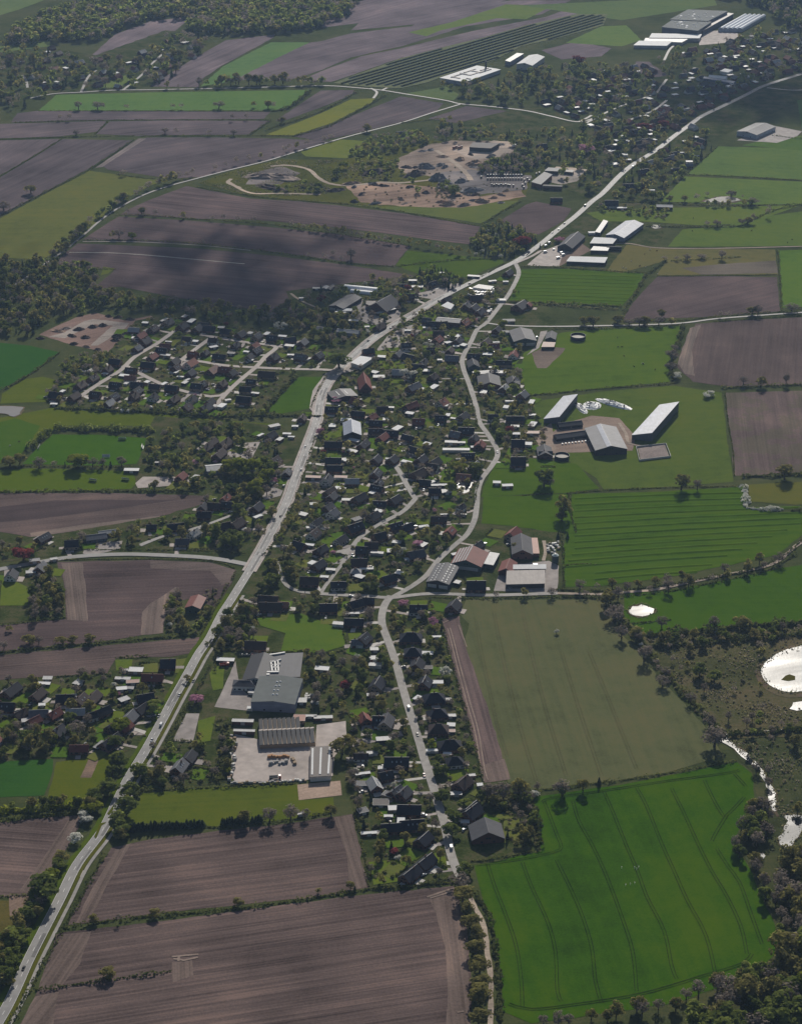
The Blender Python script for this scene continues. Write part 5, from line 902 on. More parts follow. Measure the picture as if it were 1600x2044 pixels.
gable_px('barn', 1022, 750, 1026, 763, 13, 4, 7, 'k', 'K', 'narrow dark barn beside the broad one'); gable_px('barn', 942, 715, 946, 727, 12, 4.5, 8, 'k', 'G', 'green-walled gabled barn on the lane bend')
gable_px('barn', 1030, 608, 1046, 598, 15, 4, 8.5, 'n', 'B', 'dark long farmhouse with red-roofed wing'); gable_px('wing', 1052, 606, 1056, 602, 8, 3.5, 6.5, 'r', 'B', 'red-roofed wing of the dark farmhouse', 'house', detail=False)
gable_px('hall', 872, 634, 919, 638, 13, 6, 7.6, 'g', 'R', 'grey-roofed red-walled hall between lane and road', nwin=5)
block('marquee_hall', [(880,610,4),(899,617,4),(906,608,5),(893,602,5)], 'w', 'W', 'white tent-roofed hall'); block('market_hall', [(943,573,4),(978,578,4),(985,571,4),(955,567,4)], 'l', 'W', 'light flat-roofed sales hall among parked goods')
gable_px('barn', 1127, 486, 1153, 462, 19, 4.5, 9.5, 'n', 'K', 'long black barn by the upper road'); block('workshop_hall', [(1060,362,6)]*0 or [(1187,462,4.5),(1197,464,4.5),(1213,441,4.5),(1204,438,4.5)], 'g', 'N', 'narrow grey barn beside the big grey-blue barn', 'barn')
gable_px('barn', 1227, 467, 1266, 439, 24, 5.5, 8.5, 's', 'S', 'big grey-blue cattle barn with long ridge')
block('cattle_shed', [(1130,521,4),(1206,524,4),(1212,513,5),(1138,511,5)], 'w', 'K', 'white-roofed long cattle shed with dark front', 'shed'); block('cattle_shed', [(1177,485,4),(1222,486,4),(1231,475,5),(1185,473,5)], 'w', 'K', 'white-roofed shed with orange trim', 'shed'); block('cattle_shed', [(1178,499,4),(1212,500,4),(1216,493,4),(1184,491,4)], 'l', 'K', 'light-roofed middle shed', 'shed')
MBt = MB(); p = at(1225, 496, 2); e = empty('storage_tank', (p.x, p.y, 0), math.radians(-5), cat='tank'); MBt.tube((-9, 0, 2.6), (9, 0, 2.6), 2.5, 2.5, 14).build('tank_body', WALL['K'], e); MB().box(-7,-6,-1.5,1.5,0,1.2).box(6,7,-1.5,1.5,0,1.2).build('cradle', M_wallc, e); reg(e, 'dark lying cylindrical storage tank')
gable_px('field_shed', 1310, 408, 1342, 409, 9, 4, 5.6, 'l', 'K', 'white-roofed dark shed at the meadow edge', 'shed')
gable_px('town_hall', 1405, 152, 1466, 162, 10, 4, 5.5, 's', 'S', 'long light-blue shed in the town', 'shed'); gable_px('town_hall', 1415, 149, 1450, 152, 12, 4, 6.5, 'w', 'W', 'white dome-roofed hall in the town', 'hall'); block('town_hall', [(1436,141,5),(1452,144,5),(1462,139,5),(1446,136,5)], 'w', 'W', 'white square hall in the town')
gable_px('hall', 1490, 262, 1528, 245, 32, 6, 8.5, 'd', 'L', 'white-walled hall with dark roof outside the town')
# solar-park factory and its halls
def T20(x, y): return (800+x/4, y/4)
e, ro, V = block('factory', [(*T20(310,618),6),(*T20(510,652),6),(*T20(797,552),6),(*T20(605,520),6)], 'w', 'L', 'white-roofed factory beside the solar park', 'factory')
for i in range(10):
    s, t = random.uniform(.1, .8), random.uniform(.1, .85); a = on_quad(V, s, t); b = on_quad(V, s+.02, min(.95, t+.3)) if i % 2 else on_quad(V, min(.95, s+.3), t)
    d = (b-a).normalized(); n_ = Vector((d.y, -d.x, 0))*1.2; q = [Vector((t_.x, t_.y, 6.01)) for t_ in (a-n_, a+n_, b+n_, b-n_)]
    MB().hexa(q, [Vector((t_.x, t_.y, 7.0)) for t_ in q]).build('roof_plant', ROOF['c'] if i % 3 else ROOF['d'], ro)
p = at(*T20(676, 575)); MB().cyl(*(p-e.location).xy, 6, 18, 1.6, 10, 1.2).build('chimney_stack', WALL['K'], e)
gable_px('hall', *T20(985,500), *T20(1085,430), 26, 8, 11, 'w', 'T', 'white metal hall behind the solar-park factory'); block('hall', [(*T20(830,480),7),(*T20(870,490),7),(*T20(980,425),7),(*T20(925,420),7)], 'n', 'S', 'navy-walled hall beside the white metal hall')
def T30(x, y): return (1200+x/4, y/4)
for pts, c, w_, tx in (([(*T30(545,152),13),(*T30(850,165),13),(*T30(1008,85),13),(*T30(690,72),13)], 'e', 'N', 'rear block of the grey factory with domed skylights'), ([(*T30(480,212),12),(*T30(768,242),12),(*T30(880,170),12),(*T30(565,155),12)], 'e', 'N', 'front block of the grey factory with dark wall')):
    e, ro, V = block('factory', pts, c, w_, tx, 'factory')
    for i in range(22):
        a = on_quad(V, random.uniform(.06, .94), random.uniform(.1, .9)); o = link('dome_skylight', DM, ro); o.location = (a.x, a.y, a.z); k = 2.6 if i % 5 == 0 else 1.4; o.scale = (k, k, 1.2)
block('loading_wing', [(*T30(772,242),8),(*T30(812,240),8),(*T30(1055,105),8),(*T30(1010,98),8)], 'c', 'N', 'long loading wing along the grey factory', 'factory'); block('works_hall', [(*T30(380,298),6),(*T30(780,302),6),(*T30(800,270),6),(*T30(402,262),6)], 'w', 'T', 'white works hall in front of the grey factory'); block('works_hall', [(*T30(255,358),5),(*T30(520,362),5),(*T30(560,330),5),(*T30(300,322),5)], 'w', 'T', 'lowest white works hall in front of the factory'); block('works_hall', [(*T30(340,322),5),(*T30(640,335),5),(*T30(690,308),5),(*T30(352,300),5)], 'l', 'T', 'middle white works hall in front of the factory')
a0, a1, b0 = at(*T30(932,222),6), at(*T30(1130,112),6), at(*T30(1120,226),6); dirv = a1-a0; wv = (b0-a0)
e = empty('glasshouse', Vector((a0.x, a0.y, 0)), 0, cat='glasshouse'); M_vault = plain('vault_sheet', (0.58,0.62,0.66), 0.3, 0.1)
for k in range(5):
    o0 = wv*(k/5); v, f = [], []
    for t_ in (0, 1):
        for i in range(7): v.append(Vector((0,0,0))+o0+wv*(i/6/5)+dirv*t_+Vector((0,0,5+2.6*math.sin(math.pi*i/6))))
    link('roof_vault', mesh('roof_vault', v, [(i, i+1, 8+i, 7+i) for i in range(6)], M_vault, smooth=True), e)
    q = [o0+Vector((0,0,0)), o0+wv/5]; link('end_wall', mesh('end_wall', [Vector((*t.xy, 0)) for t in q]+[Vector(t) for t in v[:7]][::-1], [tuple(range(9))], WALL['L']), e)
link('wall', mesh('wall', [Vector((*t.xy, z)) for t in (wv, wv+dirv) for z in (0, 5)], [(0,2,3,1)], WALL['L']), e); reg(e, 'vaulted pale sheds in five parallel bays')
# solar park: rows of tilted tables
M_pv = plain('pv_module', (0.018,0.026,0.030), 0.25, 0.2, spec=0.5)
def inpoly(x, y, P):
    r = False
    for i in range(len(P)):
        (x1, y1), (x2, y2) = P[i], P[i-1]
        if (y1 > y) != (y2 > y) and x < (x2-x1)*(y-y1)/(y2-y1)+x1: r = not r
    return r
SP_ = [at(*q) for q in ((668,166),(735,142),(800,118),(900,92),(960,78),(1050,52),(1150,30),(1208,30),(1200,48),(1120,72),(1040,90),(985,118),(940,130),(850,163),(800,172),(740,170))]
sheet('solar_meadow', [(664,166),(735,140),(800,116),(900,90),(960,76),(1050,50),(1150,28),(1212,28),(1204,50),(1120,74),(1040,92),(985,120),(940,132),(850,165),(800,176),(740,174)], G((0.150,0.170,0.090), patch=0.5), 0.3)
d0 = (at(960,84)-at(700,160)); d0.normalize(); nn = Vector((d0.y, -d0.x, 0)); poly = [(p.x, p.y) for p in SP_]
us = [p.dot(nn) for p in SP_]; vs_ = [p.dot(d0) for p in SP_]
u = min(us)+5; row = 0
while u < max(us):
    run = None; v_ = min(vs_)
    segs = []
    while v_ < max(vs_):
        q = nn*u+d0*v_; ok = inpoly(q.x, q.y, poly)
        if ok and run is None: run = v_
        if not ok and run is not None: segs.append((run, v_)); run = None
        v_ += 6
    for s0, s1 in segs:
        if s1-s0 < 20: continue
        q = nn*u+d0*s0; e = empty('solar_row', (q.x, q.y, 0), math.atan2(d0.y, d0.x), cat='solar panels', group='rows of the solar park'); L = s1-s0
        MB().hexa([(0,-2.6,3.0),(L,-2.6,3.0),(L,2.4,1.0),(0,2.4,1.0)], [(0,-2.55,3.12),(L,-2.55,3.12),(L,2.45,1.12),(0,2.45,1.12)]).build('module_table', M_pv, e)
        pb = MB()
        for i in range(int(L/12)): pb.box(6+i*12-.1, 6+i*12+.1, -0.1, 0.1, 0, 1.8)
        if pb.v: pb.build('support_post', M_steel, e, kind='stuff')
        row += 1; e['label'] = f'{ordinal(row-1)} long tilted row of dark panels in the solar park, counted from its field edge' if row < 50 else 'row of dark panels'
    u += 11.5
# heaps of earth, gravel and rubble
M_heap = {'d': plain('topsoil_heap', (0.085,0.062,0.052), 0.95, 0.35, 0.6), 's': plain('sand_heap', (0.36,0.245,0.175), 0.95, 0.3, 0.5), 'g': plain('gravel_heap', (0.20,0.19,0.19), 0.95, 0.3, 0.8), 'r': plain('rubble_heap', (0.27,0.21,0.175), 0.95, 0.45, 0.8)}
HN = {'d':'dark topsoil heap','s':'sandy earth heap','g':'grey gravel heap','r':'pale rubble heap'}
for s in ('185 651 12 8 2.5 d;157 656 14 9 2.5 d;143 669 14 8 2 d;170 672 12 8 2.5 d;205 648 12 9 2.5 d;217 630 10 6 2 d;235 632 12 7 2 d;260 636 12 7 2 d;147 685 10 7 2 d;235 670 16 12 3 d;230 678 12 8 2 d;250 665 10 7 2 d;263 655 10 6 2 d;80 674 12 6 2 d;173 691 12 5 1.5 s;195 697 10 6 2 d;116 660 20 8 1.5 s;130 655 18 8 1.5 r',
          '873 352 30 18 7 g;890 362 24 14 4 g;918 316 16 12 4 s;945 324 30 16 5 s;893 406 24 12 4 s;925 408 26 10 3 r;960 400 22 10 4 s;920 360 22 12 4 g;940 378 40 16 4 g;915 390 12 8 2 d;707 401 12 8 3 d;670 378 30 14 3 d;745 342 40 20 5 d;850 330 30 16 5 g;800 396 12 6 3 s;985 394 16 6 2 s;1000 388 18 6 2 r;880 372 16 10 3 g;1010 380 14 5 2 s;828 345 40 18 6 d;560 352 60 30 4 r;520 350 50 24 4 r;540 372 50 20 3 d;700 365 30 10 3 s'):
    for q in s.split(';'):
        a = q.split(); lump('earth_heap', float(a[0]), float(a[1]), random.uniform(-40, 40), float(a[2]), float(a[3]), float(a[4]), M_heap[a[5]], HN[a[5]], 'heap', 'heaps of earth and gravel', n=(14, 5), rough=0.4, e_=2)

for k in range(34):
    x, y = random.choice(((random.uniform(700, 1030), random.uniform(366, 406)), (random.uniform(800, 1010), random.uniform(292, 345)))); c = random.choice('drgsdg')
    lump('earth_heap', x, y, random.uniform(-60, 60), random.uniform(8, 22), random.uniform(5, 12), random.uniform(1.2, 3.2), M_heap[c], HN[c], 'heap', 'heaps of earth and gravel', n=(12, 4), rough=0.45, e_=2)
nrg = np.random.default_rng(11)
def seg_dist(P, Q):
    """distance of points P (n,2) to polyline Q (m,2)"""
    best = np.full(len(P), 1e9)
    for a, b in zip(Q[:-1], Q[1:]):
        d = b-a; L2 = max((d*d).sum(), 1e-9); t = np.clip(((P-a)@d)/L2, 0, 1); best = np.minimum(best, np.hypot(*(P-a-t[:, None]*d).T))
    return best
ROADPTS = [(p, hw) for p, hw in ROADS]
def keep_free(P, margin=1.5, road_margin=1.5):
    ok = np.ones(len(P), bool); FT = np.array(FOOT)
    for i in range(0, len(FT), 64):
        f = FT[i:i+64]; ok &= ~((np.hypot(P[:, None, 0]-f[None, :, 0], P[:, None, 1]-f[None, :, 1]) < f[None, :, 2]+margin).any(1))
    for Q, hw in ROADPTS:
        lo, hi = Q.min(0)-8, Q.max(0)+8; m = ((P > lo) & (P < hi)).all(1)
        if m.any(): 
            idx = np.where(m)[0]; ok[idx] &= seg_dist(P[idx], Q) > hw+road_margin
    return ok
def poly_scatter(pts, spacing, jitter=0.45):
    G_ = np.array([(p.x, p.y) for p in (at(*q) for q in pts)]); lo, hi = G_.min(0), G_.max(0)
    xs, ys = np.meshgrid(np.arange(lo[0], hi[0], spacing), np.arange(lo[1], hi[1], spacing)); P = np.stack([xs.ravel(), ys.ravel()], 1); P += nrg.uniform(-jitter*spacing, jitter*spacing, P.shape)
    inside = np.zeros(len(P), bool)
    for i in range(len(G_)):
        (x1, y1), (x2, y2) = G_[i], G_[i-1]
        c = (y1 > P[:, 1]) != (y2 > P[:, 1]); xx = (x2-x1)*(P[:, 1]-y1)/(y2-y1+1e-12)+x1; inside ^= c & (P[:, 0] < xx)
    return P[inside]
# ---------------------------------------------------------------- far houses of the town and the hamlet: seen as small roofs
def far_houses(pts, spacing, angs, prob=.8):
    P = poly_scatter(pts, spacing); P = P[keep_free(P, 4.5, 7.5)]; out = []
    for X, Y in P:
        if random.random() > prob: continue
        out.append((X, Y, math.radians(random.choice(angs)+random.uniform(-8, 8))))
    return out
FH = far_houses([(1070,215),(1180,150),(1300,130),(1330,160),(1420,130),(1560,90),(1660,70),(1660,150),(1540,170),(1440,215),(1370,255),(1300,300),(1210,300),(1160,240)], 20, (30, 120), .85) + far_houses([(20,125),(100,95),(180,120),(240,125),(330,70),(420,75),(400,110),(310,170),(170,182),(80,185)], 26, (50, 140), .6) + far_houses([(1300,110),(1400,100),(1500,70),(1600,55),(1600,85),(1420,125)], 22, (30, 120), .8) + far_houses([(1200,310),(1330,270),(1400,250),(1420,280),(1340,330),(1230,380)], 24, (35, 125), .6) + far_houses([(770,270),(830,262),(860,285),(780,285)], 22, (10,), .7)
FH += far_houses([(700,740),(760,715),(880,700),(918,722),(935,790),(970,880),(945,960),(940,1030),(900,1080),(820,1150),(720,1170),(610,1165),(575,1110),(610,1000),(645,870)], 27, (60, -5, 150), .9) + far_houses([(280,645),(330,632),(600,675),(640,700),(560,745),(520,820),(420,822),(140,812),(120,795),(170,755),(240,705)], 25, (62, -14), .8) + far_houses([(-40,1372),(110,1358),(230,1345),(330,1335),(290,1470),(200,1490),(-40,1500)], 26, (65, 0), .75) + far_houses([(480,1200),(740,1205),(745,1240),(690,1255),(640,1215),(510,1225)], 26, (0,), .7) + far_houses([(705,1430),(800,1430),(838,1540),(870,1660),(760,1700),(725,1600)], 25, (10, 100), .8) + far_houses([(800,650),(870,612),(980,580),(950,650),(912,700),(820,705)], 24, (10, 65), .8) + far_houses([(940,700),(1000,660),(1030,700),(1030,770),(1060,805),(1080,870),(1000,880),(960,800)], 27, (0, 70), .7) + far_houses([(330,890),(420,860),(560,880),(560,940),(440,970)], 34, (60,), .5) + far_houses([(-40,1080),(330,1040),(500,985),(545,1000),(480,1080),(150,1095)], 34, (5, 60), .6)
for X, Y, a in FH:
    x, y = px_of(X, Y, 5); code = random.choice('kkknbbdgrolrb')
    if random.random() < .3: flat(x, y, math.degrees(a), random.uniform(6, 12), random.uniform(4.5, 7), random.choice('wwwl'), 2.8, 'garage', 'garage', gate=False, rim=False)
    else: house(x, y, math.degrees(a), random.uniform(10, 15), random.uniform(8, 11), code, detail=y > 600, nwin=3, zc=5)
# ---------------------------------------------------------------- gardens: lawns and paved patches round the houses
M_lawn = [grass('lawn', c, None, 0.3, 0.15, 0.5, 0.4, 0.4, 0.05) for c in ((0.090,0.150,0.018), (0.112,0.156,0.022), (0.076,0.142,0.016), (0.128,0.148,0.036))]
M_pat = [M_conc, MATS['paving_setts'], MATS['yard_paving'], plain('pale_slabs', (0.48,0.45,0.41), 0.7, 0.2, 0.5)]
HOUSES = [(o, o.location.x, o.location.y, o.rotation_euler.z) for o, t, X, Y in REG if o.get('category') == 'house' and px_of(X, Y)[1] > 480]
FT = np.array(FOOT)
NP_ = [0]; LAWNS = []
def patch(name, c, rz, a, b, m, z):
    NP_[0] += 1; z += 0.0004*NP_[0]
    v = [Vector((random.uniform(.85, 1.1)*sx*a/2, random.uniform(.85, 1.1)*sy*b/2, 0)) for sx, sy in ((-1,-1),(1,-1),(1,1),(-1,1))]
    R_ = Matrix.Rotation(rz, 3, 'Z'); link(name, mesh(name, [R_ @ q + Vector((c[0], c[1], z)) for q in v], [(0,1,2,3)], m), kind='structure')
for o, X, Y, rz in HOUSES:
    best = (1e9, None)
    for Q, hw in ROADS:
        if hw < 2.3: continue
        d2 = np.hypot(Q[:, 0]-X, Q[:, 1]-Y); i = int(d2.argmin())
        if d2[i]-hw < best[0]: best = (d2[i]-hw, Q[i])
    if 6 < best[0] < 34:
        q = Vector((*best[1], 0)); h0 = Vector((X, Y, 0)); t = (q-h0).normalized(); n_ = Vector((t.y, -t.x, 0)); s0 = h0+t*5+n_*random.choice((-4, 4)); s1 = q+n_*random.uniform(-2, 2)
        NP_[0] += 1; z = 0.26+0.0004*NP_[0]; w_ = n_*random.uniform(1.4, 2.2)
        link('driveway', mesh('driveway', [Vector((*p.xy, z)) for p in (s0-w_, s1-w_, s1+w_, s0+w_)], [(0,1,2,3)], random.choice(M_pat)), kind='structure')
        for k in range(4): FOOT.append((*(s0.lerp(s1, k/3)).xy, 1.6))
for o, X, Y, rz in HOUSES:
    used = 0
    for k in random.sample(range(4), 4):
        a = rz + k*math.pi/2; d = 15 if used == 0 else 11; c = (X+math.cos(a)*d, Y+math.sin(a)*d)
        if min(seg_dist(np.array([c]), Q)[0]-hw for Q, hw in ROADS) < (6 if used == 0 else 2.5): continue
        near = np.hypot(FT[:, 0]-c[0], FT[:, 1]-c[1]) - FT[:, 2]
        if used == 0 and near.min() < -1.5: continue
        if used == 0: patch('lawn', c, rz, random.uniform(10, 17), random.uniform(10, 16), random.choice(M_lawn), 0.25); used = 1; LAWNS.append((c, rz)); FOOT.append((*c, 5.5))
        else: patch('patio', (X+math.cos(a)*8, Y+math.sin(a)*8), rz, random.uniform(4, 9), random.uniform(3.5, 7), random.choice(M_pat), 0.24); used += 1; FOOT.append((X+math.cos(a)*8, Y+math.sin(a)*8, 2.0))
        if used > 3: break
for pts, m in (([(512,1235),(600,1225),(690,1262),(688,1290),(640,1305),(560,1300),(570,1265),(520,1250)], M_lawn[0]), ([(1005,1640),(1035,1635),(1042,1665),(1040,1680),(1002,1685)], M_lawn[3]), ([(980,1628),(1030,1625),(1040,1632),(1000,1638)], M_lawn[3]), ([(418,1345),(448,1310),(446,1375),(425,1380)], M_lawn[1]), ([(395,1440),(430,1430),(420,1480),(392,1485)], M_lawn[1]), ([(735,1722),(795,1718),(800,1760),(745,1768)], M_lawn[1]), ([(866,1705),(885,1700),(893,1738),(875,1740)], M_lawn[1]), ([(720,1270),(735,1262),(745,1300)], M_lawn[0]), ([(645,870),(683,850),(686,870),(650,880)], M_lawn[1]), ([(725,840),(758,838),(760,860),(730,866)], M_lawn[1]), ([(325,1320),(365,1316),(388,1312),(362,1345),(320,1342)], M_lawn[3]), ([(230,1318),(265,1317),(262,1335),(232,1340)], M_lawn[1]), ([(755,710),(815,708),(815,735),(760,738)], M_lawn[1]), ([(525,1003),(548,1000),(545,1015),(530,1018)], M_lawn[0]), ([(5,1150),(60,1175),(55,1210),(0,1210)], M_lawn[1]), ([(1010,905),(1018,890),(1020,930),(995,930)], M_lawn[0]), ([(850,625),(870,620),(870,640),(830,650)], M_lawn[1])):
    sheet('lawn', pts, m, 0.22, amp=0.4)
# ---------------------------------------------------------------- trees, shrubs, hedges
F_MAT = {'oak': foliage('budding_leaves', (0.235,0.220,0.080), (0.315,0.285,0.095), 0.6, (0.34,0.31,0.10)), 'green': foliage('fresh_leaves', (0.150,0.190,0.048), (0.250,0.285,0.070), 0.6), 'bare': foliage('twigs', (0.215,0.182,0.150), (0.285,0.240,0.195), 0.45),
 'conifer': foliage('needles', (0.040,0.060,0.034), (0.075,0.100,0.048), 0.3), 'shrub': foliage('shrub_leaves', (0.145,0.165,0.060), (0.235,0.225,0.098), 0.55, (0.34,0.30,0.18)), 'pink': foliage('pink_blossom', (0.46,0.22,0.32), (0.60,0.34,0.43), 0.45), 'white': foliage('white_blossom', (0.50,0.50,0.43), (0.70,0.69,0.62), 0.45), 'red': foliage('copper_leaves', (0.24,0.050,0.054), (0.34,0.09,0.09), 0.55), 'lime': foliage('spring_leaves', (0.210,0.250,0.028), (0.320,0.340,0.044), 0.6)}
M_bark = plain('bark', (0.085,0.070,0.055), 0.9, 0.35, 1.0)
def leaf_quads(P, N, size, r):
    """quads at points P facing roughly along N, each a ragged leaf clump"""
    n = len(P); N = N + r.normal(0, 0.6, (n, 3)); N[:, 2] += 0.45; N /= np.linalg.norm(N, axis=1)[:, None]
    U = np.cross(N, r.normal(0, 1, (n, 3))); U /= np.linalg.norm(U, axis=1)[:, None]; W = np.cross(N, U)
    s = (size*r.uniform(0.6, 1.4, n))[:, None]; t = s*r.uniform(0.55, 1.0, (n, 1))
    V = np.stack([P-U*s-W*t*.6, P+U*s*.7-W*t, P+U*s+W*t*.7, P-U*s*.6+W*t], 1).reshape(-1, 3)
    return V, np.arange(4*n).reshape(n, 4)
def crown_pts(kind, r, n):
    """points and outward normals of a crown: base at z 0, height 10, radius about 4"""
    if kind == 'conifer':
        z = 10*(1-np.sqrt(r.uniform(0, 1, n)))*0.94+0.5; rad = (10.4-z)/10*2.6*(0.75+0.25*np.sin(z*5.0))*np.sqrt(r.uniform(0.45, 1, n)); a = r.uniform(0, 2*np.pi, n)
        P = np.stack([rad*np.cos(a), rad*np.sin(a), z], 1); N = np.stack([np.cos(a), np.sin(a), np.full(n, 0.5)], 1); return P, N
    zc, rz, base = {'oak': (6.0, 3.9, 3.6), 'bare': (6.0, 3.8, 3.2), 'shrub': (3.6, 5.6, 1.5), 'green': (5.4, 4.5, 4.0)}.get(kind, (5.4, 4.4, 3.8))
    k = {'shrub': 7, 'bare': 15, 'oak': 15}.get(kind, 13)
    d = r.normal(0, 1, (k, 3)); d[:, 2] = d[:, 2]*0.8+0.15; d /= np.linalg.norm(d, axis=1)[:, None]
    q = r.uniform(0.45, 0.85, (k, 1)); cen = d*q*np.array([3.7, 3.7, rz]) + np.array([0, 0, zc]); cr = r.uniform(1.1, 1.9, k)*(1.25 if kind == 'shrub' else 1.0)
    i = r.integers(0, k, n); e = r.normal(0, 1, (n, 3)); e[:, 2] += 0.35; e /= np.linalg.norm(e, axis=1)[:, None]
    P = cen[i] + e*(cr[i]*r.uniform(0.55, 1.0, n)**0.5)[:, None]*np.array([1, 1, .85]); N = e + 0.5*(P-np.array([0, 0, zc-1]))/4.0
    P[:, 2] = np.clip(P[:, 2], 0.25 if kind == 'shrub' else 1.4, 11); return P, N
def trunk_mesh(kind, r):
    m = MB()
    if kind == 'conifer': m.tube((0,0,0), (0,0,8.5), .28, .05, 6); return m
    top = Vector((r.uniform(-.3,.3), r.uniform(-.3,.3), 4.0)); m.tube((0,0,-.2), top, .42, .28, 6); m.tube(top, top+Vector((r.uniform(-.5,.5), r.uniform(-.5,.5), 3.6)), .26, .07, 5)
    for i in range(6 if kind != 'bare' else 9):
        a = i*2*math.pi/6+r.uniform(-.4,.4); s = top*r.uniform(.62, 1.0); e_ = s+Vector((math.cos(a)*r.uniform(1.6,2.7), math.sin(a)*r.uniform(1.6,2.7), r.uniform(1.4,3.4))); m.tube(s, e_, .15, .05, 4)
        for b in (-.5, .5): m.tube(s.lerp(e_, .6), e_+Vector((math.cos(a+b)*1.1, math.sin(a+b)*1.1, .7)), .06, .025, 3)
    return m
PROTO = {}
CNT = {'oak': (620, .42), 'bare': (430, .34), 'green': (760, .46), 'conifer': (420, .42), 'shrub': (260, .66), 'pink': (460, .42), 'white': (460, .42), 'red': (760, .46), 'lime': (760, .46)}
for kind in CNT:
    PROTO[kind] = []
    for s in range(6 if kind in ('oak','green','bare','shrub') else 3):
        r = np.random.default_rng(s*17+len(kind)*3); n, sz = CNT[kind]; P, N = crown_pts(kind, r, n); V, F = leaf_quads(P, N, sz, r)
        rr = random.Random(s)
        PROTO[kind].append((np_mesh('crown', V, F, F_MAT[kind]), None if kind == 'shrub' else trunk_mesh(kind, rr).mesh('trunk', M_bark), V, F))
CAND = {k: [] for k in CNT}
def pick(w): 
    ks = list(w); return random.choices(ks, [w[k] for k in ks])[0]
HT = {'oak': (13, 4.6), 'green': (12, 4.6), 'bare': (12, 4.2), 'conifer': (11, 3.6), 'shrub': (2.6, 2.0), 'pink': (5.5, 2.8), 'white': (5.5, 2.8), 'red': (12, 5), 'lime': (13, 5)}
def plant(kind, X, Y, k=1.0, h=None, r=None):
    H, R = HT[kind]; q = random.uniform(.75, 1.25)*k
    CAND[kind].append((X, Y, (h or H*q*random.uniform(.9, 1.1)), (r or R*q*random.uniform(.9, 1.1))))
def tree(kind, x, y, h=None, r=None): p = at(x, y); plant(kind, p.x, p.y, 1, h, r)
def line(w, pts, spacing, k=1.0, jit=1.5, free=True, drop=0.0):
    L = smooth_line([at(*p) for p in pts], 3.0); acc = 0; out = []
    for a, b in zip(L[:-1], L[1:]):
        acc += (b-a).length
        if acc > spacing: acc = random.uniform(-.3, .3)*spacing; out.append((b.x+random.uniform(-jit, jit), b.y+random.uniform(-jit, jit)))
    P = np.array(out) if out else np.zeros((0, 2))
    if free and len(P): P = P[keep_free(P, 0.5, 0.8)]
    for X, Y in P:
        if random.random() >= drop: plant(pick(w), X, Y, k)
def area(w, pts, spacing, k=1.0, margin=1.5):
    P = poly_scatter(pts, spacing); P = P[keep_free(P, margin)]
    for X, Y in P: plant(pick(w), X, Y, k)
# hedges: each one a thing, a dense bank of leaf clumps over a dark core
M_hedge = foliage('hedge_leaves', (0.100,0.120,0.038), (0.170,0.180,0.056), 0.5); M_hcore = plain('hedge_core', (0.025,0.028,0.014), 0.9)
def hedge(pts, h=1.8, w=2.4, text='field hedge', m=None, dens=1.0, name='hedge', grp='hedges between the fields', breaks=0.0):
    L = smooth_line([at(*p) for p in pts], 3.0); c = L[len(L)//2].copy(); c.z = 0
    A = np.array([(p.x-c.x, p.y-c.y) for p in L]); seg = np.hypot(*np.diff(A, axis=0).T); cum = np.concatenate([[0], np.cumsum(seg)]); tot = cum[-1]
    n = int(tot*3.2*dens*max(1, h/2)); s = nrg.uniform(0, tot, n); X = np.interp(s, cum, A[:, 0]); Y = np.interp(s, cum, A[:, 1])
    X2 = np.interp(np.minimum(s+1, tot), cum, A[:, 0])-np.interp(np.maximum(s-1, 0), cum, A[:, 0]); Y2 = np.interp(np.minimum(s+1, tot), cum, A[:, 1])-np.interp(np.maximum(s-1, 0), cum, A[:, 1])
    nx, ny = -Y2, X2; l = np.hypot(nx, ny)+1e-9; nx /= l; ny /= l
    a = nrg.uniform(0, np.pi, n); kk = 0.7+0.45*np.sin(s*0.21+c.x)+0.25*np.sin(s*0.83+c.y)+nrg.uniform(-.15, .15, n); kk = np.clip(kk, .35, 1.5)
    off = np.cos(a)*w/2*kk; z = np.sin(a)**.7*h*kk*nrg.uniform(.7, 1.05, n)
    if breaks: keep = (np.sin(s*0.045+c.y)+np.sin(s*0.017)) > -2+2*breaks; X, Y, nx, ny, off, z, a = (q[keep] for q in (X, Y, nx, ny, off, z, a))
    P = np.stack([X+nx*off, Y+ny*off, z+.1], 1); N = np.stack([nx*np.cos(a), ny*np.cos(a), np.sin(a)+.2], 1)
    V, F = leaf_quads(P, N, 0.62*max(1, min(1.6, h/2.2)), nrg)
    o = link(name, np_mesh(name, V, F, m or M_hedge), group=grp, cat='hedge'); o.location = c; reg(o, text, *px_of(c.x, c.y)); return o
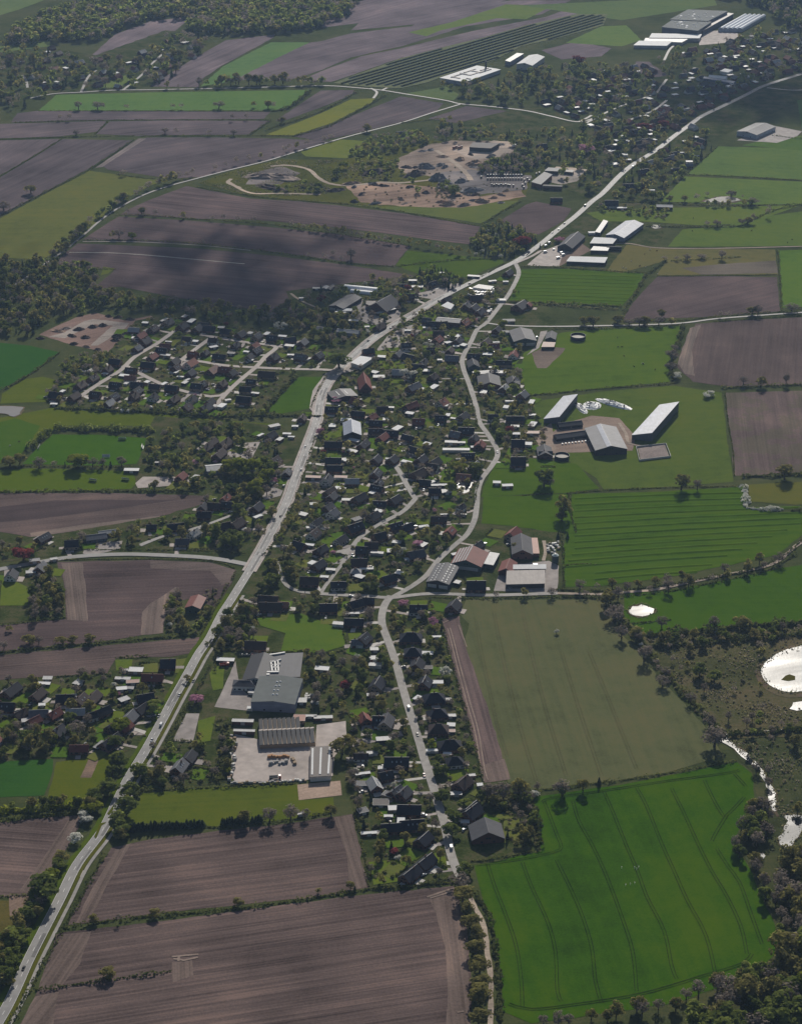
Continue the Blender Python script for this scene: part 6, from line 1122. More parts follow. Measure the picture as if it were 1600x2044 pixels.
HD = [ # long field hedges (photograph pixels)
 ([(120,1855),(200,1842),(300,1830),(500,1812),(740,1776),(905,1763)],1.9,2.6), ([(70,1978),(150,1967),(250,1953),(343,1940)],1.8,2.6), ([(0,1791),(66,1787)],1.2,1.5), ([(960,1586),(1065,1580),(1240,1558),(1340,1543),(1470,1520)],1.6,2.2),
 ([(-60,1312),(0,1303),(200,1284),(395,1267)],2.0,2.4), ([(0,1249),(132,1234)],1.5,2), ([(108,1352),(215,1346)],1.5,2), ([(228,1314),(300,1311)],1.6,1.5), ([(-60,984),(0,983),(150,981),(270,981),(400,980)],2.2,3), ([(40,931),(150,932),(265,932)],1.6,2),
 ([(-60,790),(0,780),(62,746),(118,705)],2.0,3), ([(110,817),(130,816),(300,824),(420,832),(530,830),(640,832)],2.6,4), ([(525,826),(560,785),(590,752)],3.2,4.5), ([(650,752),(630,790),(620,815)],1.6,2), ([(310,828),(320,820)],2,3),
 ([(900,235),(800,245)],1.5,2), ([(0,431),(90,384),(180,338),(268,278)],1.9,3), ([(0,352),(64,314),(125,276)],1.3,2), ([(0,278),(125,274),(270,271)],1.2,2), ([(30,244),(215,240),(540,239)],1.2,2), ([(190,268),(215,242)],1.4,2.5), ([(76,221),(300,221),(545,221)],1.3,2), ([(545,222),(580,213),(620,180)],3,6), ([(500,268),(540,240)],2,3), ([(530,260),(640,222),(712,183)],2.2,4), ([(585,272),(660,250),(742,206),(770,190)],2.2,4), ([(280,271),(400,271),(585,271)],1.4,2.2),
 ([(230,348),(292,356),(345,358)],1.6,2), ([(230,429),(300,430),(400,438),(500,444),(600,455),(700,472),(800,487),(820,491)],1.5,2), ([(165,479),(300,481),(400,487),(560,506),(700,526),(790,532)],1.5,2), ([(395,373),(440,382),(560,397),(700,408),(800,423),(958,452)],1.6,2.2), ([(958,452),(1000,424),(1040,402)],1.6,3),
 ([(830,548),(880,554),(930,558)],1.2,2), ([(960,553),(1005,527)],1.0,1.5), ([(790,532),(900,520),(1000,516)],1.8,2.5), ([(192,535),(232,538)],1.3,2),
 ([(1040,532),(1130,535),(1210,541),(1290,545)],1.9,3), ([(1290,546),(1275,575),(1255,605),(1240,635)],2.2,4), ([(1330,520),(1310,535),(1295,546)],2.2,4), ([(1310,551),(1400,551),(1552,548)],0.9,1.5), ([(1552,500),(1556,560),(1560,622)],1.8,2.5), ([(1338,521),(1400,518),(1480,513)],1.5,2.2), ([(1370,348),(1450,351),(1600,360)],1.4,2), ([(1368,349),(1432,292)],1.5,2), ([(1540,270),(1600,277),(1670,280)],1.5,2.5),
 ([(1290,452),(1370,453),(1470,452),(1500,440),(1545,420),(1600,408)],2.0,3), ([(1200,403),(1300,405),(1400,410),(1510,410),(1600,408)],1.6,2.4), ([(1015,603),(1100,606),(1240,612)],2.4,5), ([(1100,657),(1225,656),(1355,650)],1.6,2.2), ([(1225,643),(1350,640),(1420,633),(1500,626),(1600,620)],1.6,2.2), ([(1420,643),(1500,637),(1600,630)],1.3,2),
 ([(1362,650),(1352,690),(1338,730),(1342,760)],3.0,5), ([(1045,790),(1100,786),(1200,776),(1300,769),(1350,765)],1.8,2.6), ([(1440,775),(1500,772),(1600,768),(1670,764)],2.2,4), ([(1446,784),(1452,840),(1462,900),(1465,950)],.9,1), ([(1480,952),(1540,951),(1600,948),(1670,944)],2.6,4), ([(1130,986),(1195,980),(1300,975),(1480,971)],1.2,1.6), ([(1100,985),(1040,990)],1,1.4), ([(1135,985),(1140,1030),(1150,1065)],1.4,2), ([(1125,1130),(1160,1126),(1190,1128)],.9,1.2), ([(1118,1060),(1124,1110),(1124,1180)],1.6,2),
 ([(850,1193),(975,1196),(1110,1192),(1200,1196)],1.5,2), ([(1110,1178),(1200,1180),(1300,1172),(1400,1157),(1500,1138),(1570,1105),(1600,1078)],2.0,3), ([(1120,1192),(1220,1192),(1330,1182),(1450,1158),(1530,1140),(1590,1105)],1.8,3), ([(1225,1213),(1250,1250),(1290,1300),(1340,1360),(1400,1420),(1440,1470)],3.2,5.5), ([(1290,1271),(1400,1262),(1500,1252),(1600,1246),(1670,1240)],5.0,7), ([(1240,1245),(1270,1245),(1340,1238)],1.0,1.4), ([(1440,1470),(1600,1458),(1670,1455)],3,5),
 ([(940,1720),(985,1716),(1075,1698)],1.6,2.2), ([(925,1775),(950,1790),(975,1830),(988,1890),(995,1960),(998,2040)],2.4,4), ([(735,1775),(820,1772),(905,1752)],1.8,2), ([(706,1628),(722,1680),(735,1770)],1.6,2), ([(940,1600),(1000,1592),(1062,1584)],1.8,2.4), ([(1070,1612),(1075,1660),(1078,1695)],2.6,4), ([(880,1238),(905,1335),(940,1465),(964,1560)],1.6,2.2),
 ([(282,1580),(400,1574),(500,1570),(590,1565)],1.6,2), ([(250,1652),(440,1652),(560,1640),(665,1622)],1.5,2.2), ([(440,1298),(540,1302),(610,1300)],1.3,1.6), ([(690,1300),(612,1308)],2,4), ([(0,1640),(90,1630),(165,1624)],2.4,4), ([(330,1480),(365,1420),(378,1400)],1.5,2), ([(408,1285),(432,1300),(428,1345)],2,3), ([(445,1440),(452,1500),(440,1560)],3,9), ([(345,1478),(395,1482)],1.2,1.2), ([(280,1545),(400,1548)],2.2,4),
 ([(212,1700),(180,1760),(135,1840),(90,1920),(40,2010),(5,2080)],1.6,3.5), ([(255,1610),(235,1660)],2.2,5), ([(305,1545),(260,1610)],2.4,5), ([(420,1330),(385,1395),(350,1460),(310,1530)],1.4,2.4), ([(478,1215),(440,1280)],1.4,2.4), ([(455,1165),(432,1210),(400,1268)],1.4,2.4), ([(470,1140),(462,1160)],1.0,1.5), ([(598,985),(560,1060),(530,1110)],2.0,4), ([(122,1118),(300,1116),(420,1120),(468,1134)],.7,1.4), ([(128,1098),(250,1098),(400,1100),(490,1105)],1.2,2), ([(590,1000),(615,920),(630,870)],1.4,2.4), ([(975,905),(955,960),(945,1010)],1.2,1.8), ([(925,760),(945,815),(952,850)],1.2,1.8)]
HD += [([(1295,1292),(1400,1286),(1500,1276),(1660,1262)], 3.6, 6)]
for pts, h, w in HD: hedge(pts, h*1.25, w*1.2, 'long leafy field hedge' if len(pts) > 3 else ('tall bushy hedge' if h > 2.1 else 'low dark hedge'))
for (c, rz) in random.sample(LAWNS, min(150, len(LAWNS))):
    k = random.choice((0, 1)); d = random.choice((-1, 1))*8.5; a = rz + k*math.pi/2; q = Vector((c[0]-math.sin(a)*d, c[1]+math.cos(a)*d, 0)); t = Vector((math.cos(a), math.sin(a), 0))*random.uniform(6, 9)
    if min(seg_dist(np.array([[q.x, q.y]]), Q)[0]-hw for Q, hw in ROADS) < 2: continue
    hedge([px_of(*(q-t).xy), px_of(*(q+t).xy)], random.uniform(1.2, 2.0), 1.3, 'clipped garden hedge', M_hedge, 1.6, 'hedge', 'clipped hedges in the gardens')
hedge([(1483,972),(1488,990),(1487,1012)], 3.2, 7, 'upright arm of the white-flowering thorn hedge', F_MAT['white'], 1.6); hedge([(1488,1015),(1520,1018),(1562,1017)], 3.2, 6, 'level arm of the white-flowering thorn hedge', F_MAT['white'], 1.6); hedge([(1578,1020),(1600,1020),(1650,1022)], 3, 6, 'bushy end of the white-flowering thorn hedge', F_MAT['shrub'], 1.4)
hedge([(60,895),(85,873),(100,862)], 6, 8, 'tall screen of young trees at the pitch corner', F_MAT['green'], 1.2); hedge([(108,857),(200,858),(310,862)], 6, 8, 'long tall screen of young trees behind the football pitch', F_MAT['green'], 1.2)
hedge([(-20,1624),(60,1618),(130,1612),(190,1606)], 5, 8, 'broad band of yellow-green bushes behind the left ploughed field', F_MAT['lime'], 1.0); hedge([(1018,603),(1130,612),(1235,618)], 2.5, 8, 'loose hedge with white blossom below the lined meadow', F_MAT['shrub'], 1.2)
def reeds(pts, closed=True, h=1.6, w=3.0):
    L = smooth_line([at(*p) for p in (pts+[pts[0]] if closed else pts)], 3.0); A = np.array([(p.x, p.y) for p in L]); n = len(A)*7; i = nrg.integers(0, len(A), n); keep = np.sin(i*0.13)+np.sin(i*0.041+1) > -0.6; i = i[keep]; n = len(i)
    P = np.stack([A[i, 0]+nrg.normal(0, w*.5, n), A[i, 1]+nrg.normal(0, w*.5, n), nrg.uniform(.2, h, n)], 1); V, F = leaf_quads(P, nrg.normal(0, 1, (n, 3)), .5, nrg)
    o = link('reeds', np_mesh('reeds', V, F, F_MAT['shrub']), kind='stuff'); o['label'] = 'reeds along the edge of the water'
reeds(P_POND); reeds([T(3,5,x,y) for x, y in ((1445,515),(1540,510),(1600,600),(1570,690),(1530,740),(1480,785),(1420,740),(1410,690),(1455,650),(1460,600))]); reeds([T(3,4,x,y) for x, y in ((925,1075),(965,1043),(1000,1065),(1060,1150))]+[T(3,5,x,y) for x, y in ((1250,110),(1310,220),(1390,340),(1390,450))], False); reeds([T(3,4,x,y) for x, y in ((208,75),(240,40),(320,22),(370,40),(430,65),(420,105),(330,135),(260,125),(220,105))], True, 1.0, 2.0)
# single trees read from the photograph: kind, foot of the trunk, height, crown radius
for s in ('oak 923 1800 11 7;oak 937 1853 11 6.5;oak 952 1876 10 5.6;oak 948 1904 10 6;oak 957 1942 11 6.2;oak 958 1972 9 5.5;oak 957 1996 11 7;oak 955 2046 11 6.5;bare 917 1770 10 6;oak 930 1822 8 4.5;lime 155 932 15 9;bare 78 934 11 6;bare 108 932 8 3;bare 185 932 10 4.5;bare 205 932 9 4;bare 243 931 10 5;conifer 130 932 6 2;conifer 221 933 7 3;oak 20 930 10 8;oak 40 925 10 5;'
 'oak 1359 978 16 6.5;bare 1391 978 12 3.6;oak 1565 957 15 7.5;oak 1518 772 12 5;bare 1483 768 11 4;bare 1568 768 13 4;bare 1085 973 12 4;bare 1097 973 11 3.6;oak 1122 1030 20 7;green 1085 970 19 8;oak 1120 1040 9 5;'
 'oak 487 1645 11 4.6;bare 538 1642 12 5;bare 580 1637 12 5.5;bare 609 1634 8 3;oak 661 1628 9 4;oak 215 1950 7 5;oak 188 1842 6 3.4;bare 238 1841 7 2;oak 309 1832 6 4;oak 475 1808 5 3.5;oak 637 1783 4 2;conifer 708 1780 5 2;oak 700 1774 6 3;'
 'oak 60 1285 8 5.5;bare 78 1285 7 3.5;oak 145 1283 6 4;oak 180 1283 8 4.5;oak 125 1284 6 3.5;bare 164 1352 9 4.5;bare 8 1296 8 3;oak 115 1284 5 3;'
 'green 677 735 18 11;green 1121 1590 9 3;bare 1121 1590 14 5.5;oak 1163 1580 11 4;conifer 1195 1567 7 3;bare 1035 1592 14 5;oak 1035 1588 16 6.5;bare 1072 1580 8 2.5;bare 985 1596 13 6;bare 1005 1592 13 5;bare 972 1594 12 5;'
 'white 171 1638 7 5.5;white 150 1682 7 4.5;oak 124 1722 9 5;green 118 1735 8 4.5;lime 104 1755 9 5;green 90 1795 17 10;bare 75 1812 10 4;green 32 1885 12 8;green 20 1925 10 6;green 5 1960 9 6;oak 66 1810 8 4.5;oak 15 1965 7 5;green 190 1600 9 6;lime 183 1620 9 6;green 215 1585 12 7;green 238 1530 9 6;'
 'green 252 1625 13 7;green 236 1650 11 6;green 243 1668 9 6;green 260 1590 10 6;green 278 1550 10 6;oak 243 1675 8 4.5;'
 'lime 238 1460 11 7;green 305 1425 12 6;green 230 1490 10 6;oak 180 1420 9 5;green 258 1420 6 3;pink 392 1404 8 5.5;oak 375 1360 6 3;oak 18 1260 5 3;'
 'oak 683 1505 15 7.5;red 1043 492 15 11;pink 1115 483 7 6;lime 1022 482 12 6;red 47 1118 13 8;red 1015 865 8 4;pink 672 803 6 4.5;pink 640 867 7 4;pink 804 1210 6 4;pink 865 1248 7 4;pink 547 965 6 3;pink 1170 305 14 9;red 1285 262 14 9;red 1155 128 16 9;red 1325 255 13 8;pink 947 642 5 3;pink 833 1090 6 4;red 645 905 4 2.5;red 785 1705 5 3;'
 'white 888 1350 8 4.5;white 855 695 8 4.5;white 815 755 12 7;white 800 1110 8 5;white 560 660 11 6;white 1415 792 6 6;white 1350 755 7 5;white 1068 1590 5 3;white 1110 1265 4 2;'
 'lime 463 945 16 8;lime 488 945 17 8.5;lime 503 945 16 8;green 540 940 12 6;lime 535 960 13 7;lime 512 985 15 7.5;oak 490 985 12 5;green 465 985 11 5;lime 912 940 9 7;oak 815 940 10 4.5;green 900 985 12 5;green 950 945 12 6;oak 1030 1100 8 4;'
 'oak 535 215 12 6;bare 545 215 11 5;bare 437 216 12 7;oak 507 214 10 4;bare 157 218 13 6;bare 195 218 13 7;bare 205 218 11 5;bare 253 218 9 4;bare 345 217 9 4;bare 362 217 10 4;oak 562 245 9 6;bare 463 240 11 4;bare 492 238 11 4;bare 120 240 10 3;bare 138 240 11 4;bare 152 270 8 5;bare 352 268 10 4;bare 330 266 9 5;bare 418 270 10 4;bare 466 270 9 5;bare 645 282 10 4;bare 660 280 11 4;oak 732 262 11 6;'
 'oak 62 386 12 7;bare 8 420 12 8;bare 243 352 8 3;bare 247 350 9 4;oak 225 475 10 4;bare 238 475 12 5;lime 264 476 9 4.5;bare 700 517 14 6;bare 665 510 8 4;bare 255 428 10 3;oak 283 428 10 5;oak 365 436 9 4;bare 310 430 9 4;bare 405 490 9 3;'
 'bare 1458 392 9 6;bare 1390 400 10 4;oak 1366 402 9 5;oak 1335 402 8 5;bare 1500 408 9 8;bare 1410 392 8 3;oak 1330 425 9 4;bare 1532 432 16 4;bare 1502 444 13 4;oak 1492 446 9 5;bare 1480 448 9 5;bare 1430 452 9 5;bare 1410 452 8 4;bare 1440 517 12 4.5;bare 1350 520 6 3;bare 1371 519 8 5;bare 1400 516 6 5;bare 1326 520 6 4;'
 'oak 1285 650 11 7;oak 1320 632 9 5;oak 1500 628 10 5.5;bare 1512 628 12 5;bare 1452 634 9 3;bare 1437 634 8 3;bare 1580 622 10 7;oak 1232 645 9 6;bare 1255 648 7 5;bare 1275 650 11 6;bare 1314 649 11 5;oak 1340 648 8 4;bare 1340 720 13 7;bare 1340 740 9 6;bare 1345 700 7 4;oak 1183 650 12 7;oak 1165 648 10 5;conifer 1113 1075 7 3;conifer 1132 1075 7 3;bare 1320 1255 12 4.5;oak 1478 1256 12 7;bare 1425 1256 12 5;bare 1225 1240 12 7;oak 1272 1275 10 6;bare 1285 1320 14 6;bare 1240 1275 12 5;bare 1322 1370 9 5;bare 1425 1490 16 9;bare 1415 1450 9 4;green 1395 1350 12 5;green 1425 1360 9 5;bare 1230 1230 11 6').split(';'):
    a = s.split(); tree(a[0], float(a[1]), float(a[2]), float(a[3]), float(a[4]))
# tree rows
for (xa, ya), (xb, yb), n_ in (((257,1659),(404,1651),30), ((444,1649),(474,1646),7), ((486,1645),(492,1644),2), ((505,1643),(522,1641),4)):
    for i in range(n_): t = (i+random.uniform(-.3, .3))/max(1, n_-1); tree('conifer', xa+(xb-xa)*t, ya+(yb-ya)*t+random.uniform(-1, 1), random.uniform(5, 8), random.uniform(3.6, 4.8))
line({'oak': 3, 'bare': 2, 'green': 1}, [(60,540),(105,512),(150,475),(212,425),(270,390),(325,368),(385,350)], 9, .95, 3); line({'oak': 2, 'bare': 3}, [(395,355),(450,335),(540,312),(620,290)], 16, .8, 3); line({'green': 2, 'oak': 2, 'bare': 1}, [(70,535),(130,500),(175,462)], 11, 1.0, 5)
line({'bare': 3, 'oak': 2}, [(400,439),(470,443),(530,448)], 14, .7, 1); line({'bare': 2, 'oak': 3}, [(570,452),(640,462),(700,472),(800,488)], 7, .72, 1); line({'bare': 1, 'oak': 2}, [(800,486),(870,498),(935,510)], 9, .75, 2); line({'bare': 1}, [(580,508),(700,524)], 22, .6, 1)
line({'green': 2, 'oak': 2, 'bare': 2}, [(390,172),(440,170),(500,168),(560,168),(640,168)], 7, 1.25, 4); line({'oak': 1, 'bare': 1}, [(300,176),(390,176)], 22, .8, 2); line({'bare': 2, 'oak': 1}, [(1130,1180),(1230,1178),(1330,1165),(1430,1150),(1530,1122)], 10, .75, 2); line({'bare': 2, 'oak': 1}, [(1200,1190),(1330,1180),(1450,1156),(1560,1125)], 17, .85, 2)
line({'bare': 2, 'oak': 1}, [(930,1195),(1010,1192),(1110,1190),(1200,1194)], 26, .8, 1.5); line({'bare': 1, 'oak': 1}, [(1190,1195),(1230,1198),(1215,1215)], 8, .9, 3); line({'bare': 2, 'shrub': 1, 'white': .3}, [(1225,1220),(1290,1305),(1350,1375),(1440,1475)], 9, .7, 3)
line({'oak': 2, 'green': 2, 'bare': 1}, [(0,1612),(60,1610),(120,1610),(190,1612)], 8, .7, 3); line({'oak': 2, 'bare': 1, 'green': 1}, [(300,895),(330,870),(420,858),(480,868)], 6, .8, 6); line({'green': 1, 'oak': 1}, [(280,935),(330,920),(400,925),(440,900)], 6, .7, 5); line({'green': 1, 'oak': 1, 'shrub': 2}, [(270,975),(330,978),(400,975),(440,960)], 5, .7, 3)
line({'green': 2, 'oak': 2, 'bare': 1}, [(150,812),(250,818),(350,824),(440,832),(520,830)], 8, .62, 3); line({'oak': 2, 'bare': 1}, [(1040,2050),(1120,2044),(1200,2036),(1300,2020),(1370,2005),(1450,1978),(1500,1955)], 8, .85, 4); line({'oak': 1, 'bare': 2, 'green': 1}, [(1545,1640),(1500,1640),(1475,1680),(1500,1735),(1540,1800),(1565,1870)], 8, .9, 4)
line({'oak': 3, 'green': 2, 'bare': 1}, [(602,990),(580,1040),(552,1090)], 7, .55, 3); line({'green': 2, 'oak': 1}, [(500,1140),(530,1135),(545,1160),(520,1185)], 6, .85, 4); line({'green': 2, 'oak': 1}, [(560,1130),(585,1165)], 7, .7, 3); line({'green': 3, 'oak': 1}, [(410,1060),(450,1075),(490,1085)], 7, .95, 5); line({'green': 3, 'oak': 1}, [(420,1085),(470,1095)], 7, .9, 4)
line({'bare': 3, 'oak': 1}, [(730,1190),(790,1195),(800,1185)], 7, .8, 3); line({'bare': 1, 'oak': 1, 'green': 1}, [(690,1165),(740,1175),(790,1172)], 6, .8, 4); line({'green': 1, 'conifer': 1, 'oak': 1}, [(930,640),(1000,600),(1040,580)], 9, .5, 4)
line({'oak': 2, 'shrub': 2, 'bare': 1}, [(785,1215),(800,1300),(820,1360)], 9, .5, 2); line({'shrub': 2, 'oak': 1}, [(770,1290),(785,1340),(795,1400)], 7, .55, 2)
for x, y in ((901,1668),(927,1748),(905,1640),(880,1600),(930,1620)): tree('green', x, y, 9, 5.5)
# woods and gardens
area({'green': 3, 'oak': 3, 'bare': 2, 'conifer': 1}, [(-60,525),(40,525),(130,525),(195,548),(190,582),(300,603),(420,613),(520,624),(600,617),(690,637),(715,655),(690,690),(645,692),(600,662),(500,648),(400,634),(320,622),(190,618),(100,640),(70,668),(-60,682)], 10.5, .9)
area({'green': 3, 'oak': 2, 'bare': 2}, [(150,715),(215,707),(230,722),(200,745),(165,775),(130,760),(110,790),(95,790),(115,755),(125,735)], 7, .6); area({'green': 3, 'oak': 2, 'bare': 2, 'lime': .35}, [(1345,2090),(1400,2015),(1450,1985),(1530,1935),(1570,1890),(1600,1850),(1670,1830),(1670,2090)], 11, 1.5); area({'bare': 3, 'oak': 3, 'green': 1}, [(1530,1760),(1570,1720),(1670,1690),(1670,1850),(1590,1850)], 10.5, 1.4); area({'bare': 2, 'oak': 2, 'green': 1}, [(1475,1640),(1500,1610),(1535,1630),(1530,1690),(1490,1700)], 9, 1.1)
area({'shrub': 12, 'bare': .6, 'oak': .4}, [(1290,1278),(1480,1258),(1600,1252),(1670,1270),(1670,1290),(1560,1305),(1520,1335),(1512,1370),(1540,1405),(1640,1425),(1600,1440),(1460,1440),(1400,1400),(1340,1350)], 7.5, .62)
area({'shrub': 3, 'green': 1, 'oak': .5}, [(1295,1278),(1480,1258),(1660,1252),(1660,1268),(1480,1290),(1320,1300)], 9, .75); area({'shrub': 8, 'bare': .5, 'oak': .5}, [(1470,1480),(1660,1475),(1660,1600),(1570,1640),(1540,1600),(1500,1530)], 9, .75)
area({'green': 2, 'oak': 1, 'bare': 2}, [(1440,1440),(1500,1430),(1600,1430),(1670,1420),(1670,1500),(1560,1500),(1500,1480)], 13, .6)
area({'shrub': 4, 'green': .4}, [(700,370),(860,335),(940,330),(1000,345),(1040,385),(940,412),(760,412)], 17, .8); area({'conifer': 2, 'green': 1, 'bare': 1}, [(945,346),(975,326),(1010,312),(1075,325),(1078,333),(1040,346),(1000,350)], 6, .8); area({'conifer': 3, 'oak': 1, 'green': 1, 'white': .3}, [(935,490),(960,460),(1000,446),(1060,470),(1090,488),(1050,515),(1000,515),(940,508)], 7, .7); area({'conifer': 3, 'green': 1}, [(830,548),(880,540),(925,562),(910,580),(840,572)], 6, .75)
area({'conifer': 1, 'green': 3, 'oak': 2, 'bare': 1}, [(870,165),(930,170),(1000,165),(1080,140),(1180,130),(1260,140),(1320,160),(1290,220),(1170,235),(1060,215),(930,205)], 18, 1.1); area({'green': 2, 'oak': 2, 'conifer': 1, 'bare': 1}, [(820,275),(900,240),(990,262),(1130,268),(1170,245),(1300,215),(1400,225),(1360,262),(1270,325),(1200,380),(1170,400),(1070,330),(990,280),(870,290)], 19, 1.0); area({'green': 2, 'oak': 1, 'bare': 1}, [(740,282),(800,262),(860,278),(845,292),(790,305),(730,312),(700,308)], 11, .75); area({'shrub': 3, 'green': 1}, [(650,335),(720,322),(790,318),(800,340),(720,345)], 9, .8)
area({'green': 2, 'oak': 2, 'conifer': 2, 'bare': 1}, [(1310,110),(1400,95),(1520,62),(1670,50),(1670,140),(1560,160),(1420,205),(1330,160)], 23, .9); area({'green': 2, 'oak': 2, 'conifer': 1}, [(1265,330),(1330,300),(1400,262),(1430,290),(1370,350),(1320,400),(1215,400)], 18, .95); line({'oak': 2, 'bare': 2, 'green': 1, 'shrub': 1}, [(1390,409),(1440,412),(1500,409)], 6, .7, 2, False); line({'bare': 2, 'shrub': 2}, [(1395,397),(1440,392),(1490,397)], 8, .6, 2, False)
area({'shrub': 3, 'green': .5}, [(650,350),(700,348),(800,345),(790,358),(700,362)], 9, .9); area({'shrub': 3, 'green': 1}, [(500,385),(620,365),(660,372),(640,388),(560,390)], 8, .9); area({'shrub': 2, 'green': 1}, [(860,375),(910,370),(915,392),(870,396)], 6, 1.0)
area({'green': 2, 'oak': 2, 'bare': 2, 'conifer': 1}, [(-60,150),(0,105),(100,100),(180,128),(250,120),(330,75),(420,75),(410,100),(330,165),(240,175),(110,188),(60,210),(20,240),(-60,270)], 22, 1.15); area({'green': 2, 'bare': 1, 'shrub': 2}, [(205,1570),(240,1515),(262,1520),(230,1590)], 7, .8); area({'green': 2, 'shrub': 3, 'oak': 1}, [(-20,1960),(0,1890),(60,1815),(100,1740),(110,1750),(80,1830),(40,1910),(0,1990)], 6, .8)
VILL = {'green': 2.3, 'oak': 2.6, 'bare': 2.6, 'conifer': .7, 'lime': .12, 'pink': .12, 'white': .3, 'red': .06}
for pts, sp, k in (([(700,735),(760,712),(880,700),(918,720),(935,790),(970,890),(950,960),(945,1030),(900,1090),(820,1160),(720,1180),(600,1170),(560,1120),(600,1000),(640,860),(660,790)], 13, .62), ([(790,650),(870,610),(990,570),(1020,580),(960,650),(915,700),(800,705),(760,700)], 11, .6), ([(935,690),(1000,650),(1045,700),(1040,770),(1060,800),(1092,880),(1060,925),(995,930),(985,880),(945,780)], 12, .6), ([(480,1195),(560,1190),(740,1200),(750,1250),(690,1265),(640,1225),(520,1235),(510,1290),(445,1295)], 11, .6),
                   ([(610,1310),(700,1300),(750,1200),(765,1290),(800,1420),(690,1430),(600,1420)], 12, .62), ([(700,1425),(800,1420),(840,1530),(880,1660),(905,1745),(740,1770),(720,1640),(690,1560)], 11, .6), ([(780,1215),(880,1215),(885,1290),(930,1440),(958,1560),(940,1590),(880,1590),(850,1500),(820,1380),(775,1260)], 11, .55), ([(270,640),(330,628),(600,670),(690,690),(655,735),(590,752),(530,822),(420,828),(130,815),(100,800),(150,740),(215,710)], 17, .42),
                   ([(-60,1370),(110,1355),(330,1320),(350,1350),(290,1480),(230,1505),(110,1510),(-60,1525)], 14, .65), ([(-60,1430),(100,1430),(200,1450),(190,1500),(0,1520),(-60,1520)], 12, .85), ([(-60,1085),(100,1085),(330,1035),(420,1002),(500,960),(560,965),(560,1000),(520,1085),(430,1095),(300,1090),(130,1095),(-60,1115)], 13, .65), ([(60,1150),(110,1135),(130,1230),(70,1240)], 8, .7), ([(310,880),(420,850),(560,870),(570,950),(440,985),(330,960),(290,920)], 15, .7), ([(400,1285),(480,1200),(510,1215),(500,1300),(440,1300)], 9, .7), ([(335,1190),(360,1180),(365,1240),(395,1262),(330,1262)], 7, .6), ([(410,1175),(440,1175),(400,1260),(390,1250)], 8, .5),
                   ([(600,590),(690,570),(830,550),(900,565),(800,625),(700,690),(640,640)], 13, .7), ([(1180,410),(1330,420),(1330,440),(1200,420)], 12, .6), ([(445,1450),(465,1500),(455,1560),(430,1550)], 7, .5), ([(300,1500),(400,1480),(440,1560),(290,1575)], 10, .6), ([(940,1590),(1060,1590),(1075,1640),(1070,1690),(1010,1690),(1010,1620),(960,1610)], 8, .55)):
    area(VILL, pts, sp*1.05, k*1.12); area({'shrub': 1}, pts, sp*.68, .9, 0.6)
# low scrub over heath and marsh: tufts and brambles in clumps
def scrub(pts, n, text):
    P = poly_scatter(pts, 1.6); w_ = np.sin(P[:, 0]*.11+np.sin(P[:, 1]*.07)*2)+np.sin(P[:, 1]*.09+np.sin(P[:, 0]*.05)*2.5)+nrg.normal(0, .55, len(P)); P = P[w_ > .35]; P = P[keep_free(P, .2, .4)]
    if len(P) > n: P = P[nrg.choice(len(P), n, replace=False)]
    z = nrg.uniform(.15, 1.3, len(P)); V, F = leaf_quads(np.stack([P[:, 0], P[:, 1], z], 1), nrg.normal(0, .6, (len(P), 3))+np.array([0, 0, .6]), .62, nrg)
    m = [F_MAT['shrub'], F_MAT['bare'], F_MAT['conifer'], M_hedge]; mi = np.clip((np.sin(P[:, 0]*.043)+np.sin(P[:, 1]*.051)+nrg.normal(0, .8, len(P))+1.6), 0, 3.99).astype(int)
    o = link('undergrowth', np_mesh('undergrowth', V, F, m, mi, nrg.uniform(0, 1, len(P))), kind='stuff'); o['label'] = text
scrub([(1290,1278),(1480,1256),(1670,1250),(1670,1290),(1560,1308),(1515,1340),(1510,1370),(1540,1408),(1640,1428),(1670,1450),(1460,1462),(1400,1412),(1335,1350)], 26000, 'low scrub and brambles over the heathland by the pond'); scrub([(1455,1480),(1670,1475),(1670,1660),(1575,1650),(1545,1610),(1500,1535)], 14000, 'low scrub over the marsh beside the stream'); scrub([(400,365),(470,340),(560,320),(690,320),(760,318),(800,345),(690,372),(640,392),(500,390)], 9000, 'rough weeds round the old spoil heaps')
# far forest masses that read as one
def stuff_trees(name, items, label, q=70, size=0.95):
    VV, FF, TT, b = [], [], [], 0
    for kind, X, Y, h, r in items:
        cr, tr, V, F = random.choice(PROTO[kind]); n = len(F); idx = nrg.choice(n, min(q, n), replace=False); v = V.reshape(-1, 4, 3)[idx]; cen = v.mean(1, keepdims=True); v = cen+(v-cen)*size*math.sqrt(n/len(idx))*.8
        a = random.uniform(0, 6.28); c_, s_ = math.cos(a), math.sin(a); kx = 1.0 if kind in ('shrub', 'conifer') else 1.2; v = v.reshape(-1, 3)*np.array([r/4*kx, r/4*kx, h/10]); v = np.stack([v[:, 0]*c_-v[:, 1]*s_+X, v[:, 0]*s_+v[:, 1]*c_+Y, v[:, 2]], 1)
        VV.append(v); FF.append(np.arange(len(v)).reshape(-1, 4)+b); b += len(v); TT.append(np.full(len(idx), random.random()))
    mats = list({k: 1 for k, *_ in items}); MI = np.concatenate([np.full(len(t), mats.index(it[0])) for t, it in zip(TT, items)])
    o = link(name, np_mesh(name, np.concatenate(VV), np.concatenate(FF), [F_MAT[k] for k in mats], MI, np.concatenate(TT)), kind='stuff'); o['label'] = label; return o
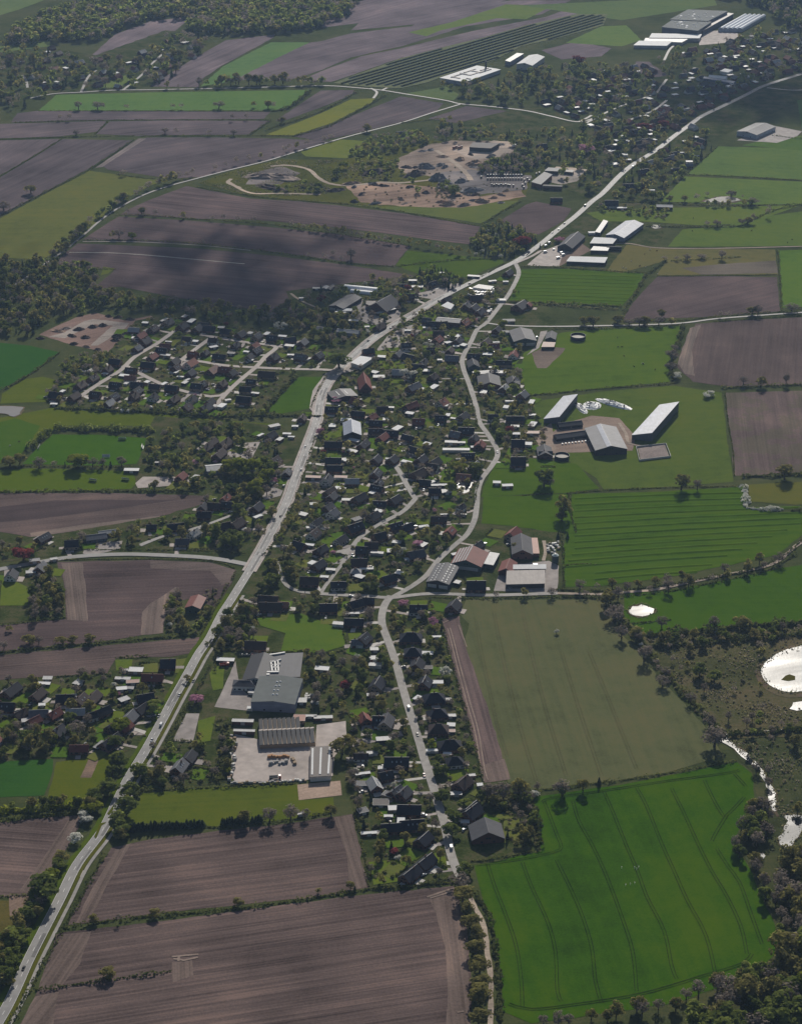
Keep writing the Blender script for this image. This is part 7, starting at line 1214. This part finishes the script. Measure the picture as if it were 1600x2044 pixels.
for nm, pts, w_, lab in (('forest', [(30,62),(80,36),(150,14),(300,-25),(720,-35),(708,20),(690,40),(610,60),(530,68),(450,70),(376,62),(374,38),(300,40),(240,60),(190,82),(130,82),(80,86),(0,95)], {'green': 6, 'oak': 1.5, 'bare': 2.5, 'conifer': 2}, 'far broadleaf forest along the top of the view'), ('forest', [(1400,-10),(1470,0),(1530,20),(1560,50),(1600,62),(1680,55),(1680,-60),(1400,-60)], {'green': 2, 'conifer': 3, 'bare': 1}, 'dark forest behind the vaulted pale sheds'), ('forest', [(720,-5),(640,0),(650,-60),(900,-80),(880,-30)], {'green': 2, 'bare': 2}, 'far wood at the top edge of the fields')):
    P = poly_scatter(pts, 11.5, .6); stuff_trees(nm, [(pick(w_), X, Y, random.uniform(10, 21), random.uniform(4.5, 8.8)) for X, Y in P], lab, 80)
TN = {'oak': ('oak_tree', 'tree', 'budding oak'), 'green': ('broadleaf_tree', 'tree', 'leafy green tree'), 'bare': ('bare_tree', 'tree', 'bare twiggy tree'), 'conifer': ('conifer_tree', 'tree', 'dark conifer'), 'shrub': ('shrub', 'shrub', 'shrub'), 'pink': ('blossom_tree', 'tree', 'pink-blossoming tree'), 'white': ('white_blossom_tree', 'tree', 'white-blossoming tree'), 'red': ('copper_beech', 'tree', 'dark red copper beech'), 'lime': ('lime_tree', 'tree', 'bright spring-green tree')}
REST = {}
for kind, lst in CAND.items():
    lst = [t for t in lst if (lambda p: -45 < p[0] < 1645 and -60 < p[1] < 2110)(px_of(t[0], t[1]))]
    lst.sort(key=lambda t: -t[3]*scale_at(t[0], t[1]))
    nm, cat, tx = TN[kind]
    for X, Y, h, r in lst[:295]:
        cr, tr, V, F = random.choice(PROTO[kind]); kx = 1.0 if kind == 'shrub' else (1.1 if kind == 'conifer' else 1.26); sc_ = (r/4*kx, r/4*kx, h/10)
        if kind == 'shrub':
            o = link(nm, cr, cat=cat, group='shrubs of gardens and heath')
        else:
            o = empty(nm, cat=cat, group=f'{tx}s of the village and fields'); link('crown', cr, o); link('trunk', tr, o)
        o.location = (X, Y, 0.05); o.rotation_euler = (0, 0, random.uniform(0, 6.28)); o.scale = sc_
        size = 'tall ' if h > 12.5 else ('small ' if h < 6.5 else 'medium-sized ')
        reg(o, ('broad ' if r > 2.2 else 'small ')+tx if kind == 'shrub' else size+tx)
    REST[kind] = lst[295:]
tr_rest = [(k, *t) for k in REST if k != 'shrub' for t in REST[k]]
if tr_rest: stuff_trees('woodland', tr_rest, 'smaller trees of gardens, woods and hedgerows', 130, 1.0)
if REST['shrub']: stuff_trees('shrubbery', [('shrub', *t) for t in REST['shrub']], 'small shrubs of gardens and heath', 60, 1.0)
print('trees', {k: len(v) for k, v in CAND.items()}, 'rest', {k: len(v) for k, v in REST.items()})
# ---------------------------------------------------------------- vehicles
PAINT = {'white': plain('car_white', (0.72,0.72,0.71), 0.25, 0.04, spec=0.6), 'silver': plain('car_silver', (0.42,0.43,0.44), 0.25, 0.05, metal=0.5), 'black': plain('car_black', (0.018,0.018,0.02), 0.35, 0.1, spec=0.3), 'blue': plain('car_blue', (0.03,0.05,0.12), 0.4, 0.1, spec=0.3), 'red': plain('car_red', (0.28,0.03,0.025), 0.25, 0.1, spec=0.6), 'grey': plain('car_grey', (0.13,0.135,0.14), 0.4, 0.1, spec=0.3)}
WH = MB(); WH.tube((0,-.11,0), (0,.11,0), .33, .33, 10); WH.tube((0,.11,0), (0,-.11,0), .33, .33, 10); WHM = WH.mesh('wheel', M_tyre)
def car_meshes(kind):
    b, g = MB(), MB()
    if kind == 'car':
        b.hexa([(-2.15,-.82,.3),(2.15,-.82,.3),(2.15,.82,.3),(-2.15,.82,.3)], [(-2.1,-.85,.78),(2.0,-.8,.74),(2.0,.8,.74),(-2.1,.85,.78)]); b.hexa([(-2.1,-.84,.78),(1.1,-.82,.78),(1.1,.82,.78),(-2.1,.84,.78)], [(-2.0,-.8,.95),(.95,-.78,.92),(.95,.78,.92),(-2.0,.8,.95)]); b.box(-1.25,.15,-.6,.6,1.42,1.48)
        g.hexa([(-1.95,-.76,.94),(.9,-.76,.92),(.9,.76,.92),(-1.95,.76,.94)], [(-1.35,-.62,1.42),(.25,-.62,1.42),(.25,.62,1.42),(-1.35,.62,1.42)])
    else:
        b.hexa([(-2.6,-.95,.35),(2.6,-.95,.35),(2.6,.95,.35),(-2.6,.95,.35)], [(-2.6,-.95,1.1),(2.55,-.92,1.05),(2.55,.92,1.05),(-2.6,.95,1.1)]); b.hexa([(-2.6,-.95,1.1),(1.1,-.95,1.1),(1.1,.95,1.1),(-2.6,.95,1.1)], [(-2.55,-.88,2.25),(1.0,-.88,2.25),(1.0,.88,2.25),(-2.55,.88,2.25)])
        g.hexa([(1.1,-.9,1.06),(2.2,-.88,1.06),(2.2,.88,1.06),(1.1,.9,1.06)], [(1.02,-.82,2.15),(1.45,-.8,2.1),(1.45,.8,2.1),(1.02,.82,2.15)])
    return b, g
CM = {k: car_meshes(k) for k in ('car', 'van')}; GM = {k: CM[k][1].mesh('windows', M_glass) for k in CM}; BM = {(k, c): CM[k][0].mesh('body', PAINT[c]) for k in CM for c in PAINT}
def car(kind, col, X, Y, rz, group, text=None):
    e = empty(kind, (X, Y, 0.47), rz, cat=kind, group=group); link('body', BM[kind, col], e); link('windows', GM[kind], e); wb = 1.32 if kind == 'car' else 1.65
    for sx in (-1, 1):
        for sy in (-1, 1): link('wheel', WHM, e).location = (sx*wb, sy*(.78 if kind == 'car' else .85), .33)
    reg(e, text or f'{col} {kind}'); return e
def on_road(x, y):
    p = at(x, y, .6); P2 = np.array([p.x, p.y]); best = (1e9, 0)
    for Q, hw in ROADS:
        for a, b in zip(Q[:-1], Q[1:]):
            d = b-a; t = np.clip(((P2-a)@d)/(d@d), 0, 1); r_ = np.hypot(*(P2-a-t*d))
            if r_ < best[0]: best = (r_, math.atan2(d[1], d[0]))
    return p, best[1]
for s in ('car black 47 1934;van white 322 1447;car silver 317 1430;van white 275 1531;car black 524 1107;car white 601 938;car silver 609 892;car white 780 655;van white 815 1413;car black 833 1467;car red 846 1548;van white 900 1692;car black 735 680;car black 1051 508;car white 1101 465;car silver 1115 458;car black 1126 446;van grey 1167 411;car black 937 566;van white 1263 333;car white 1335 277;car grey 1424 219;car silver 1397 236;car grey 386 1360;car silver 358 1388;car white 303 1478;car blue 992 903;car silver 706 1112;car white 703 1108;car silver 661 1092;car black 560 1030;car silver 300 733;car white 175 771;car blue 330 690;car white 460 760;car silver 420 800;car grey 480 725').split(';'):
    a = s.split(); p, rz = on_road(float(a[2]), float(a[3])); car(a[0], a[1], p.x, p.y, rz+(math.pi if random.random() < .5 else 0), 'cars and vans on the roads')
for s in ('van white 1096 485 .8;van white 1089 491 .8;van white 1088 503 .3;van white 1121 505 .5;van white 1124 509 .5;van silver 1114 515 .4;car white 697 791 1;car white 695 797 1;car white 677 811 1;car silver 617 717 1;car white 860 785 .8;car white 860 790 .8;car white 975 613 .9;car silver 980 618 .9;car white 974 625 .9;car silver 1071 673 1.2;car white 1013 1240 0;van white 1070 1130 0;car silver 1018 1173 1;car white 1065 1238 0;car white 1064 1244 0;car white 909 1107 .4;car white 1068 1244 0;car silver 926 1640 .9;car white 925 1657 .9;car white 517 1227 .2;car white 511 1229 .2;car red 505 1308 .3;car silver 494 1308 .1;car silver 484 1308 .1;car silver 553 967 1.3;van white 558 948 1.4;car silver 566 970 1;car silver 640 1335 .2;car white 700 1190 0;car silver 1018 1076 0;car white 1015 1087 0;car white 795 1140 .5;car grey 1017 1174 0;car white 868 1243 0;car white 845 1747 .5;car white 1340 1330 0;car silver 400 893 1;car white 460 1022 .3;car silver 1105 498 .8;car white 1098 515 .2').split(';')[0:45]:
    a = s.split(); x, y = float(a[2]), float(a[3])
    if s.startswith(('car white 1013 1240','car white 1065 1238','car white 1064','car white 1068','car white 1340')): continue
    p = at(x, y, .6); car(a[0], a[1], p.x, p.y, float(a[4])*1.2, 'parked cars and vans')
for o, X, Y, rz in random.sample(HOUSES, 62):
    for _ in range(6):
        a = rz + random.choice((0, .5, 1, 1.5))*math.pi + random.uniform(-.3, .3); c = (X+math.cos(a)*11, Y+math.sin(a)*11)
        near = np.hypot(FT[:, 0]-c[0], FT[:, 1]-c[1]) - FT[:, 2]
        if near.min() > .8 and min(seg_dist(np.array([c]), Q)[0]-hw for Q, hw in ROADS) > 1.5: car('car', random.choice(('white','silver','white','silver','grey','black','blue')), c[0], c[1], a, 'parked cars and vans'); break
# sales ground by the road fork: caravans
CV = MB(); CV.hexa([(-2.4,-1.05,.45),(2.4,-1.05,.45),(2.4,1.05,.45),(-2.4,1.05,.45)], [(-2.2,-1,2.5),(2.0,-1,2.5),(2.0,1,2.5),(-2.2,1,2.5)]); CV.tube((2.3,0,.5), (3.6,0,.45), .07, .05); CVM = CV.mesh('body', PAINT['white'])
for i in range(22):
    x, y = 936+(i % 8)*6.5+random.uniform(-1.5, 1.5), 578+(i//8)*6+random.uniform(-1, 1); p = at(x, y, 1); e = empty('caravan', (p.x, p.y, .3), random.uniform(-.4, .9), cat='caravan', group='caravans on the sales ground'); link('body', CVM, e)
    w_ = link('window', WIN, e); w_.location = (0, -1.07, .8)
    for sy in (-1, 1): link('wheel', WHM, e).location = (0, sy*.95, .33)
    reg(e, 'white caravan on the sales ground')
# tractors in rows
TB, TG = MB(), MB(); TB.hexa([(0,-.45,.8),(2.3,-.4,.8),(2.3,.4,.8),(0,.45,.8)], [(0,-.42,1.7),(2.2,-.35,1.5),(2.2,.35,1.5),(0,.42,1.7)]); TB.box(-1.5,0,-.7,.7,.8,1.5); TB.box(-1.5,.1,-.8,.8,2.75,2.9); TG.hexa([(-1.4,-.72,1.5),(.05,-.72,1.5),(.05,.72,1.5),(-1.4,.72,1.5)], [(-1.35,-.68,2.75),(-.05,-.68,2.75),(-.05,.68,2.75),(-1.35,.68,2.75)])
TBM = [TB.mesh('body', m) for m in (PAINT['blue'], PAINT['grey'], PAINT['black'])]; TGM = TG.mesh('cab_glass', M_glass); BIGW = MB(); BIGW.tube((0,-.28,0), (0,.28,0), .9, .9, 12); BIGW.tube((0,.28,0), (0,-.28,0), .9, .9, 12); BIGM = BIGW.mesh('rear_wheel', M_tyre)
spots = [(973+i*5.6, y) for y in (350.5, 357.5) for i in range(13)] + [(981+i*4.6, 369+(i % 2)*1.2) for i in range(8)] + [(1017,371),(1024,371),(1046,360),(1052,357),(1048,366),(1056,361),(1042,370),(1045,375),(960,354),(1070,348),(1076,346)]
for x, y in spots:
    p = at(x, y, 1.2); e = empty('tractor', (p.x, p.y, .35), random.uniform(-1.9, -1.5), cat='tractor', group='tractors parked in rows'); link('body', random.choice(TBM), e); link('cab_glass', TGM, e)
    for sy in (-1, 1): link('rear_wheel', BIGM, e).location = (-.8, sy*.95, .9); w_ = link('front_wheel', WHM, e); w_.location = (1.7, sy*.8, .5); w_.scale = (1.5, 1.2, 1.5)
    reg(e, 'dark tractor parked in the rows')
def truck(x, y, rz, cabm, bodym, text, L=8.0, tip=True):
    p = at(x, y, 1.5); e = empty('truck', (p.x, p.y, .35), rz, cat='truck', group='trucks and trailers')
    MB().hexa([(L/2-2,-1.2,.7),(L/2,-1.2,.7),(L/2,1.2,.7),(L/2-2,1.2,.7)], [(L/2-1.9,-1.15,3.0),(L/2-.3,-1.15,2.9),(L/2-.3,1.15,2.9),(L/2-1.9,1.15,3.0)]).build('cab', cabm, e)
    bb = MB(); bb.box(-L/2, L/2-2.3, -1.25, 1.25, .9, 1.1)
    if tip:
        for a in ((-L/2, L/2-2.3, -1.25, -1.1), (-L/2, L/2-2.3, 1.1, 1.25), (-L/2, -L/2+.15, -1.1, 1.1), (L/2-2.45, L/2-2.3, -1.1, 1.1)): bb.box(*a, 1.1, 2.3)
    else: bb.box(-L/2, L/2-2.4, -1.25, 1.25, 1.1, 3.4)
    bb.build('load_body', bodym, e)
    for xx in (-L/2+1, -L/2+2.2, L/2-1):
        for sy in (-1, 1): w_ = link('wheel', WHM, e); w_.location = (xx, sy*1.1, .5); w_.scale = (1.5, 1.3, 1.5)
    reg(e, text)
truck(549, 1552, .1, PAINT['red'], PAINT['grey'], 'red tipper truck with an open grey body in the works yard', 9); truck(1026, 291, 1.0, PAINT['white'], PAINT['white'], 'white box truck at the depot', 9, False); truck(908, 294, .9, PAINT['grey'], plain('trailer_red', (.2,.07,.05)), 'dull red trailer truck at the depot', 10, False); truck(918, 294, .9, PAINT['grey'], MATS['trailer_red'], 'dull red trailer truck beside another at the depot', 10, False); truck(448, 1327, .2, PAINT['red'], PAINT['red'], 'red flatbed truck beside the white garage', 8)
# stacked goods in the works yard
M_pal = plain('orange_goods', (0.45,0.23,0.10), 0.7, 0.3); M_gr = plain('grey_goods', (0.33,0.32,0.31), 0.7, 0.4); M_wood = plain('timber_goods', (0.36,0.27,0.18), 0.8, 0.3); M_wg = plain('white_bag', (0.66,0.65,0.62), 0.6, 0.15)
CR = {k: MB().box(-.75,.75,-.6,.6,0,.15).box(-.7,.7,-.55,.55,.15,1.25).mesh('pallet_load', m) for k, m in (('orange', M_pal), ('grey', M_gr), ('timber', M_wood), ('white', M_wg))}
def goods(k, x, y, s=1.6, where='in the works yard'):
    p = at(x, y, .6); o = link('pallet_load', CR[k], cat='pallet', group='goods stored outdoors'); o.location = (p.x, p.y, .35); o.rotation_euler = (0, 0, random.uniform(-.4, .4)); s *= random.uniform(.7, 1.2); o.scale = (s, s, s*random.uniform(.6, 1.1)); reg(o, f'{k} pallet load')
def Z(x, y): return (440+x/5.714, 1270+y/5.714)
for i in range(10): goods('orange', *Z(558+i*24, 1375+random.uniform(-8, 8)), 1.7)
for i in range(8): goods('grey', *Z(575+i*25, 1430+random.uniform(-10, 30)), 1.6)
for i in range(4): goods('timber', *Z(820+random.uniform(-10, 40), 1400+i*18), 1.5)
for i in range(22): goods(random.choice(('white','grey','timber','grey')), *Z(150+random.uniform(-30, 40)-i*1.5, 1140+i*24), 1.5)
for i in range(30): goods(random.choice(('white','grey','grey','timber')), *Z(130+i*29, 1690-i*1.6+random.uniform(-12, 10)), 1.3)
for i in range(14): goods(random.choice(('white','grey','grey')), *Z(960+random.uniform(0, 150), 650+random.uniform(0, 130)), 1.6, 'beside the sage-roofed warehouse')
for i in range(26): goods(random.choice(('white','grey','grey','timber')), 1090+random.uniform(0, 26), 1082+random.uniform(0, 26), 1.5, 'behind the beige shed')
# football goals
GO = MB()
for a, b in (((0,-3.66,0),(0,-3.66,2.44)), ((0,3.66,0),(0,3.66,2.44)), ((0,-3.66,2.44),(0,3.66,2.44)), ((0,-3.66,2.44),(1.6,-3.66,0)), ((0,3.66,2.44),(1.6,3.66,0)), ((1.6,-3.66,.05),(1.6,3.66,.05))): GO.tube(a, b, .09, .09, 5)
GOM = GO.mesh('frame', PAINT['white']); M_net = plain('goal_net', (0.55,0.55,0.52), 0.8); NT = MB(); NT.add([(0.02,-3.6,2.4),(0.02,3.6,2.4),(1.58,3.6,.06),(1.58,-3.6,.06)], [(0,1,2,3)]); NTM = NT.mesh('net', M_net)
for x, y, a, t in ((79,894,3.14,'white goal at the shaded side of the football pitch'), (283,894,0,'white goal at the club side of the football pitch'), (244,878,1.57,'white cross goal on the upper edge of the football pitch'), (212,912,-1.57,'white cross goal on the lower edge of the football pitch'), (185,961,1.3,'white training goal on the meadow below the pitch'), (250,959,1.3,'white training goal near the bare sand store')):
    p = at(x, y); e = empty('football_goal', (p.x, p.y, .4), a, cat='goal', group='football goals'); link('frame', GOM, e); link('net', NTM, e); e['label'] = t
# grazing cattle
def cow_mesh(m):
    bm = bmesh.new()
    def ell(c, s, n=8): 
        r_ = bmesh.ops.create_uvsphere(bm, u_segments=n, v_segments=6, radius=1); bmesh.ops.scale(bm, vec=s, verts=r_['verts']); bmesh.ops.translate(bm, vec=c, verts=r_['verts'])
    ell((0,0,1.0), (.95,.36,.42)); ell((.75,0,1.15), (.42,.28,.36)); ell((1.15,0,1.12), (.34,.15,.2)); ell((1.5,0,.95), (.28,.13,.15)); ell((-.8,0,1.1), (.3,.3,.32))
    for x in (.65, -.75):
        for y in (-.2, .2):
            r_ = bmesh.ops.create_cone(bm, cap_ends=True, segments=6, radius1=.07, radius2=.13, depth=.9); bmesh.ops.translate(bm, vec=(x, y, .45), verts=r_['verts'])
    me = bpy.data.meshes.new('cow'); bm.to_mesh(me); bm.free(); me.materials.append(m); return me
CW = {'black': cow_mesh(plain('black_hide', (0.02,0.018,0.018), .8)), 'white': cow_mesh(plain('white_hide', (0.6,0.57,0.52), .8, .2)), 'brown': cow_mesh(plain('brown_hide', (0.10,0.05,0.03), .8))}
for s in ('black 1232 675;black 1233 694;black 1241 694;brown 1245 712;black 1265 733;white 1282 727;black 1283 728;brown 1307 739;white 1243 535;white 1249 537;white 1259 522;brown 1276 532;white 1288 534;white 1312 548;white 1297 499;brown 1310 502;brown 1286 508;black 1381 462;brown 1499 461;black 1571 485;black 1580 479;brown 38 883;white 20 891;black 1383 436;brown 1282 430').split(';'):
    a = s.split(); p = at(float(a[1]), float(a[2])); o = link('cow', CW[a[0]], cat='cow', group='cattle grazing in the pastures'); o.location = (p.x, p.y, .3); o.rotation_euler = (0, 0, random.uniform(0, 6.28)); reg(o, f'{a[0]} cow grazing')
PM = MB().cyl(0,0,0,1.5,.14,6).cyl(0,0,1.5,1.9,.35,6,.1).mesh('marker_stake', PAINT['white'])
for x, y in ((1266,1735),(1270,1738),(1274,1734),(1248,1770),(1257,1768),(1266,1766),(1240,1735)):
    p = at(x, y); o = link('marker_stake', PM, cat='stake', group='white stakes in the crop'); o.location = (p.x, p.y, .3); reg(o, 'small white marker stake standing in the crop')
# lamp posts and poles along the main road, young street trees on the traffic islands
LP = MB(); LP.tube((0,0,0), (0,0,6.5), .09, .06, 6); LP.tube((0,0,6.5), (1.2,0,6.8), .05, .04, 5); LPM = LP.mesh('pole', M_steel); LH = MB().box(1.0,1.7,-.14,.14,6.72,6.86).mesh('lamp_head', M_gr)
L1 = offset_line(MAIN, 5.2)
for i in range(60, len(L1), 8):
    q = L1[i]; x, y = px_of(q.x, q.y)
    if not (480 < y < 1500): continue
    e = empty('street_lamp', (q.x, q.y, .4), math.atan2((MAIN[i]-q).y, (MAIN[i]-q).x), cat='street lamp', group='street lamps along the main road'); link('pole', LPM, e); link('lamp_head', LH, e); reg(e, 'slim street lamp')
print('houses', sum(1 for r in REG if r[0].get('category') == 'house'), 'garages', sum(1 for r in REG if r[0].get('category') in ('garage', 'shed')))

# the smallest houses, past the three hundred that show largest, stand together as one distant built-up mass
hs = [(o, X, Y) for o, t, X, Y in REG if o.get('category') == 'house']
hs.sort(key=lambda q: -scale_at(q[1], q[2]))
KM, VV, LV, LT, LM_, b = {}, [], [], [], [], 0
for o, X, Y in hs[296:]:
    R_ = Matrix.Translation(o.location) @ Matrix.Rotation(o.rotation_euler.z, 4, 'Z')
    for ch in [c for c in o.children if c.name.startswith(('wall', 'roof'))]:
        me = ch.data; VV += [tuple(R_ @ v.co) for v in me.vertices]; mi = KM.setdefault(me.materials[0].name, len(KM))
        for p in me.polygons: LV.append(tuple(b+i for i in p.vertices)); LM_.append(mi)
        b += len(me.vertices)
    for ch in list(o.children_recursive): bpy.data.objects.remove(ch)
gone = {o.name for o, _, _ in hs[296:]}
REG[:] = [r for r in REG if r[0].name not in gone]
for o, _, _ in hs[296:]: bpy.data.objects.remove(o)
if VV:
    o = link('townscape', mesh('townscape', VV, LV, [bpy.data.materials[k] for k in KM], LM_), kind='stuff'); o['label'] = 'distant small houses of the town and the hamlet'
# ---------------------------------------------------------------- clouds over the land (their shade lies on fields and town) and the hazy air
M_cloud = bpy.data.materials.new('cloud_vapour'); M_cloud.use_nodes = True
_b = M_cloud.node_tree.nodes['Principled BSDF']; _b.inputs['Base Color'].default_value = (.9,.9,.9,1); _b.inputs['Roughness'].default_value = 1; _b.inputs['Specular IOR Level'].default_value = 0
ico = bmesh.new(); bmesh.ops.create_icosphere(ico, subdivisions=1, radius=1); ico.verts.ensure_lookup_table(); IV = np.array([v.co[:] for v in ico.verts]); IF = np.array([[v.index for v in f.verts] for f in ico.faces]); ico.free()
def cloud(x, y, rx, ry, n, alt=1500, ang=0.0):
    g0 = at(x, y); VV, FF, b = [], [], 0; off = SUNDIR*(alt/SUNDIR.z); c_, s_ = math.cos(ang), math.sin(ang)
    for i in range(n):
        u, v = random.gauss(0, .52), random.gauss(0, .52); r_ = random.uniform(5, 16)*max(.35, 1.1-.5*math.hypot(u, v))
        d = Vector((u*rx*c_-v*ry*s_, u*rx*s_+v*ry*c_, random.uniform(0, 60))); k = SUNDIR*(d.z/SUNDIR.z)
        VV.append(IV*np.array([r_, r_, r_*.6])+np.array((d+k)[:])); FF.append(IF+b); b += len(IV)
    o = link('cloud', np_mesh('cloud', np.concatenate(VV), np.concatenate(FF), M_cloud)); o.location = g0+off; return o
for a, t in (((490,565,170,120,330), 'ragged fair-weather cloud shading the brown field'), ((470,470,250,90,190), 'thin stretched cloud shading the upper brown fields'), ((1500,175,200,180,520), 'broad cloud shading the edge of the town'), ((5,575,60,80,60), 'small cloud shading the wood at the left')):
    o = cloud(*a); props(o, t, 'cloud', 'clouds over the land')
hz = bpy.data.materials.new('haze'); hz.use_nodes = True; nt = hz.node_tree; nt.nodes.remove(nt.nodes['Principled BSDF']); pv = nt.nodes.new('ShaderNodeVolumePrincipled')
pv.inputs['Color'].default_value = (0.44, 0.64, 1.0, 1); pv.inputs['Density'].default_value = HAZE; pv.inputs['Anisotropy'].default_value = 0.35
nt.links.new(pv.outputs[0], [n for n in nt.nodes if n.type == 'OUTPUT_MATERIAL'][0].inputs['Volume'])
MB().box(-9200, 9200, -1700, 14200, -1.2, CAM_H+12).build('haze', hz, kind='stuff')
label_all()
